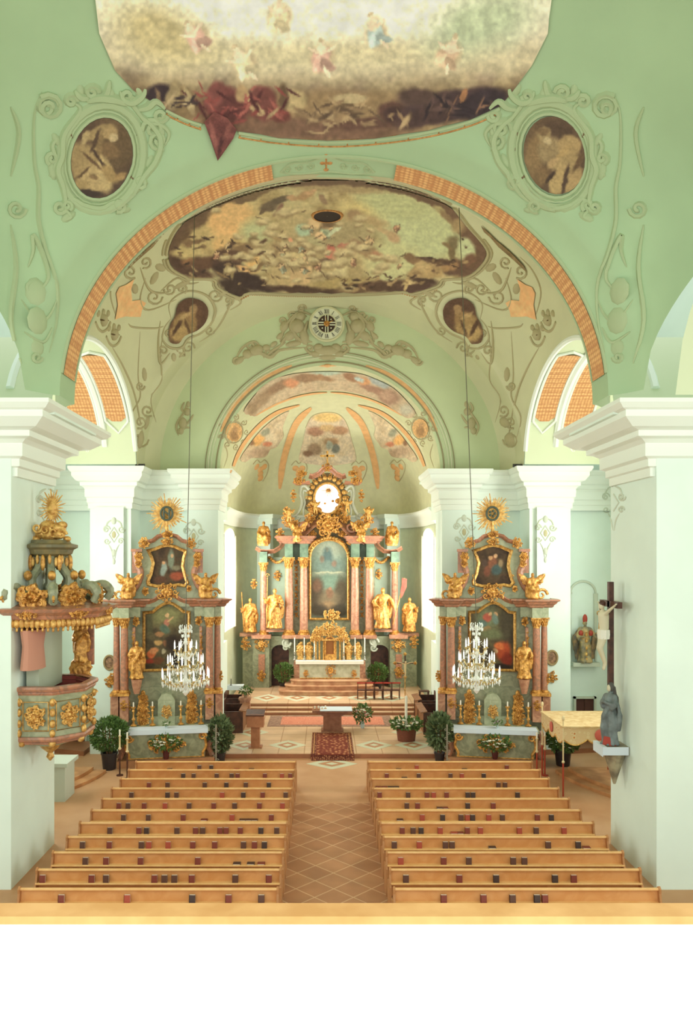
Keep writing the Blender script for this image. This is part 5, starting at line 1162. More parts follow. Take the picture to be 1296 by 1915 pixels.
for a, b in ((300, 412), (930, 1045)):
    d = MB().b2(hx(a), hx(b), Y+.1, Y+.16, .6, hz(1190)); hb(d, 'altar_door', DKW, False)
# plinth cornice and gilt on plinth
pc_ = MB()
for a, b in ((100, 225), (1100, 1235)): pc_.b2(hx(a), hx(b), Y-.4, Y+.4, hz(1190), hz(1170))
for a, b in ((180, 300), (370, 462), (462, 548), (800, 880), (876, 965), (1045, 1160)): pc_.b2(hx(a), hx(b), Y-.75, Y+.3, hz(1200), hz(1178))
pc_.b2(hx(270), hx(385), Y-.5, Y+.3, hz(1160), hz(1148)); pc_.b2(hx(955), hx(1065), Y-.5, Y+.3, hz(1160), hz(1148)); hb(pc_, 'plinth_cornice', REDL, False)
pn = MB()
for a, b in ((222, 262), (1085, 1125)): pn.b2(hx(a), hx(b), Y-.6, Y-.54, hz(1450), hz(1300))
hb(pn, 'red_panel', RED, False)
og = MB()
for cx, cy, w_, h_ in ((240, 1235, 75, 75), (1100, 1240, 75, 75), (140, 1235, 50, 80), (1200, 1220, 50, 80), (1105, 1410, 50, 60), (240, 1435, 45, 60)): rocaille(og, (hx(cx), Y-.6, hz(cy)), w_*.0086, h_*.0086, cx, 7, .05)
hb(og, 'gilt_ornament', GOLD)
co = MB()
for cx, s in ((395, -1), (945, 1)):
    co.spiral((hx(cx), Y-.55, hz(1225)), .28, 1.2, .08, sgn=s); co.spiral((hx(cx), Y-.55, hz(1260)), .2, 1.2, .06, sgn=-s); co.ell((hx(cx), Y-.45, hz(1235)), (.2, .15, .35))
hb(co, 'scroll_console', M('white_grey_marble', (190, 196, 178), .4))
# back wall of the altar with side wings
bk = MB(); bk.b2(hx(385), hx(548), Y+.05, Y+.45, hz(1190), hz(600)); bk.b2(hx(795), hx(960), Y+.05, Y+.45, hz(1190), hz(600)); bk.b2(hx(548), hx(795), Y+.1, Y+.45, hz(1190), hz(560)); hb(bk, 'altar_back', GRN, False)
wg = MB(); 
for a, b in ((262, 388), (955, 1062)): wg.b2(hx(a), hx(b), Y+.3, Y+.5, hz(1160), hz(690))
hb(wg, 'altar_wing', M('grey_wing_marble', (150, 168, 146), .5, var=.08, scale=2), False)
for cx, r, z1, y_ in ((250, .19, 720, Y-.15), (412, .23, 690, Y-.4), (506, .22, 690, Y-.3), (830, .22, 690, Y-.3), (922, .23, 690, Y-.4), (1083, .19, 720, Y-.15)):
    column(ret, hx(cx)-ret.location.x, y_-Y, hz(1178)-.6, hz(z1)-.6, r, REDL)
gp = MB()
for cx in (458, 876):
    for k in range(9): rocaille(gp, (hx(cx), Y+.02, hz(720+k*42)), .22, .3, k, 3, .04)
hb(gp, 'gilt_garland_panel', GOLD)
# entablature
en = MB()
for a, b, d in ((388, 438, .7), (482, 535, .6), (805, 858, .6), (900, 948, .7)): en.b2(hx(a), hx(b), Y-d, Y+.3, hz(690), hz(600))
en.b2(hx(438), hx(545), Y-.1, Y+.3, hz(690), hz(600)); en.b2(hx(800), hx(900), Y-.1, Y+.3, hz(690), hz(600))
for a, b in ((228, 275), (1058, 1106)): en.b2(hx(a), hx(b), Y-.45, Y+.2, hz(722), hz(655))
hb(en, 'entablature', M('teal_green_marble', (120, 146, 122), .4, rgb2=(92, 116, 96), scale=3), False)
cn_ = MB(); P = lambda pts: [(hx(a), b) for a, b in pts]
cp_ = [(0, hz(605)), (.1, hz(600)), (.1, hz(592)), (.22, hz(585)), (.22, hz(575)), (.34, hz(565)), (.34, hz(556)), (0, hz(552))]
cn_.sweep([(hx(360), Y+.3), (hx(360), Y-.05), (hx(385), Y-.05), (hx(385), Y-.72), (hx(440), Y-.72), (hx(440), Y-.35), (hx(480), Y-.35), (hx(480), Y-.62), (hx(540), Y-.62), (hx(548), Y+.1)][::-1], [(-o_, z_) for o_, z_ in cp_])
cn_.sweep([(hx(795), Y+.1), (hx(800), Y-.62), (hx(860), Y-.62), (hx(860), Y-.35), (hx(898), Y-.35), (hx(898), Y-.72), (hx(952), Y-.72), (hx(952), Y-.05), (hx(978), Y-.05), (hx(978), Y+.3)][::-1], [(-o_, z_) for o_, z_ in cp_])
def curveband(mb, pts, prof, y): mb.arcmould([(hx(a), hz(b)) for a, b in pts], prof, y)
MP = [(-.14, 0), (-.14, .12), (-.05, .2), (0, .26), (.05, .4), (.12, .46), (.14, .46), (.14, 0)]
curveband(cn_, [(200, 630), (230, 650), (275, 655), (320, 650), (355, 628), (385, 590)], [(a*.8, b) for a, b in MP], Y+.1)
curveband(cn_, [(955, 590), (985, 628), (1015, 650), (1060, 655), (1100, 648), (1130, 628)], [(a*.8, b) for a, b in MP], Y+.1)
hb(cn_, 'red_cornice', RED, False)
# pediment scrolls and gable body
gb_ = MB(); poly = [(400, 560), (450, 520), (480, 470), (500, 420), (520, 300), (545, 230), (600, 180), (655, 150), (710, 180), (765, 230), (790, 300), (815, 420), (830, 470), (870, 520), (930, 560), (795, 590), (740, 575), (655, 565), (580, 578), (545, 600)]
hole = None
def ringpoly(mb, outer, inner, y0, y1):
    n = len(outer); v = []
    for y in (y0, y1):
        v += [(x, y, z) for x, z in outer]+[(x, y, z) for x, z in inner]
    f = []
    for i in range(n):
        j = (i+1) % n; f += [(i, j, n+j, n+i), (2*n+i, 3*n+i, 3*n+j, 2*n+j), (i, 2*n+i, 2*n+j, j), (n+i, n+j, 3*n+j, 3*n+i)]
    mb.add(v, f)
oc_ = (655, 315); outp = []; inp = []
for i in range(40):
    a = 2*pi*i/40; ca, sa = cos(a), sin(a)
    outp.append((hx(655+ca*(128 if sa > 0 else 170)), hz(315-sa*165 if sa > 0 else 315-sa*115))); inp.append((hx(655+ca*80), hz(315-sa*(95 if sa > 0 else 92))))
ringpoly(gb_, outp, inp, Y+.05, Y+.45); gb_.prism(P2_ if False else [(hx(a), hz(b)) for a, b in [(430, 560), (480, 480), (540, 425), (770, 425), (830, 480), (880, 560), (795, 600), (655, 570), (545, 600)]][::-1], Y+.05, Y+.45)
hb(gb_, 'gable', M('olive_gold_marble', (138, 122, 80), .5, rgb2=(110, 104, 76), scale=4), False)
ws = MB(); o_ = MB().prism([(hx(655+82*cos(2*pi*i/32)), hz(315-97*sin(2*pi*i/32))) for i in range(32)], Y+.36, Y+.38); hb(o_, 'glory_window', GLOW, False).data.materials[0] = GLOW
gr = MB()
gr.tube([(hx(655+84*cos(2*pi*i/40)), Y, hz(315-99*sin(2*pi*i/40))) for i in range(40)], .07, 8, True)
for i in range(22):
    a = pi*2*i/22; gr.ell((hx(655+110*cos(a)), Y, hz(312-130*sin(a))), (.13, .1, .13))
    gr.spiral((hx(655+125*cos(a)), Y, hz(312-148*sin(a))), .12, 1.2, .035, a0=a, sgn=(-1)**i, n=5, steps=8)
hb(gr, 'gilt_wreath', PALEGOLD)
dv = MB()
for i in range(18):
    a = 2*pi*i/18; L_ = .55 if i % 2 else .38; c = (hx(662), Y+.25, hz(262)); dv.bar((c[0]+.1*cos(a), c[1], c[2]+.1*sin(a)), (c[0]+L_*cos(a), c[1], c[2]+L_*sin(a)), .025, .006, 4)
dv.ell((hx(662), Y+.2, hz(262)), (.12, .06, .09)); hb(dv, 'gilt_rays', GOLD)
cl = MB()
for x, y, r in ((582, 350, .13), (598, 388, .17), (726, 330, .16), (738, 290, .11), (730, 380, .2), (705, 402, .14), (575, 400, .17), (640, 345, .06), (690, 330, .07)): cl.ell((hx(x), Y+.1, hz(y)), (r*1.2, .14, r)); 
hb(cl, 'gilt_clouds', GOLD)
gl = MB().ell((hx(762), Y-.1, hz(368)), .16, nu=16, nv=10); hb(gl, 'teal_orb', M('teal_orb_paint', (96, 130, 112), .4))
# white scroll pilasters beside the glory
sp_ = MB()
for s in (-1, 1):
    q = [(655+s*a, b) for a, b in ((115, 260), (140, 235), (165, 240), (172, 280), (160, 330), (168, 370), (190, 410), (215, 430))]
    sp_.tube(bez([(hx(a), Y-.05, hz(b)) for a, b in q], 4), .09, 8); q2 = [(655+s*a, b) for a, b in ((130, 270), (150, 262), (155, 300), (142, 340), (150, 380), (150, 420))]
    sp_.tube(bez([(hx(a), Y-.02, hz(b)) for a, b in q2], 4), .06, 8); sp_.spiral((hx(655+s*205), Y-.1, hz(438)), .25, 1.3, .07, sgn=s)
hb(sp_, 'white_scroll_pilaster', M('white_grey_marble', (190, 196, 178), .4))
rc = MB()
curveband(rc, [(540, 172), (560, 178), (600, 160), (630, 130), (655, 122), (680, 130), (712, 160), (750, 178), (772, 170)], [(a*.9, b) for a, b in MP], Y+.1)
for s in (-1, 1):
    curveband(rc, [(655+s*a, b) for a, b in ((45, 470), (90, 480), (130, 520), (170, 560), (240, 590))][::-s], [(a*1.3, b) for a, b in MP], Y-.1); rc.spiral((hx(655+s*150), Y-.4, hz(500)), .3, 1.3, .1, sgn=-s)
    curveband(rc, [(655+s*a, b) for a, b in ((110, 215), (150, 222), (195, 220), (215, 205))][::s], [(a*.7, b) for a, b in MP], Y+.1)
hb(rc, 'red_pediment_scroll', RED, False)
gs = MB()
rocaille(gs, (hx(660), Y-.5, hz(485)), 1.1, .95, 5, 15, .1)
for i in range(14): a = 2*pi*i/14; gs.bar((hx(660), Y-.5, hz(485)), (hx(660)+.62*cos(a), Y-.45, hz(485)+.55*sin(a)), .05, .015, 5)
rocaille(gs, (hx(655), Y-.25, hz(120)), .5, .35, 8, 7, .06)
for s in (-1, 1):
    for (a, b, w_, h_) in ((180, 205, .6, .35), (160, 160, .4, .3), (250, 455, .7, .6), (110, 440, .5, .5), (300, 540, .4, .6), (100, 370, .3, .6), (95, 540, .4, .3), (200, 480, .5, .4), (215, 300, .25, .6), (260, 400, .3, .5), (140, 590, .25, .35)): rocaille(gs, (hx(655+s*a), Y-.3, hz(b)), w_, h_, a, 7, .07)
    for k in range(12): gs.ell((hx(655+s*(60+k*6)), Y-.35, hz(585+k*k*.55)), (.07, .06, .07))
hb(gs, 'gilt_cartouche', GOLD)
gx_ = MB(); X = hx(655); gx_.b2(X-.045, X+.045, Y-.1, Y-.02, hz(125), hz(20)).b2(X-.33, X+.33, Y-.1, Y-.02, hz(50), hz(38))
for a, b in ((-.33, 44), (.33, 44), (0, 20)): gx_.ell((X+a, Y-.06, hz(b)), (.07, .05, .07))
hb(gx_, 'gilt_cross', PALEGOLD)
# swags between outer columns and the body
sg = MB()
for x0, x1 in ((285, 385), (950, 1045)):
    pts = [(hx(x0+(x1-x0)*t), Y+.1, hz(690)-.28*sin(pi*t)) for t in [i/10 for i in range(11)]]
    for p in pts: sg.ell(p, (.1, .08, .08))
for cx, cy in ((335, 805), (985, 800), (185, 860)): rocaille(sg, (hx(cx), Y+.25, hz(cy)), .32, .5, cx, 7, .06)
hb(sg, 'gilt_swag', GOLD)
# main painting with arched gilt frame
def archpoly(x0, x1, zb, zs, zt, n=14): cx = (x0+x1)/2; r = (x1-x0)/2; return [(x0, zb), (x0, zs)]+[(cx-r*cos(pi*i/n), zs+(zt-zs)*sin(pi*i/n)) for i in range(1, n)]+[(x1, zs), (x1, zb)]
pa = [(a, b) for a, b in archpoly(553, 780, 1075, 690, 585)]
def hst(L): return L
pst = [(660, 680, 130, 110, 0, (130, 152, 140), .8), (665, 640, 90, 60, 0, (168, 180, 162), 1), (655, 690, 34, 62, 0, (96, 118, 116), .6), (655, 640, 10, 14, 0, (120, 128, 116), .5), (665, 740, 90, 30, 0, (118, 138, 128), .8), (665, 800, 110, 20, 0, (140, 150, 132), .5), (665, 786, 100, 5, 0, (176, 178, 150), .6), (668, 830, 100, 30, 0, (112, 134, 118), .6), (680, 860, 60, 50, 0, (120, 144, 126), .8),
       (590, 930, 46, 110, 0, (88, 78, 64), .6), (745, 930, 46, 110, 0, (92, 84, 68), .6), (590, 870, 30, 40, 0, (118, 92, 74), .6), (665, 960, 60, 60, 0, (126, 112, 88), .8), (670, 920, 24, 30, 0, (134, 104, 82), .6), (660, 1000, 50, 30, 0, (150, 124, 92), .8), (600, 1030, 60, 40, 0, (76, 68, 56), .6), (730, 1030, 60, 40, 0, (72, 66, 54), .6), (700, 730, 16, 20, 0, (140, 120, 104), .7), (620, 700, 16, 20, 0, (136, 124, 108), .7), (672, 890, 8, 12, 0, (170, 130, 104), .5)]
painting_o = panel('altar_painting', pa, 5, lambda x, y: (hx(x), Y-.02, hz(y)), lambda A, B: paint(A, B, [(104, 118, 104), (120, 134, 118), (110, 112, 94)], pst, 61, 60, 8, .08), None, MPAINT('oil_painting', .5, .08, 6)); local(painting_o, ret); painting_o['label'] = 'tall arched blue-green altar painting'
fr = MB(); q = archpoly(hx(545), hx(788), hz(1082), hz(690), hz(578)); fr.arcmould(q+[q[0]], [(-.06, 0), (-.06, .1), (0, .16), (.07, .1), (.07, 0)], Y-.02)
for i in range(20): a = pi*i/19; fr.ell((hx(666)+1.06*cos(a), Y-.12, hz(680)+1.0*sin(a)), (.1, .08, .1))
rocaille(fr, (hx(680), Y-.2, hz(1055)), .9, .45, 3, 11, .08); hb(fr, 'gilt_frame', PALEGOLD)
# tabernacle and gilt clutter behind the altar table
Yt = 40.5
tb = MB(); X = lambda a: hx(a, Yt); Z = lambda b: hz(b, Yt)
tb.prism([(X(575), Z(1350)), (X(765), Z(1350)), (X(765), Z(1200)), (X(745), Z(1165)), (X(710), Z(1140)), (X(670), Z(1130)), (X(630), Z(1140)), (X(600), Z(1165)), (X(575), Z(1200))], Yt-.3, Yt+.4); hb(tb, 'tabernacle', GRNL, False)
t2 = MB()
for a in (582, 605, 632, 708, 735, 758): t2.lathe([(.07, 0), (.05, .08), (.045, Z(1200)-Z(1345)-.1), (.08, Z(1200)-Z(1345))], (X(a), Yt-.4, Z(1345)), 10)
for a, b, w_, h_ in ((670, 1130, .9, .5), (600, 1160, .5, .5), (740, 1160, .5, .5), (670, 1165, .6, .35), (600, 1205, .5, .2), (740, 1205, .5, .2), (570, 1200, .3, .4), (770, 1200, .3, .4)): rocaille(t2, (X(a), Yt-.45, Z(b)), w_, h_, a, 9, .07)
t2.b2(X(575), X(765), Yt-.5, Yt-.3, Z(1215), Z(1205)); t2.b2(X(575), X(765), Yt-.5, Yt-.3, Z(1350), Z(1335)); hb(t2, 'tabernacle_gilding', PALEGOLD)
t3 = MB(); t3.arcmould(archpoly(X(642), X(700), Z(1300), Z(1215), Z(1190)), [(-.04, 0), (-.04, .06), (.04, .06), (.04, 0)], Yt-.42); hb(t3, 'niche_frame', GOLD)
t4 = MB().prism(archpoly(X(648), X(694), Z(1300), Z(1215), Z(1196))[::-1], Yt-.42, Yt-.3); hb(t4, 'niche_door', M('dark_gold_door', (150, 96, 48), .4, .3), False)
t5 = MB().b2(X(640), X(704), Yt-.6, Yt-.3, Z(1350), Z(1300)); hb(t5, 'tabernacle_door', GOLD, False)
# ---- gilded statues on the high altar
def put(mb, name, label, cat, mat, loc, rz=0, vox=.035, group=None):
    o = mb.build(name, mat, None, loc=loc, rz=rz); remesh(o, vox); return tag(o, label, cat, group)
YS = 40.9
def stz(px, py, Y): return (gx(px, Y), Y, gz(py, Y))
put(statue(1.85, larm=((-.22, -.04, .64), (-.26, -.12, .7)), rarm=((.18, -.03, .6), (.08, -.15, .62)), seed=1), 'gilded_statue', 'gilded bearded saint holding a long staff, outermost left on the high altar', 'statue', GOLD, stz(468, 1182, 41.0))
st2 = MB().bar((0, 0, 0), (-.12, 0, 2.1), .025); o = st2.build('staff', GOLD, None, loc=stz(456, 1180, 40.9)); tag(o, 'long gilded staff held by the outermost left saint', 'staff')
put(statue(2.15, rarm=((.2, -.05, .62), (.1, -.2, .66)), larm=((-.2, -.02, .68), (-.27, -.1, .76)), seed=2), 'gilded_statue', 'gilded bearded bishop saint between the two left column groups of the high altar', 'statue', GOLD, stz(514, 1175, 40.75), vox=.035)
st2 = MB().bar((0, 0, 0), (.03, 0, 2.7), .025); st2.spiral((.03, 0, 2.8), .12, 1.1, .025); o = st2.build('crozier', GOLD, None, loc=stz(499, 1174, 40.7)); tag(o, 'gilded crozier beside the left bishop saint of the high altar', 'staff')
put(statue(2.2, larm=((-.24, -.04, .64), (-.13, -.12, .55)), rarm=((.24, -.04, .66), (.27, -.12, .5)), seed=3, beard=False), 'gilded_statue', 'gilded armoured saint with banner pole, right of the inner columns', 'statue', GOLD, stz(716, 1175, 40.75))
bn = thing('banner', 'small red banner on a tall pole held by the right armoured saint', 'banner', stz(735, 1168, 40.6)); MB().bar((0, 0, 0), (.62, 0, 2.5), .025).build('pole', GOLD, bn)
f_ = MB(); P = [(.48, 2.5), (.74, 2.45), (.72, 2.0), (.6, 1.75), (.52, 1.55), (.42, 1.4), (.4, 1.8), (.46, 2.1)]; f_.prism(P, -.05, 0); f_.build('flag', M('red_flag_cloth', (176, 74, 56), .7, var=.3, scale=6), bn)
put(statue(1.85, larm=((-.2, -.04, .62), (-.1, -.15, .62)), rarm=((.2, -.03, .63), (.22, -.12, .7)), seed=4, beard=False), 'gilded_statue', 'gilded robed saint, outermost right on the high altar', 'statue', GOLD, stz(766, 1181, 41.0))
put(statue(1.65, seated=True, rarm=((.2, -.1, .62), (.12, -.24, .66)), larm=((-.18, -.1, .6), (-.1, -.24, .56)), seed=5), 'gilded_figure', 'gilded seated figure on top of the far left column', 'statue', GOLD, stz(493, 1021, 41.2), vox=.03)
put(statue(1.65, seated=True, rarm=((.2, -.1, .6), (.12, -.24, .55)), larm=((-.18, -.1, .6), (-.1, -.24, .66)), seed=6), 'gilded_figure', 'gilded seated figure on top of the far right column', 'statue', GOLD, stz(733, 1021, 41.2), vox=.03)
for px, s, lb in ((556, 1, 'gilded angel seated on the left scroll of the high altar pediment'), (675, -1, 'gilded angel seated on the right scroll of the high altar pediment')):
    m_ = statue(1.15, seated=True, rarm=((.24, -.04, .7), (.32, -.1, .85)) if s > 0 else ((.18, -.1, .6), (.1, -.2, .6)), larm=((-.24, -.04, .7), (-.32, -.1, .85)) if s < 0 else ((-.18, -.1, .6), (-.1, -.2, .6)), beard=False, seed=7+s); wings(m_, 1.3, .6); put(m_, 'gilded_angel', lb, 'statue', GOLD, stz(px, 1014, 40.7), rz=-s*.3, vox=.03)
for px, py, h_, lb in ((541, 978, .85, 'small gilded putto left of the glory window'), (690, 976, .85, 'small gilded putto right of the glory window'), (590, 962, .8, 'little gilded cherub below the glory on the left'), (650, 960, .8, 'little gilded cherub below the glory on the right')):
    m_ = statue(h_, bare=True, beard=False, cloak=False, seed=px); wings(m_, h_, .7, .25, .15); put(m_, 'gilded_putto', lb, 'statue', PALEGOLD, stz(px, py, 41.0), vox=.025)
for px, lb in ((562, 'gilded reliquary angel left of the tabernacle, outer'), (578, 'gilded reliquary angel left of the tabernacle, inner'), (652, 'gilded reliquary angel right of the tabernacle, inner'), (669, 'gilded reliquary angel right of the tabernacle, outer')):
    m_ = statue(.95, beard=False, seed=px); rocaille(m_, (0, -.05, .55), .4, .7, px, 7, .05); put(m_, 'gilded_reliquary', lb, 'reliquary', PALEGOLD, (gx(px, 40.2), 40.2, 2.22), vox=.022)
# altar table, steps, candles
steps = MB()
for k, (w_, y, z0, z1) in enumerate(((2.55, 38.55, .6, .82), (2.25, 38.9, .82, 1.04), (1.98, 39.2, 1.04, 1.26))):
    cx = gx(615, 39.5); pts = [(cx-w_, 41.2), (cx-w_, y+.35), (cx-w_+.15, y+.12)]+[(cx+(w_-.3)*(2*i/10-1), y-.12*sin(pi*i/10)) for i in range(11)]+[(cx+w_-.15, y+.12), (cx+w_, y+.35), (cx+w_, 41.2)]
    steps.slab(pts, z0, z1-.03); steps.slab([(cx+(x-cx)*1.02, yy-.04) for x, yy in pts], z1-.03, z1)
tag(steps.build('altar_steps', M('pale_step_stone', (206, 164, 126), .5, rgb2=(176, 122, 88), scale=2), None, smooth=False), kind='structure')
Ym = 39.75; mt = thing('high_altar_table', 'grey-green marble altar table below the gilded tabernacle', 'altar', (gx(616, 40), 40.0, 1.26))
b = MB().b2(gx(560, Ym), gx(673, Ym), Ym, 40.9, 1.262, 2.1); o = b.build('altar_body', M('sage_antependium', (200, 200, 176), .5, rgb2=(178, 178, 150), scale=4), None, False); local(o, mt)
b = MB().b2(gx(549, Ym), gx(684, Ym), Ym+.35, 41.2, 1.262, 2.08); o = b.build('side_block', REDL, None, False); local(o, mt)
b = MB().b2(gx(555, Ym), gx(678, Ym), Ym-.08, 41.2, 2.1, 2.2); o = b.build('altar_slab', GRNL, None, False); local(o, mt)
og = MB()
for px in (572, 618, 662): rocaille(og, (gx(px, Ym), Ym-.03, 1.72 if px == 618 else 1.55), .5 if px == 618 else .22, .6 if px == 618 else .35, px, 9, .03)
og.tube([(gx(561, Ym), Ym-.02, 1.3), (gx(672, Ym), Ym-.02, 1.3)], .03); o = og.build('gilt_ornament', GOLD, None); local(o, mt)
lc = MB().b2(gx(553, Ym), gx(680, Ym), Ym-.12, 40.15, 2.202, 2.215).b2(gx(553, Ym), gx(680, Ym), Ym-.128, Ym-.12, 2.05, 2.215); tag(lc.build('altar_cloth', LINEN, None, False), 'white linen cloth along the high altar table', 'cloth')
def candlestick(h, hc, mat, r=.07):
    t = bpy.data.objects.new('candlestick', None); COL.objects.link(t)
    MB().lathe([(r*1.1, 0), (r*1.2, .03), (r*.5, .08), (r*.35, h*.25), (r*.75, h*.35), (r*.3, h*.45), (r*.3, h*.7), (r*.6, h*.78), (r*.3, h*.85), (r*.9, h*.97), (r*.9, h), (.01, h)], n=12).build('stem', mat, t)
    MB().lathe([(.028, h), (.026, h+hc), (.004, h+hc+.02)], n=8).build('candle', CANDLE, t); return t
proto = candlestick(.42, .75, SIL)
for k, px in enumerate((551, 569, 588, 643, 664, 682)):
    o = proto if k == 0 else dup(proto); o.location = (gx(px, 40.0), 40.0-.04*(k in (0, 5)), 2.216); tag(o, 'tall white candle on silver stick on the high altar, %s' % ['far left', 'second from left', 'just left of tabernacle', 'just right of tabernacle', 'second from right', 'far right'][k], 'candlestick', 'candlesticks on the high altar')
# ---------------------------------------------------------------- the two side altars
def side_altar(s):
    """s=-1 left, +1 right; local coordinates: zoom units of the left altar, centred, facing -y"""
    k = 29.0/1418/3.24; side = 'left' if s < 0 else 'right'
    t = thing('side_altar_retable', 'gilded and red marbled %s side altar with %s' % (side, 'nativity painting and sunburst, beside the pulpit' if s < 0 else 'red-robed painting and sunburst, beside the bishop statue'), 'altar', (s*6.22, 29.0, 0), -s*radians(9))
    x = lambda a: (a-885)*k
    z = lambda b: 7.7-(880+b/3.24-1040)*29.0/1418
    def B(mb, name, mat, sm=True, lab=None):
        o = split_build(mb, name, mat, t, sm)[0]
        if lab: o['label'] = lab
        return o
    def sym(fn):
        for q in (-1, 1): fn(q)
    # lower body
    b = MB(); b.b2(x(590), x(1180), .0, .35, z(1500), z(1310)); b.b2(x(640), x(1130), .05, .35, z(1310), z(820)); b.b2(x(600), x(1170), -.1, .3, z(1720), z(1500)); B(b, 'retable_body', GRN, False)
    b = MB()
    for q in (-1, 1):
        for a0, a1, d in ((285, 330, .35), (225, 275, .5), (285, 330, .3)): b.b2(min(q*a0*k, q*a1*k), max(q*a0*k, q*a1*k), -d, .2, z(1500), z(1340))
        b.b2(min(q*190*k, q*205*k), max(q*190*k, q*205*k), -.2, .2, z(1310), z(945))
    B(b, 'pedestal', REDL, False)
    for q in (-1, 1):
        for a, d, r in ((298, -.12, .13), (250, -.32, .15)):
            column(t, q*a*k, d, z(1340), z(885), r, RED, capm=GOLD)
    b = MB()
    for q in (-1, 1):
        for a0, a1, d in ((272, 320, .3), (222, 276, .52), (160, 222, .15)): b.b2(min(q*a0*k, q*a1*k), max(q*a0*k, q*a1*k), -d, .3, z(885), z(825))
    B(b, 'entablature', GRNL, False)
    cor = MB(); pr = [(0, z(826)), (.06, z(820)), (.08, z(810)), (.16, z(800)), (.2, z(790)), (.28, z(784)), (.28, z(776)), (0, z(772))]
    for q in (-1, 1):
        p = [(q*340*k, .3), (q*340*k, -.18), (q*290*k, -.2), (q*280*k, -.5), (q*215*k, -.5), (q*200*k, -.12), (q*140*k, -.1), (q*135*k, .1)]
        if q > 0: p = p[::-1]
        cor.sweep(p, pr)
    cor.arcmould([(x(a), z(b_)) for a, b_ in ((735, 800), (775, 798), (810, 785), (845, 760), (885, 750), (925, 760), (960, 785), (995, 798), (1035, 800))], [(-.08, 0), (-.08, .1), (0, .2), (.06, .28), (.1, .28), (.1, 0)], .1)
    cor.arcmould([(x(a), z(b_)) for a, b_ in ((735, 450), (765, 435), (800, 425), (830, 400), (885, 385), (940, 400), (970, 425), (1005, 435), (1035, 448))], [(-.07, 0), (-.07, .1), (0, .2), (.08, .25), (.08, 0)], .05)
    for q in (-1, 1):
        cor.b2(min(q*150*k, q*215*k), max(q*150*k, q*215*k), -.2, .2, z(492), z(475)); cor.tube(bez([(q*190*k, -.05, z(490)), (q*180*k, -.05, z(560)), (q*160*k, -.05, z(620)), (q*180*k, -.05, z(690)), (q*220*k, -.05, z(740))], 5), .13, 8)
        cor.b2(min(q*165*k, q*210*k), max(q*165*k, q*210*k), -.1, .2, z(620), z(475))
    B(cor, 'red_cornice', RED, False)
    ga = MB(); out = [(700, 480), (760, 440), (820, 410), (885, 390), (950, 410), (1010, 440), (1070, 480), (1050, 560), (1035, 640), (1070, 700), (1130, 780), (640, 780), (700, 700), (735, 640), (720, 560)]
    ga.prism([(x(a), z(c)) for a, c in out], .0, .3); ga.prism([(x(a), z(c)) for a, c in [(740, 825), (740, 800), (800, 790), (845, 765), (885, 755), (925, 765), (970, 790), (1030, 800), (1030, 825)]][::-1], -.02, .3); B(ga, 'gable', GRNL, False)
    # paintings
    up = [(780, 490), (812, 482), (845, 467), (885, 458), (928, 467), (958, 482), (985, 492), (974, 530), (968, 580), (982, 640), (996, 678), (984, 692), (950, 686), (886, 694), (820, 694), (776, 684), (774, 672), (792, 630), (806, 560), (794, 520)]
    if s < 0: us = [(905, 540, 20, 60, 0, (120, 128, 108), .5), (910, 515, 9, 11, 0, (200, 160, 120), .4), (860, 600, 18, 46, 10, (140, 150, 140), .5), (862, 560, 10, 12, 0, (196, 150, 110), .4), (935, 590, 26, 16, 0, (128, 120, 96), .6), (940, 640, 40, 26, 0, (150, 78, 54), .5), (840, 660, 40, 20, 0, (90, 60, 44), .6)]
    else: us = [(880, 560, 26, 40, 10, (128, 82, 60), .5), (900, 520, 12, 12, 0, (204, 160, 120), .4), (870, 530, 12, 12, 0, (190, 146, 104), .4), (905, 600, 30, 34, 20, (70, 86, 84), .5), (850, 610, 20, 30, 0, (120, 74, 56), .5), (930, 560, 14, 24, 0, (150, 128, 96), .6), (835, 560, 14, 24, 0, (84, 66, 56), .5)]
    o = panel('upper_painting', up, 5, lambda a, c: (x(a), -.04, z(c)), lambda A, C: paint(A, C, [(62, 48, 36), (84, 64, 46), (74, 66, 48)], us, 71+s, 50, 6, .14), t, MPAINT('oil_painting')); o['label'] = 'dark painting in a curved gilt frame'
    lo_ = [(752, 866), (800, 862), (826, 838), (862, 815), (888, 808), (915, 815), (948, 838), (975, 862), (1006, 866), (1006, 1200), (752, 1200)]
    if s < 0: ls = [(880, 880, 90, 60, 0, (128, 126, 84), .9), (872, 960, 46, 40, 10, (104, 92, 62), .6), (880, 925, 14, 30, 10, (170, 110, 90), .5), (868, 960, 34, 24, 30, (88, 104, 86), .5), (880, 876, 11, 12, 0, (206, 166, 122), .4), (900, 900, 24, 6, -40, (196, 156, 112), .4), (835, 990, 26, 14, 0, (150, 110, 74), .5), (830, 1040, 26, 16, 0, (176, 140, 88), .5), (870, 1045, 12, 20, 0, (170, 112, 76), .5), (785, 1110, 26, 26, 0, (196, 104, 62), .4), (800, 1090, 26, 20, 0, (190, 128, 84), .5), (780, 1150, 36, 14, 0, (150, 62, 44), .5), (860, 1095, 14, 16, 0, (170, 160, 130), .4), (830, 1150, 30, 20, 0, (110, 70, 46), .5), (920, 1050, 50, 60, 0, (52, 42, 34), .8), (940, 1150, 60, 40, 0, (46, 38, 32), .7), (780, 930, 18, 50, 0, (84, 80, 56), .7)]
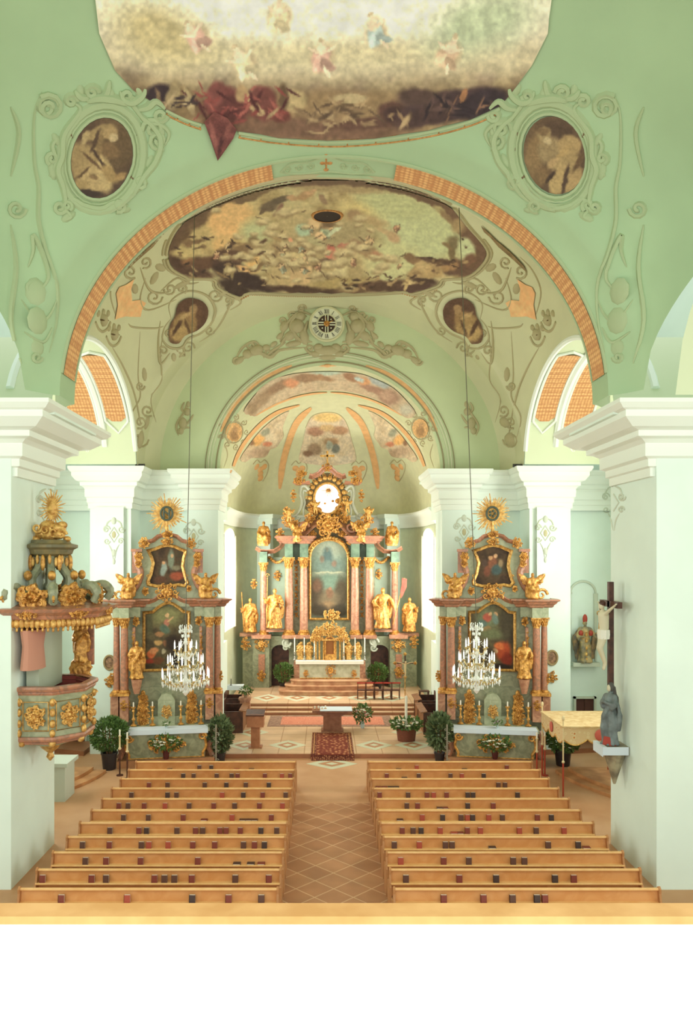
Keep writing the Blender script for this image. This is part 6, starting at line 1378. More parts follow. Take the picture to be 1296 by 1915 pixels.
    else: ls = [(850, 900, 60, 70, 0, (110, 118, 88), .9), (850, 890, 26, 30, 0, (170, 88, 70), .5), (870, 868, 11, 11, 0, (204, 160, 116), .4), (905, 870, 11, 11, 0, (196, 150, 108), .4), (900, 900, 18, 30, -10, (110, 128, 116), .5), (820, 930, 26, 26, 20, (90, 110, 100), .5), (850, 960, 26, 16, 0, (150, 120, 80), .6), (880, 990, 80, 30, 0, (104, 108, 76), .8), (945, 1090, 46, 56, 10, (168, 74, 42), .5), (920, 1060, 30, 20, 20, (196, 106, 60), .5), (965, 1140, 34, 40, 0, (134, 52, 34), .5), (900, 1090, 14, 12, 0, (190, 150, 110), .5), (830, 1100, 60, 40, 0, (62, 52, 40), .7), (960, 930, 34, 80, 0, (72, 64, 48), .7), (940, 1190, 60, 20, 0, (48, 36, 30), .6)]
    lo_ = [(p.x, p.y) for p in [Vector(lo_[0])]+bez(lo_[1:8], 3)+[Vector(lo_[8])]]+lo_[9:]
    o = panel('altar_painting', lo_, 4, lambda a, c: (x(a), -.02, z(c)), lambda A, C: paint(A, C, [(74, 64, 46), (94, 84, 58), (66, 56, 42)], ls, 75+s, 70, 8, .12), t, MPAINT('oil_painting')); o['label'] = 'dark altar painting of %s' % ('shepherds and a figure rising on clouds' if s < 0 else 'figures on clouds above a red-robed man')
    fr = MB(); P_ = [(x(a), z(c)) for a, c in up]; fr.arcmould([P_[-1]]+P_+[P_[0], P_[1]], [(-.02, 0), (-.02, .07), (.06, .12), (.1, .06), (.1, 0)], -.03)
    P_ = [(x(a), z(c)) for a, c in lo_]; fr.arcmould([P_[-1]]+P_+[P_[0], P_[1]], [(-.01, 0), (-.01, .07), (.05, .12), (.1, .05), (.1, 0)], -.01)
    for a, c in ((780, 490), (985, 490), (770, 680), (1000, 680), (770, 640), (995, 640)): fr.spiral((x(a), -.1, z(c)), .07, 1.2, .022)
    B(fr, 'gilt_frame', PALEGOLD)
    # gilding
    g = MB()
    for a, c, w_, h_ in ((880, 735, .75, .6), (885, 388, .35, .25), (745, 440, .3, .35), (1025, 440, .3, .35), (715, 520, .25, .25), (1065, 520, .25, .25), (715, 560, .2, .3), (1060, 560, .2, .3), (755, 730, .2, .25), (1012, 715, .15, .2), (700, 910, .2, .3), (1070, 910, .2, .3), (650, 1420, .2, .4), (1130, 1420, .2, .4), (885, 430, .4, .2), (560, 1250, .2, .4), (1200, 1250, .15, .4), (620, 1640, .15, .6), (1150, 1640, .15, .6)): rocaille(g, (x(a), -.15, z(c)), w_, h_, a+c, 9, .05)
    for q in (-1, 1): rocaille(g, (q*250*k, -.5, z(1400)), .22, .35, 2, 7, .04); rocaille(g, (q*200*k, -.22, z(1040)), .1, .9, 3, 9, .03); g.b2(min(q*220*k, q*330*k), max(q*220*k, q*330*k), -.56, .1, z(1345), z(1328))
    B(g, 'gilt_ornament', GOLD)
    sun = MB(); c0 = Vector((x(880), -.1, z(262))); r_ = random.Random(4)
    for i in range(60):
        a = 2*pi*i/60+r_.uniform(-.03, .03); L_ = r_.uniform(.42, .72) if i % 2 else r_.uniform(.55, .82); sun.bar(c0+Vector((.15*cos(a), 0, .15*sin(a))), c0+Vector((L_*cos(a), .02, L_*sin(a))), .045, .02, 4)
    sun.ell(c0+Vector((0, .03, 0)), (.36, .05, .36)); sun.bar(c0+Vector((0, .05, -.9)), c0, .06)
    B(sun, 'gilt_sunburst', PALEGOLD)
    em = MB(); em.tube([(c0.x+.22*cos(2*pi*i/20), -.2, c0.z+.25*sin(2*pi*i/20)) for i in range(20)], .04, 6, True)
    if s < 0: em.bar((c0.x-.1, -.2, c0.z-.18), (c0.x-.1, -.2, c0.z+.18), .035); em.bar((c0.x+.1, -.2, c0.z-.18), (c0.x+.1, -.2, c0.z+.18), .035); em.bar((c0.x-.1, -.2, c0.z+.1), (c0.x+.1, -.2, c0.z-.05), .03)
    else:
        for i in range(5): em.ell((c0.x+.1*cos(2*pi*i/5), -.2, c0.z+.1*sin(2*pi*i/5)), .05)
    B(em, 'sunburst_emblem', M('dark_teal_emblem', (70, 84, 72), .5))
    # predella: small cupboards
    pr_ = MB(); pr_.b2(x(830), x(930), -.35, .1, z(1530), z(1380)); pr_.prism([(x(830), z(1382)), (x(850), z(1350)), (x(880), z(1340)), (x(910), z(1350)), (x(930), z(1382))], -.35, .1); pr_.b2(x(680), x(1100), -.25, .1, z(1540), z(1480)); B(pr_, 'predella', GRNL, False)
    g2 = MB(); rocaille(g2, (x(880), -.38, z(1450)), .35, .4, 3, 9, .04); B(g2, 'predella_gilding', PALEGOLD)
    w2 = Matrix.Rotation(-s*radians(9), 4, 'Z'); W = lambda a, y, zz: Vector(t.location)+(w2 @ Vector((a, y, zz)))
    # gilded statues standing on the altar
    px_ = x(708) if s < 0 else -x(708); st_ = statue(1.42, seed=11+s, beard=False, larm=((-.2, -.04, .62), (-.08, -.16, .66)), rarm=((.2, -.03, .62), (.14, -.16, .58)))
    loc = W(px_, -.45, z(1245)); put(st_, 'gilded_statue', 'gilded robed saint standing at the %s edge of the %s side altar painting' % (side, side), 'statue', GOLD, loc, -s*radians(9), .03)
    pd = MB().lathe([(.1, -.55), (.16, -.3), (.2, -.06), (.22, 0)], (0, 0, 0), 14); o = pd.build('statue_bracket', REDL, t); o.location = (px_, -.45, z(1247))
    for q in (-1, 1):
        m_ = statue(1.2, seated=True, beard=False, seed=20+q, rarm=((.24, -.04, .7), (.36, -.08, .9)) if q > 0 else ((.18, -.1, .6), (.1, -.2, .6)), larm=((-.24, -.04, .7), (-.36, -.08, .9)) if q < 0 else ((-.18, -.1, .6), (-.1, -.2, .6))); wings(m_, 1.1, .6, .38, .25)
        for e in range(2): m_.spiral((q*.3, -.1, .15), .24, 1.3, .07, sgn=q)
        put(m_, 'gilded_angel', 'gilded winged angel perched on the %s cornice end of the %s side altar' % ('left' if q < 0 else 'right', side), 'statue', GOLD, W(q*228*k, -.3, z(772)), -s*radians(9)+q*.2, .03)
    # mensa
    mt = thing('side_altar_table', '%s side altar table of green marble with curved gilt corner scrolls' % side, 'altar', W(0, -.75, 0), -s*radians(9))
    MB().b2(-1.75, 1.75, -.55, .6, 0, .26).build('altar_platform', M('brown_wood_platform', (176, 124, 84), .6, var=.1), mt, False)
    q = MB().b2(-1.5, 1.5, -.42, .38, .26, 1.24); q.v = [(a*(1 if c > .8 else .93), b_, c) for a, b_, c in q.v]; q.build('altar_body', GRN, mt, False)
    MB().b2(-1.58, 1.58, -.5, .42, 1.24, 1.33).build('altar_slab', GRNL, mt, False)
    g = MB(); rocaille(g, (0, -.45, .8), 1.2, .6, 9, 15, .06)
    for e in (-1, 1): g.spiral((e*1.32, -.45, 1.05), .15, 1.5, .05, sgn=e); g.tube(bez([(e*1.4, -.44, .98), (e*1.45, -.44, .7), (e*1.33, -.44, .45), (e*1.35, -.44, .3)], 4), .05, 6)
    g.tube([(-1.38, -.43, .3), (1.38, -.43, .3)], .025); g.build('gilt_ornament', GOLD, mt)
    for e in (-1, 1): MB().tube(bez([(e*1.62, -.1, 1.25), (e*1.72, -.2, .95), (e*1.58, -.2, .6), (e*1.68, -.25, .28)], 5), [.12]*6+[.16]*6+[.12]*4, 8).build('corner_scroll', RED, mt)
    cl = MB().b2(-1.5, 1.52, -.51, .1, 1.332, 1.345).b2(-1.5, 1.52, -.52, -.505, 1.18, 1.345); o = cl.build('altar_cloth', CLOTH, None, False, loc=W(0, -.75, 0), rz=-s*radians(9)); tag(o, 'bluish white cloth covering the %s side altar table' % side, 'cloth')
    for e, a in enumerate((690, 800, 965, 1085)):
        c_ = candlestick(.72, .16, GOLD, .1); c_.location = W(x(a), -.48, 1.348) ; c_.location.z = 1.348; tag(c_, 'squat gilded candlestick on the %s side altar, %s' % (side, ['leftmost', 'second from left', 'second from right', 'rightmost'][e]), 'candlestick', 'gilded candlesticks on the %s side altar' % side)
    for e, a in enumerate((742, 1028)):
        m_ = MB(); 
        for v_ in range(5): rocaille(m_, (0, 0, .12+v_*.22), .42-.05*abs(v_-1), .3, v_, 7, .06)
        m_.b2(-.16, .16, 0, .12, 0, 1.1); m_.ell((0, .05, 1.15), (.09, .06, .14)); tag(m_.build('reliquary_stand', GOLD, None, loc=W(x(a), -.3, 1.348), rz=-s*radians(9)), 'gilded pyramid-shaped reliquary on the %s side altar, %s of its tabernacle' % (side, 'left' if e == 0 else 'right'), 'reliquary')
    if s < 0: bouquet('flower_glass', 'small white posy standing on the left side altar cloth', W(0, -1.0, 1.346), M('clear_vase_glass', (190, 205, 205), .15), .1, .05, .1, .14, 6, .04, 8)
    else: bouquet('flower_glass', 'small violet posy standing on the right side altar cloth', W(.1, -1.0, 1.346), M('clear_vase_glass', (190, 205, 205), .15), .12, .05, .16, .22, 10, .035, 9, M('violet_petals', (170, 140, 160), .6))
    bouquet('flower_vase', 'large white bouquet in a dark vase before the %s side altar' % side, W(0.0, -1.22, .262), M('dark_red_vase', (84, 34, 36), .3), .42, .12, .5, .5, 40, .07, 30+s, WFL)
    return t
side_altar(-1); side_altar(1)
# ---------------------------------------------------------------- pulpit and its sounding board
PX, PYY = -7.05, 18.9
pz = lambda py: gz(py, PYY)
def octo(r, n=8, a0=pi/8): return [(r*cos(a0+2*pi*i/n), r*sin(a0+2*pi*i/n)) for i in range(n)]
pu = thing('pulpit', 'green marbled pulpit with gilded cartouches and red marble rim on the left pier', 'pulpit', (PX, PYY, 3.2))
zp = lambda py: pz(py)-3.2
body = MB().lathe([(.25, zp(1392)), (.55, zp(1384)), (.9, zp(1368)), (.98, zp(1362)), (1.0, zp(1300)), (1.06, zp(1286)), (.98, zp(1286)), (.9, zp(1340)), (.01, zp(1345))], n=8, a0=pi/8, a1=2*pi+pi/8, cap=False); body.build('pulpit_body', GRNL, pu, angle=20)
rim_ = MB()
for (r0, za, zb) in ((1.16, 1272, 1280), (1.1, 1280, 1287), (1.08, 1362, 1370), (1.0, 1370, 1376)): 
    rim_.lathe([(r0-.2, zp(zb)), (r0-.02, zp(zb)), (r0, (zp(za)+zp(zb))/2), (r0-.02, zp(za)), (r0-.2, zp(za))], n=8, a0=pi/8, a1=2*pi+pi/8, cap=False)
rim_.build('pulpit_rim', RED, pu, angle=20)
ins = MB().lathe([(.94, zp(1274)), (.9, zp(1330)), (.01, zp(1330))], n=8, a0=pi/8, a1=2*pi+pi/8, cap=False); ins.build('pulpit_lining', M('dark_red_lining', (122, 50, 42), .8), pu, angle=20)
def onface(mb, a, w_, h_, zc, seed, r, d=.05):
    t_ = MB(); rocaille(t_, (0, 0, 0), w_, h_, seed, 11, d); ca, sa = cos(a+pi/2), sin(a+pi/2)
    mb.add([(x*ca-y*sa+r*cos(a), x*sa+y*ca+r*sin(a), z+zc) for x, y, z in t_.v], t_.f)
g = MB(); ft = MB()
for i in range(8):
    a = 2*pi*i/8
    onface(g, a, .4, .46, (zp(1325)), i, .97); aa = a+pi/8
    for zz in (1300, 1318, 1338, 1355): g.ell((1.04*cos(aa), 1.04*sin(aa), zp(zz)), (.07, .07, .1))
    g.spiral((1.05*cos(aa), 1.05*sin(aa), zp(1300)), .08, 1.2, .03); g.ell((.95*cos(aa), .95*sin(aa), zp(1374)), .09)
    cs_, sn_ = cos(a+pi/2)*.3, sin(a+pi/2)*.3; c_ = Vector((.955*cos(a), .955*sin(a), zp(1325))); u = Vector((cs_, sn_, 0)); v_ = Vector((0, 0, .34))
    g.tube([c_+u+v_, c_+u-v_, c_-u-v_, c_-u+v_], .018, 5, True)
g.lathe([(.02, -.5), (.1, -.4), (.06, -.3), (.2, -.18), (.3, -.05)], (0, 0, zp(1392)+.1), 12); split_build(g, 'gilt_ornament', PALEGOLD, pu)
bp_ = MB().b2(-.3, .0, -.75, .85, zp(1286), zp(1160)); bp_.build('back_panel', M('grey_back_panel', (176, 186, 164), .6), pu, False)
cu = MB().lathe([(.5, zp(1240)), (.42, zp(1200)), (.5, zp(1170))], (-.1, -.85, 0), 14, .5, 1, fold=lambda a, z: 1+.12*sin(7*a)); cu.build('red_curtain', M('rose_curtain', (196, 140, 118), .8), pu)
m_ = statue(1.05, beard=False, seed=44); rocaille(m_, (0, -.02, -.25), .5, .6, 5, 11, .08); rocaille(m_, (0, .02, 1.05), .5, .4, 6, 9, .08); rocaille(m_, (.02, 0, -.7), .22, .5, 7, 7, .06)
o = put(m_, 'gilded_relief', 'gilded relief group on the red panel behind the pulpit', 'statue', GOLD, (gx(149, 20.0), 20.1, gz(1238, 20)), 0, .025)
MB().b2(-.22, .3, .12, .2, -.1, 1.35).build('panel', RED, o, False)
sb = thing('sounding_board', 'ornate pulpit canopy with gilded tassels, volutes and a sunburst on top', 'canopy', (PX, PYY, 6.0))
zs = lambda py: pz(py)-6.0
b = MB().lathe([(1.4, zs(1153)), (1.46, zs(1150)), (1.5, zs(1144)), (1.62, zs(1138)), (1.66, zs(1132)), (1.3, zs(1128)), (.9, zs(1122)), (.01, zs(1120))], n=8, a0=pi/8, a1=2*pi+pi/8); b.build('canopy_cornice', RED, sb, angle=20)
ts = MB()
for i in range(8):
    a0, a1 = pi/8+2*pi*i/8, pi/8+2*pi*(i+1)/8; p0 = Vector((1.42*cos(a0), 1.42*sin(a0), zs(1158))); p1 = Vector((1.42*cos(a1), 1.42*sin(a1), zs(1158)))
    for k in range(9): q = p0.lerp(p1, k/9); ts.ell(q, (.075, .075, .11)); ts.ell(q+Vector((0, 0, -.14)), (.03, .03, .05))
ts.build('gilded_tassels', PALEGOLD, sb)
vo = MB(); gv = MB()
for i in range(8):
    a = pi/8+2*pi*i/8; ca, sa = cos(a), sin(a); R_ = lambda r, z: (r*ca, r*sa, z)
    vo.tube(bez([R_(1.35, zs(1122)), R_(1.45, zs(1108)), R_(1.3, zs(1094)), R_(1.05, zs(1098)), R_(.95, zs(1110))], 5), [.1]*6+[.12]*9+[.07]*6, 7)
    vo.tube(bez([R_(1.0, zs(1118)), R_(.62, zs(1104)), R_(.6, zs(1080)), R_(.4, zs(1062)), R_(.32, zs(1040))], 5), [.14]*8+[.1]*13, 7)
    gv.spiral(R_(1.3, zs(1102)), .17, 1.4, .05, ax=(ca, sa, 0)); gv.spiral(R_(.7, zs(1108)), .2, 1.4, .06, ax=(ca, sa, 0), sgn=-1); gv.ell(R_(.75, zs(1075)), (.1, .1, .12)); gv.spiral(R_(1.5, zs(1116)), .1, 1.2, .035, ax=(ca, sa, 0))
    a2 = 2*pi*i/8; onface(gv, a2, .62, .42, zs(1112), i+20, 1.12, .1); gv.ell((.5*cos(a2), .5*sin(a2), zs(1052)), (.06, .06, .2))
    onface(gv, a2, .5, .2, zs(1140), i, 1.45, .04)
vo.build('canopy_volutes', GRN, sb); split_build(gv, 'gilt_ornament', GOLD, sb)
tp = MB().lathe([(.3, zs(1062)), (.34, zs(1044)), (.52, zs(1036)), (.56, zs(1028)), (.66, zs(1024)), (.66, zs(1019)), (.5, zs(1016)), (.45, zs(1010)), (.01, zs(1008))], n=8, a0=pi/8, a1=2*pi+pi/8); tp.build('canopy_crown', M('olive_gold_marble', (138, 122, 80), .5), sb, angle=20)
gv = MB()
for i in range(20): a = 2*pi*i/20; gv.ell((.48*cos(a), .48*sin(a), zs(1046)-.06*(i % 2)), (.045, .045, .12))
for (x, y, z_, r) in ((.0, 0, 1002, .22), (.25, -.1, 1000, .16), (-.2, 0, 998, .18), (.2, 0, 988, .2), (-.05, 0, 985, .22), (.3, .0, 982, .13), (.42, 0, 1008, .1), (-.35, 0, 1008, .12)): gv.ell((x, y, zs(z_)), (r, r, r*.75))
for q in range(4): gv.spiral((.35-.2*q, -.2, zs(1000-4*q)), .13, 1.3, .04, sgn=(-1)**q)
c0 = Vector((.05, 0, zs(950)))
for i in range(26): a = 2*pi*i/26; L_ = (.34 if i % 2 else .27); gv.bar(c0+Vector((.08*cos(a), 0, .15*sin(a))), c0+Vector((L_*cos(a), 0, 1.42*L_*sin(a))), .035, .012, 4)
gv.ell(c0, (.13, .06, .2)); split_build(gv, 'gilt_glory', PALEGOLD, sb)
# ---------------------------------------------------------------- chandeliers
CRY = M('clear_crystal', (244, 248, 242), .15, spec=1); BULB = M('white_candle_tube', (255, 252, 244), .4, emit=.6); BRS = M('pale_brass', (214, 190, 130), .3, .6)
def chandelier(x, y, zb, top, label):
    t = thing('chandelier', label, 'chandelier', (x, y, zb), 0, None)
    sh = MB().lathe([(.01, -.02), (.05, .02), (.09, .08), (.03, .14), (.05, .25), (.13, .33), (.14, .38), (.05, .46), (.04, .62), (.09, .7), (.04, .78), (.035, .95), (.08, 1.05), (.03, 1.15), (.03, 1.35), (.06, 1.42), (.03, 1.5), (.03, 1.72), (.07, 1.78), (.02, 1.84)], n=12); sh.build('shaft', CRY, t)
    cr = MB()
    for k in range(8):
        a = 2*pi*k/8; cr.tube(bez([(0, 0, 1.7), (.1*cos(a), .1*sin(a), 1.72), (.17*cos(a), .17*sin(a), 1.82), (.14*cos(a), .14*sin(a), 1.9)], 4), .012, 5); cr.ell((.17*cos(a), .17*sin(a), 1.72), (.018, .018, .05), nu=6, nv=4); cr.ell((.1*cos(a), .1*sin(a), 1.6), (.016, .016, .05), nu=6, nv=4)
    cr.build('crystal_crown', CRY, t)
    dr = MB()
    for (n, R, zc, H, off) in ((12, .63, .42, .2, 0), (10, .47, .82, .18, .3), (6, .29, 1.2, .17, .1)):
        for k in range(n):
            a = 2*pi*k/n+off; ca, sa = cos(a), sin(a)
            ar = MB().tube(bez([(.04*ca, .04*sa, zc-.02), (R*.35*ca, R*.35*sa, zc-.14), (R*.75*ca, R*.75*sa, zc-.12), (R*ca, R*sa, zc+.02)], 4), .013, 5); ar.lathe([(.01, 0), (.045, .015), (.05, .03), (.015, .035), (.015, .06)], (R*ca, R*sa, zc), 8)
            ar.build('arm', BRS, t)
            MB().lathe([(.02, 0), (.02, H), (.014, H+.015), (.004, H+.07)], (R*ca, R*sa, zc+.05), 8).build('candle_tube', BULB, t)
            for q in range(3): f = .4+.3*q; dr.ell((R*f*ca, R*f*sa, zc-.19+.06*(q == 2)), (.014, .014, .05), nu=6, nv=4)
            for q in range(4): b_ = a+q*.13; dr.ell((R*cos(b_), R*sin(b_), zc-.07-.02*(q % 2)), (.012, .012, .04), nu=5, nv=4)
            for q in range(7):
                f = q/6; dr.ell((R*(1-f)*ca*.9, R*(1-f)*sa*.9, zc+.1+.28*f**1.6), (.011, .011, .018), nu=5, nv=3)
    for k in range(110): a = 2.4*k; r = .08+.56*((k*.37) % 1); dr.ell((r*cos(a), r*sin(a), .1+.3*r+.07*(k % 4)), (.017, .017, .05), nu=5, nv=4)
    tag(dr.build('crystal_drops', CRY, t), None, kind='stuff')
    cb = MB(); q = [Vector((0, 0, 1.84)), Vector(top)-Vector((x, y, zb))]; cb.tube(q, .011, 5); cb.build('cable', M('dark_grey_cable', (96, 92, 72), .6), t)
    return t
Yc = 20.5
chandelier(gx(347, Yc), Yc, gz(1300, Yc), pt(365, 352, 19.6), 'tiered crystal chandelier hanging before the left side altar')
chandelier(gx(891, Yc), Yc, gz(1296, Yc), pt(857, 352, 19.6), 'tiered crystal chandelier hanging before the right side altar')
# ---------------------------------------------------------------- stucco on the walls and pilasters
for s in (-1, 1):
    mb = MB(); hol = MB()
    for cx, cy, k in (((213, 1000, 1), (362, 1003, 1), (88, 945, 1.1)) if s < 0 else ((1020, 997, 1), (868, 995, 1), (1148, 940, 1.1))):
        relief(mb, [(cx, cy-14*k), (cx+9*k, cy), (cx, cy+14*k), (cx-9*k, cy), (cx, cy-14*k)], .03, 5, sm=1)
        for q in (-1, 1):
            curl(mb, cx+q*14*k, cy-10*k, 7*k, 0, q, 1.3, .035); curl(mb, cx+q*13*k, cy+12*k, 6*k, 0, -q, 1.3, .03); relief(mb, [(cx+q*2, cy-28*k), (cx+q*12*k, cy-22*k), (cx+q*16*k, cy-8*k)], .035, 5, taper=True)
            relief(mb, [(cx+q*10*k, cy+18*k), (cx+q*4*k, cy+30*k), (cx+q*1, cy+48*k)], .03, 5, taper=True)
        blob(mb, cx, cy-26*k, 5, 7, 0, .5); blob(mb, cx, cy+34*k, 4, 7, 0, .5); blob(mb, cx, cy+50*k, 3, 6, 0, .5); blob(hol, cx, cy, 4*k, 7*k, 0, .3)
    o = mb.build('stucco_cartouche', M('grey_white_stucco', (206, 214, 196), .8), None); o.parent = bpy.data.objects['wall_corner_'+('left' if s < 0 else 'right')]
    o = hol.build('stucco_boss', M('pale_ochre_boss', (196, 190, 150), .8), None); o.parent = bpy.data.objects['wall_corner_'+('left' if s < 0 else 'right')]
# oval wall medallions
for px, py, sd in ((205, 1239, 'left'), (1032, 1230, 'right')):
    h = on(px, py); mt_ = MB(); c = h[0]; mt_.tube([(c.x+.2*cos(2*pi*i/24), c.y-.03, c.z+.27*sin(2*pi*i/24)) for i in range(24)], .045, 6, True)
    o = mt_.build('wall_medallion', M('brass_medallion_rim', (160, 138, 96), .5), None); tag(o, 'small brown oval station medallion on the wall beside the %s side altar' % sd, 'medallion')
    f = MB().ell((c.x, c.y-.01, c.z), (.19, .03, .26)); f.build('relief_field', M('sepia_relief', (166, 128, 96), .7, rgb2=(110, 84, 62), scale=14), o)
    g = MB(); rocaille(g, (c.x, c.y-.04, c.z-.75), .3, .4, 4, 7, .04); o = g.build('gilded_rosette', GOLD, None); tag(o, 'gilded scrollwork below the oval medallion %s' % ('left of the left side altar' if sd == 'left' else 'right of the right side altar'), 'ornament')
# ---------------------------------------------------------------- right side: bishop in the niche, crucifix, mourner
nc = MB(); h = on(1090, 1200); Yw = h[0].y-.02; X = lambda p: gx(p, Yw); Z = lambda p: gz(p, Yw)
nc.arcmould([(X(1066), Z(1236)), (X(1066), Z(1110))]+[(X(1090)-(X(1114)-X(1090))*cos(pi*i/12), Z(1110)+.5*sin(pi*i/12)) for i in range(13)]+[(X(1114), Z(1110)), (X(1114), Z(1236))], [(-.05, 0), (-.03, .05), (.03, .05), (.05, 0)], Yw)
nc.b2(X(1066), X(1116), Yw-.42, Yw, Z(1244), Z(1237)); tag(nc.build('trim_21', MATS['grey_white_stucco'], None, False), kind='structure')
bs = thing('bishop_statue', 'painted bishop statue with red mitre and crozier in the right wall niche', 'statue', (X(1089), Yw-.3, Z(1237)))
m_ = statue(1.72, beard=True, seed=31, rarm=((.22, -.03, .64), (.26, -.14, .72)), larm=((-.2, -.03, .62), (-.1, -.16, .62)), cloak=False); remesh(m_.build('vestment', M('gold_grey_vestment', (196, 172, 118), .5, rgb2=(120, 116, 98), scale=5), bs), .03)
cpn = MB()
for q in (-1, 1): cpn.tube(bez([(q*.16, .02, 1.38), (q*.38, .0, 1.05), (q*.34, .02, .55), (q*.3, .0, .15)], 5), [.09]*5+[.15]*6+[.11]*5, 8, flat=.7)
cpn.build('cope', M('dark_grey_cope', (84, 80, 70), .6, rgb2=(150, 120, 80), scale=5), bs)
mi = MB().ell((0, -.02, 1.76), (.1, .07, .2)); mi.ell((-.2, -.12, 1.2), (.1, .06, .12)); mi.ell((.2, -.12, 1.2), (.1, .06, .12)); mi.build('mitre', M('red_mitre', (176, 66, 50), .6), bs)
cz = MB().bar((.46, -.22, .5), (.5, -.22, 1.85), .02); cz.spiral((.5, -.22, 2.0), .12, 1.3, .025); cz.build('crozier', GOLD, bs)
gd = MB(); 
for zz in (.15, .35, .6, .9, 1.15): gd.ell((0, -.19, zz), (.06, .03, .08)); gd.ell((.0, -.17, zz+.1), (.2, .02, .012))
gd.build('gilt_trim', PALEGOLD, bs)
# dark recess and doorways in the rear walls
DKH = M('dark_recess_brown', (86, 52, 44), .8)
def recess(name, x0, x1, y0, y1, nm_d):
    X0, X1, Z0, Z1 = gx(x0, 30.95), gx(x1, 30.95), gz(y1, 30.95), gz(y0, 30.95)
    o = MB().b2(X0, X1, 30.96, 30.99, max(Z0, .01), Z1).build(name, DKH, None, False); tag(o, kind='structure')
    f = MB().b2(X0-.08, X0, 30.85, 30.99, max(Z0, .01), Z1+.08).b2(X1, X1+.08, 30.85, 30.99, max(Z0, .01), Z1+.08).b2(X0-.08, X1+.08, 30.85, 30.99, Z1, Z1+.08); f.build('door_frame' if 'door' in name else 'window_frame', MATS['grey_white_stucco'], o, False)
    b = MB().b2((X0+X1)/2-.012, (X0+X1)/2+.012, 30.93, 30.96, max(Z0, .01), Z1); b.build('mullion', DKW, o, False)
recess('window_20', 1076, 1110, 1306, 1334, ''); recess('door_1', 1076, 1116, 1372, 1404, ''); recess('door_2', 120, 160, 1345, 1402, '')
MB_ = MB().slab([(8.0, 29.3), (11.4, 29.9), (11.4, 30.8), (8.0, 30.8)], 0, .18); tag(MB_.build('side_door_step', MATS['brown_step_stone'], None, False), kind='structure')
MB_ = MB().slab([(-11.5, 29.9), (-9.5, 29.2), (-9.5, 30.8), (-11.5, 30.8)], 0, .18); tag(MB_.build('side_door_step', MATS['brown_step_stone'], None, False), kind='structure')
# low curved wooden platforms at the sides
for s in (-1, 1):
    P = [(s*(8.0+.9*(1-cos(t))), 27.0-4.0*t/2.2) for t in [i*.22 for i in range(11)]]+[(s*11.5, 23.0), (s*11.5, 27.2)]
    mb = MB(); mb.slab(P if s > 0 else P[::-1], 0, .1); mb.slab([(x+s*.45, y) for x, y in (P[:11])]+[(s*11.5, 23.4), (s*11.5, 26.9)], .1, .2); tag(mb.build('side_platform', M('tan_platform_wood', (206, 150, 100), .5, rgb2=(180, 124, 78), scale=2), None, False), kind='structure')
# crucifix on the right pier
cf_ = thing('wall_crucifix', 'large carved crucifix with pale corpus on the right pier', 'crucifix', (7.12, 19.55, gz(1150, 19.5)))
k_ = MB().b2(-.02, .1, -.07, .07, -1.9, .85).b2(-.02, .1, -.62, .62, .2, .36); k_.build('cross', DKW, cf_, False)
b = MB(); b.cap((-.12, 0, -.38), (-.14, 0, -.02), .12, .145); b.cap((-.14, -.13, .04), (-.14, .13, .04), .06, .06); b.ell((-.2, -.03, .24), (.08, .075, .11)); b.cap((-.15, 0, .05), (-.18, -.01, .18), .05, .045)
b.ell((-.14, 0, -.45), (.13, .15, .12))
for q in (-1, 1):
    limb(b, [(-.13, q*.15, .05), (-.1, q*.36, .16), (-.06, q*.55, .27)], [.055, .042, .028]); hand(b, (-.06, q*.55, .27), (0, q, .5), (-1, 0, 0), .13, .6)
    limb(b, [(-.13, q*.07, -.48), (-.24, q*.05, -.85), (-.1, q*.03, -1.25), (-.14, q*.03, -1.4)], [.095, .07, .045, .035])
o = b.build('corpus', M('pale_painted_flesh', (214, 206, 176), .5), cf_); remesh(o, .02)
lc_ = MB(); lc_.lathe([(.15, -.62), (.16, -.5), (.155, -.38)], (-.14, 0, 0), 16, .95, 1.1, fold=lambda a, z: 1+.1*sin(7*a)); lc_.cap((-.2, .17, -.45), (-.18, .22, -.7), .04, .03); lc_.build('loincloth', LINEN, cf_)
hr = MB().ell((-.185, -.03, .29), (.085, .085, .09)); hr.ell((-.2, .06, .2), (.03, .03, .09)); hr.build('hair', DKW, cf_)
MRS = 1
mr = thing('mourning_statue', 'grey-blue robed mourning figure standing under the crucifix on the right pier', 'statue', (7.08, 19.35, gz(1392, 19.35)), pi*-.35)
m_ = statue(1.55, beard=False, seed=52, rarm=((.17, -.06, .66), (.02, -.16, .7)), larm=((-.17, -.06, .66), (-.02, -.16, .72))); remesh(m_.build('robe', M('grey_blue_robe', (124, 136, 136), .6, rgb2=(96, 104, 104), scale=4), mr), .025)
v = MB().ell((0, .02, 1.46), (.11, .11, .13)); v.tube(bez([(0, .08, 1.45), (0, .16, 1.1), (0, .17, .7)], 5), [.1]*4+[.14]*6+[.1], 8, flat=.6); v.build('veil', M('dark_grey_veil', (88, 84, 80), .7), mr)
f = MB().ell((0, -.06, 1.44), (.062, .07, .09)); f.build('face', MATS['pale_painted_flesh'], mr)
hm = MB().lathe([(.25, .01), (.23, .12), (.2, .22)], (0, -.04, 0), 14, 1, .85, fold=lambda a, z: 1+.1*sin(6*a)); hm.build('red_underskirt', M('red_underskirt_cloth', (168, 62, 48), .7), mr)
br = MB().b2(6.8, 7.45, 19.05, 19.7, 2.85, gz(1392, 19.35)-.004); br.lathe([(.04, -.9), (.15, -.6), (.3, -.2), (.36, 0)], (7.2, 19.4, 2.78), 14, .8, .9); o = br.build('wall_console', M('grey_console_marble', (170, 160, 130), .5, rgb2=(120, 110, 90), scale=4), None, False); tag(o, 'marble console on the right pier carrying the mourning statue', 'console')
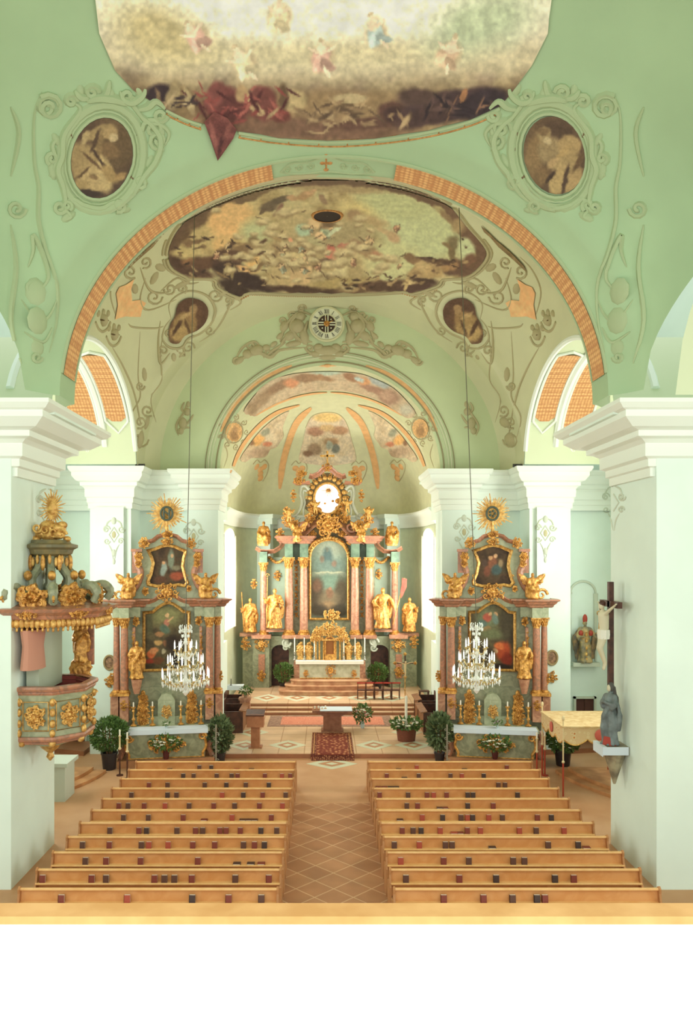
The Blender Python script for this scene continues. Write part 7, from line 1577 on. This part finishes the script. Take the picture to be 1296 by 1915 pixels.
o = MB().b2(6.78, 6.88, 19.03, 19.72, gz(1392, 19.35), gz(1392, 19.35)+.01).b2(6.77, 6.78, 19.03, 19.72, 2.66, gz(1392, 19.35)+.01).b2(6.78, 7.42, 19.025, 19.035, 2.7, gz(1392, 19.35)+.008).build('console_cloth', CLOTH, None, False); tag(o, 'bluish white cloth hanging from the console on the right pier', 'cloth')
# ---------------------------------------------------------------- processional canopy
bc = thing('processional_canopy', 'embroidered processional canopy on four red and white poles at the right', 'canopy', (8.35, 25.5, 0))
x0, x1, y0, y1, zt = 7.43-8.35, 9.75-8.35, -1.2, 1.15, 2.22
MB().b2(x0-.05, x1+.05, y0-.05, y1+.05, zt-.02, zt+.03).build('canopy_top', M('tan_brocade', (226, 200, 150), .7, rgb2=(208, 172, 118), scale=6), bc, False)
VAL = rugmat('embroidered_valance', (224, 196, 150), (206, 130, 72), (232, 214, 170), 7)
def val(ax, ay, bx, by):
    mb = MB(); N = 48
    for i in range(N+1):
        t = i/N; x, y = ax+(bx-ax)*t, ay+(by-ay)*t; d = .4+.18*abs(sin(pi*3*t)); mb.v += [(x, y, zt), (x, y, zt-d)]
    mb.f = [(2*i, 2*i+2, 2*i+3, 2*i+1) for i in range(N)]; mb.build('valance', VAL, bc, False)
    fr = MB(); fr.tube([(ax+(bx-ax)*i/N, ay+(by-ay)*i/N, zt-.4-.18*abs(sin(pi*3*i/N))) for i in range(N+1)], .025, 5); fr.tube([(ax, ay, zt), (bx, by, zt)], .025, 5); fr.build('gold_fringe', PALEGOLD, bc)
for e in ((x0, y0, x1, y0), (x0, y0, x0, y1), (x0, y1, x1, y1), (x1, y0, x1, y1)): val(*e)
em = MB(); em.ell(((x0+x1)/2, y0-.03, zt-.25), (.16, .03, .18)); em.ell((x0-.03, 0, zt-.25), (.03, .16, .18)); em.build('valance_emblem', M('rose_emblem', (206, 100, 84), .7), bc)
for x, y in ((x0, y0), (x0, y1), (x1, y0), (x1, y1)):
    p = MB()
    p.bar((x, y, 0), (x, y, 1.1), .028); p.build('pole', M('red_lacquer_pole', (172, 66, 46), .4), bc)
    p = MB(); p.bar((x, y, 1.1), (x, y, 2.45), .024); p.ell((x, y, 1.1), .05); p.ell((x, y, 2.5), (.05, .05, .09)); p.build('upper_pole', M('white_gold_pole', (226, 206, 160), .4), bc)
# processional candle poles at the pew fronts
for k, (px, py, Y, s_) in enumerate(((1004, 1380, 26.2, 'right'), (1019, 1380, 26.6, 'right'), (224, 1380, 26.6, 'left'), (238, 1385, 26.2, 'left'))):
    t = thing('processional_candle', 'red processional candle pole standing at the %s pew corner, %s' % (s_, 'nearer the aisle' if k in (0, 3) else 'farther from the aisle'), 'candlestick', (gx(px, Y), Y, 0))
    MB().lathe([(.12, 0), (.12, .03), (.03, .05), (.028, .9)], n=10).build('pole', MATS['red_lacquer_pole'] if s_ == 'right' else DKW, t); MB().lathe([(.028, .9), (.06, .95), (.03, 1.0), (.03, 1.35), (.06, 1.4)], n=10).build('holder', MATS['white_gold_pole'], t); MB().lathe([(.03, 1.4), (.03, 1.6), (.005, 1.62)], n=8).build('candle', CANDLE, t)
mr.scale = (.82, .82, 1)
# white stone stoup block under the pulpit
fb = MB().box((-8.75, 24.2, .55), (.8, .9, 1.1)).box((-8.75, 24.2, 1.16), (1.0, 1.1, .12)); tag(fb.build('stone_plinth', M('grey_white_stone', (200, 210, 196), .7), None, False), 'pale stone block behind the pulpit pier', 'plinth')

for px, py, lb in ((262, 876, 'small dark floodlight lying on the left cornice above the side altar'), (968, 872, 'small dark floodlight lying on the right cornice above the side altar')):
    h = gx(px, 29.3); t = thing('floodlight', lb, 'lamp', (h, 29.3, 11.14)); MB().box((0, 0, .06), (.34, .2, .12), rx=radians(12)).build('lamp_housing', POT, t, False); MB().box((0, -.02, .015), (.12, .1, .03)).build('bracket', POT, t, False)
import OpenImageIO as oi, sys
b=oi.ImageBuf('/workdir/render_main.png'); import numpy as np
a=b.get_pixels(oi.FLOAT)[...,:3]*255
s=a.shape[1]/1296
for x,y in [(330,300),(600,275),(750,270),(420,720),(700,640),(200,1050),(1010,1150),(500,1100),(300,900),(80,900),(1140,900),(610,1600),(620,1480),(300,1600),(850,1650),(470,640),(600,560),(500,900),(180,1500),(640,1300),(700,440),(430,410),(80,1500),(560,1060),(200,690)]:
    X,Y=int(x*s),int(y*s); print((x,y),a[Y-2:Y+3,X-2:X+3].mean((0,1)).astype(int))
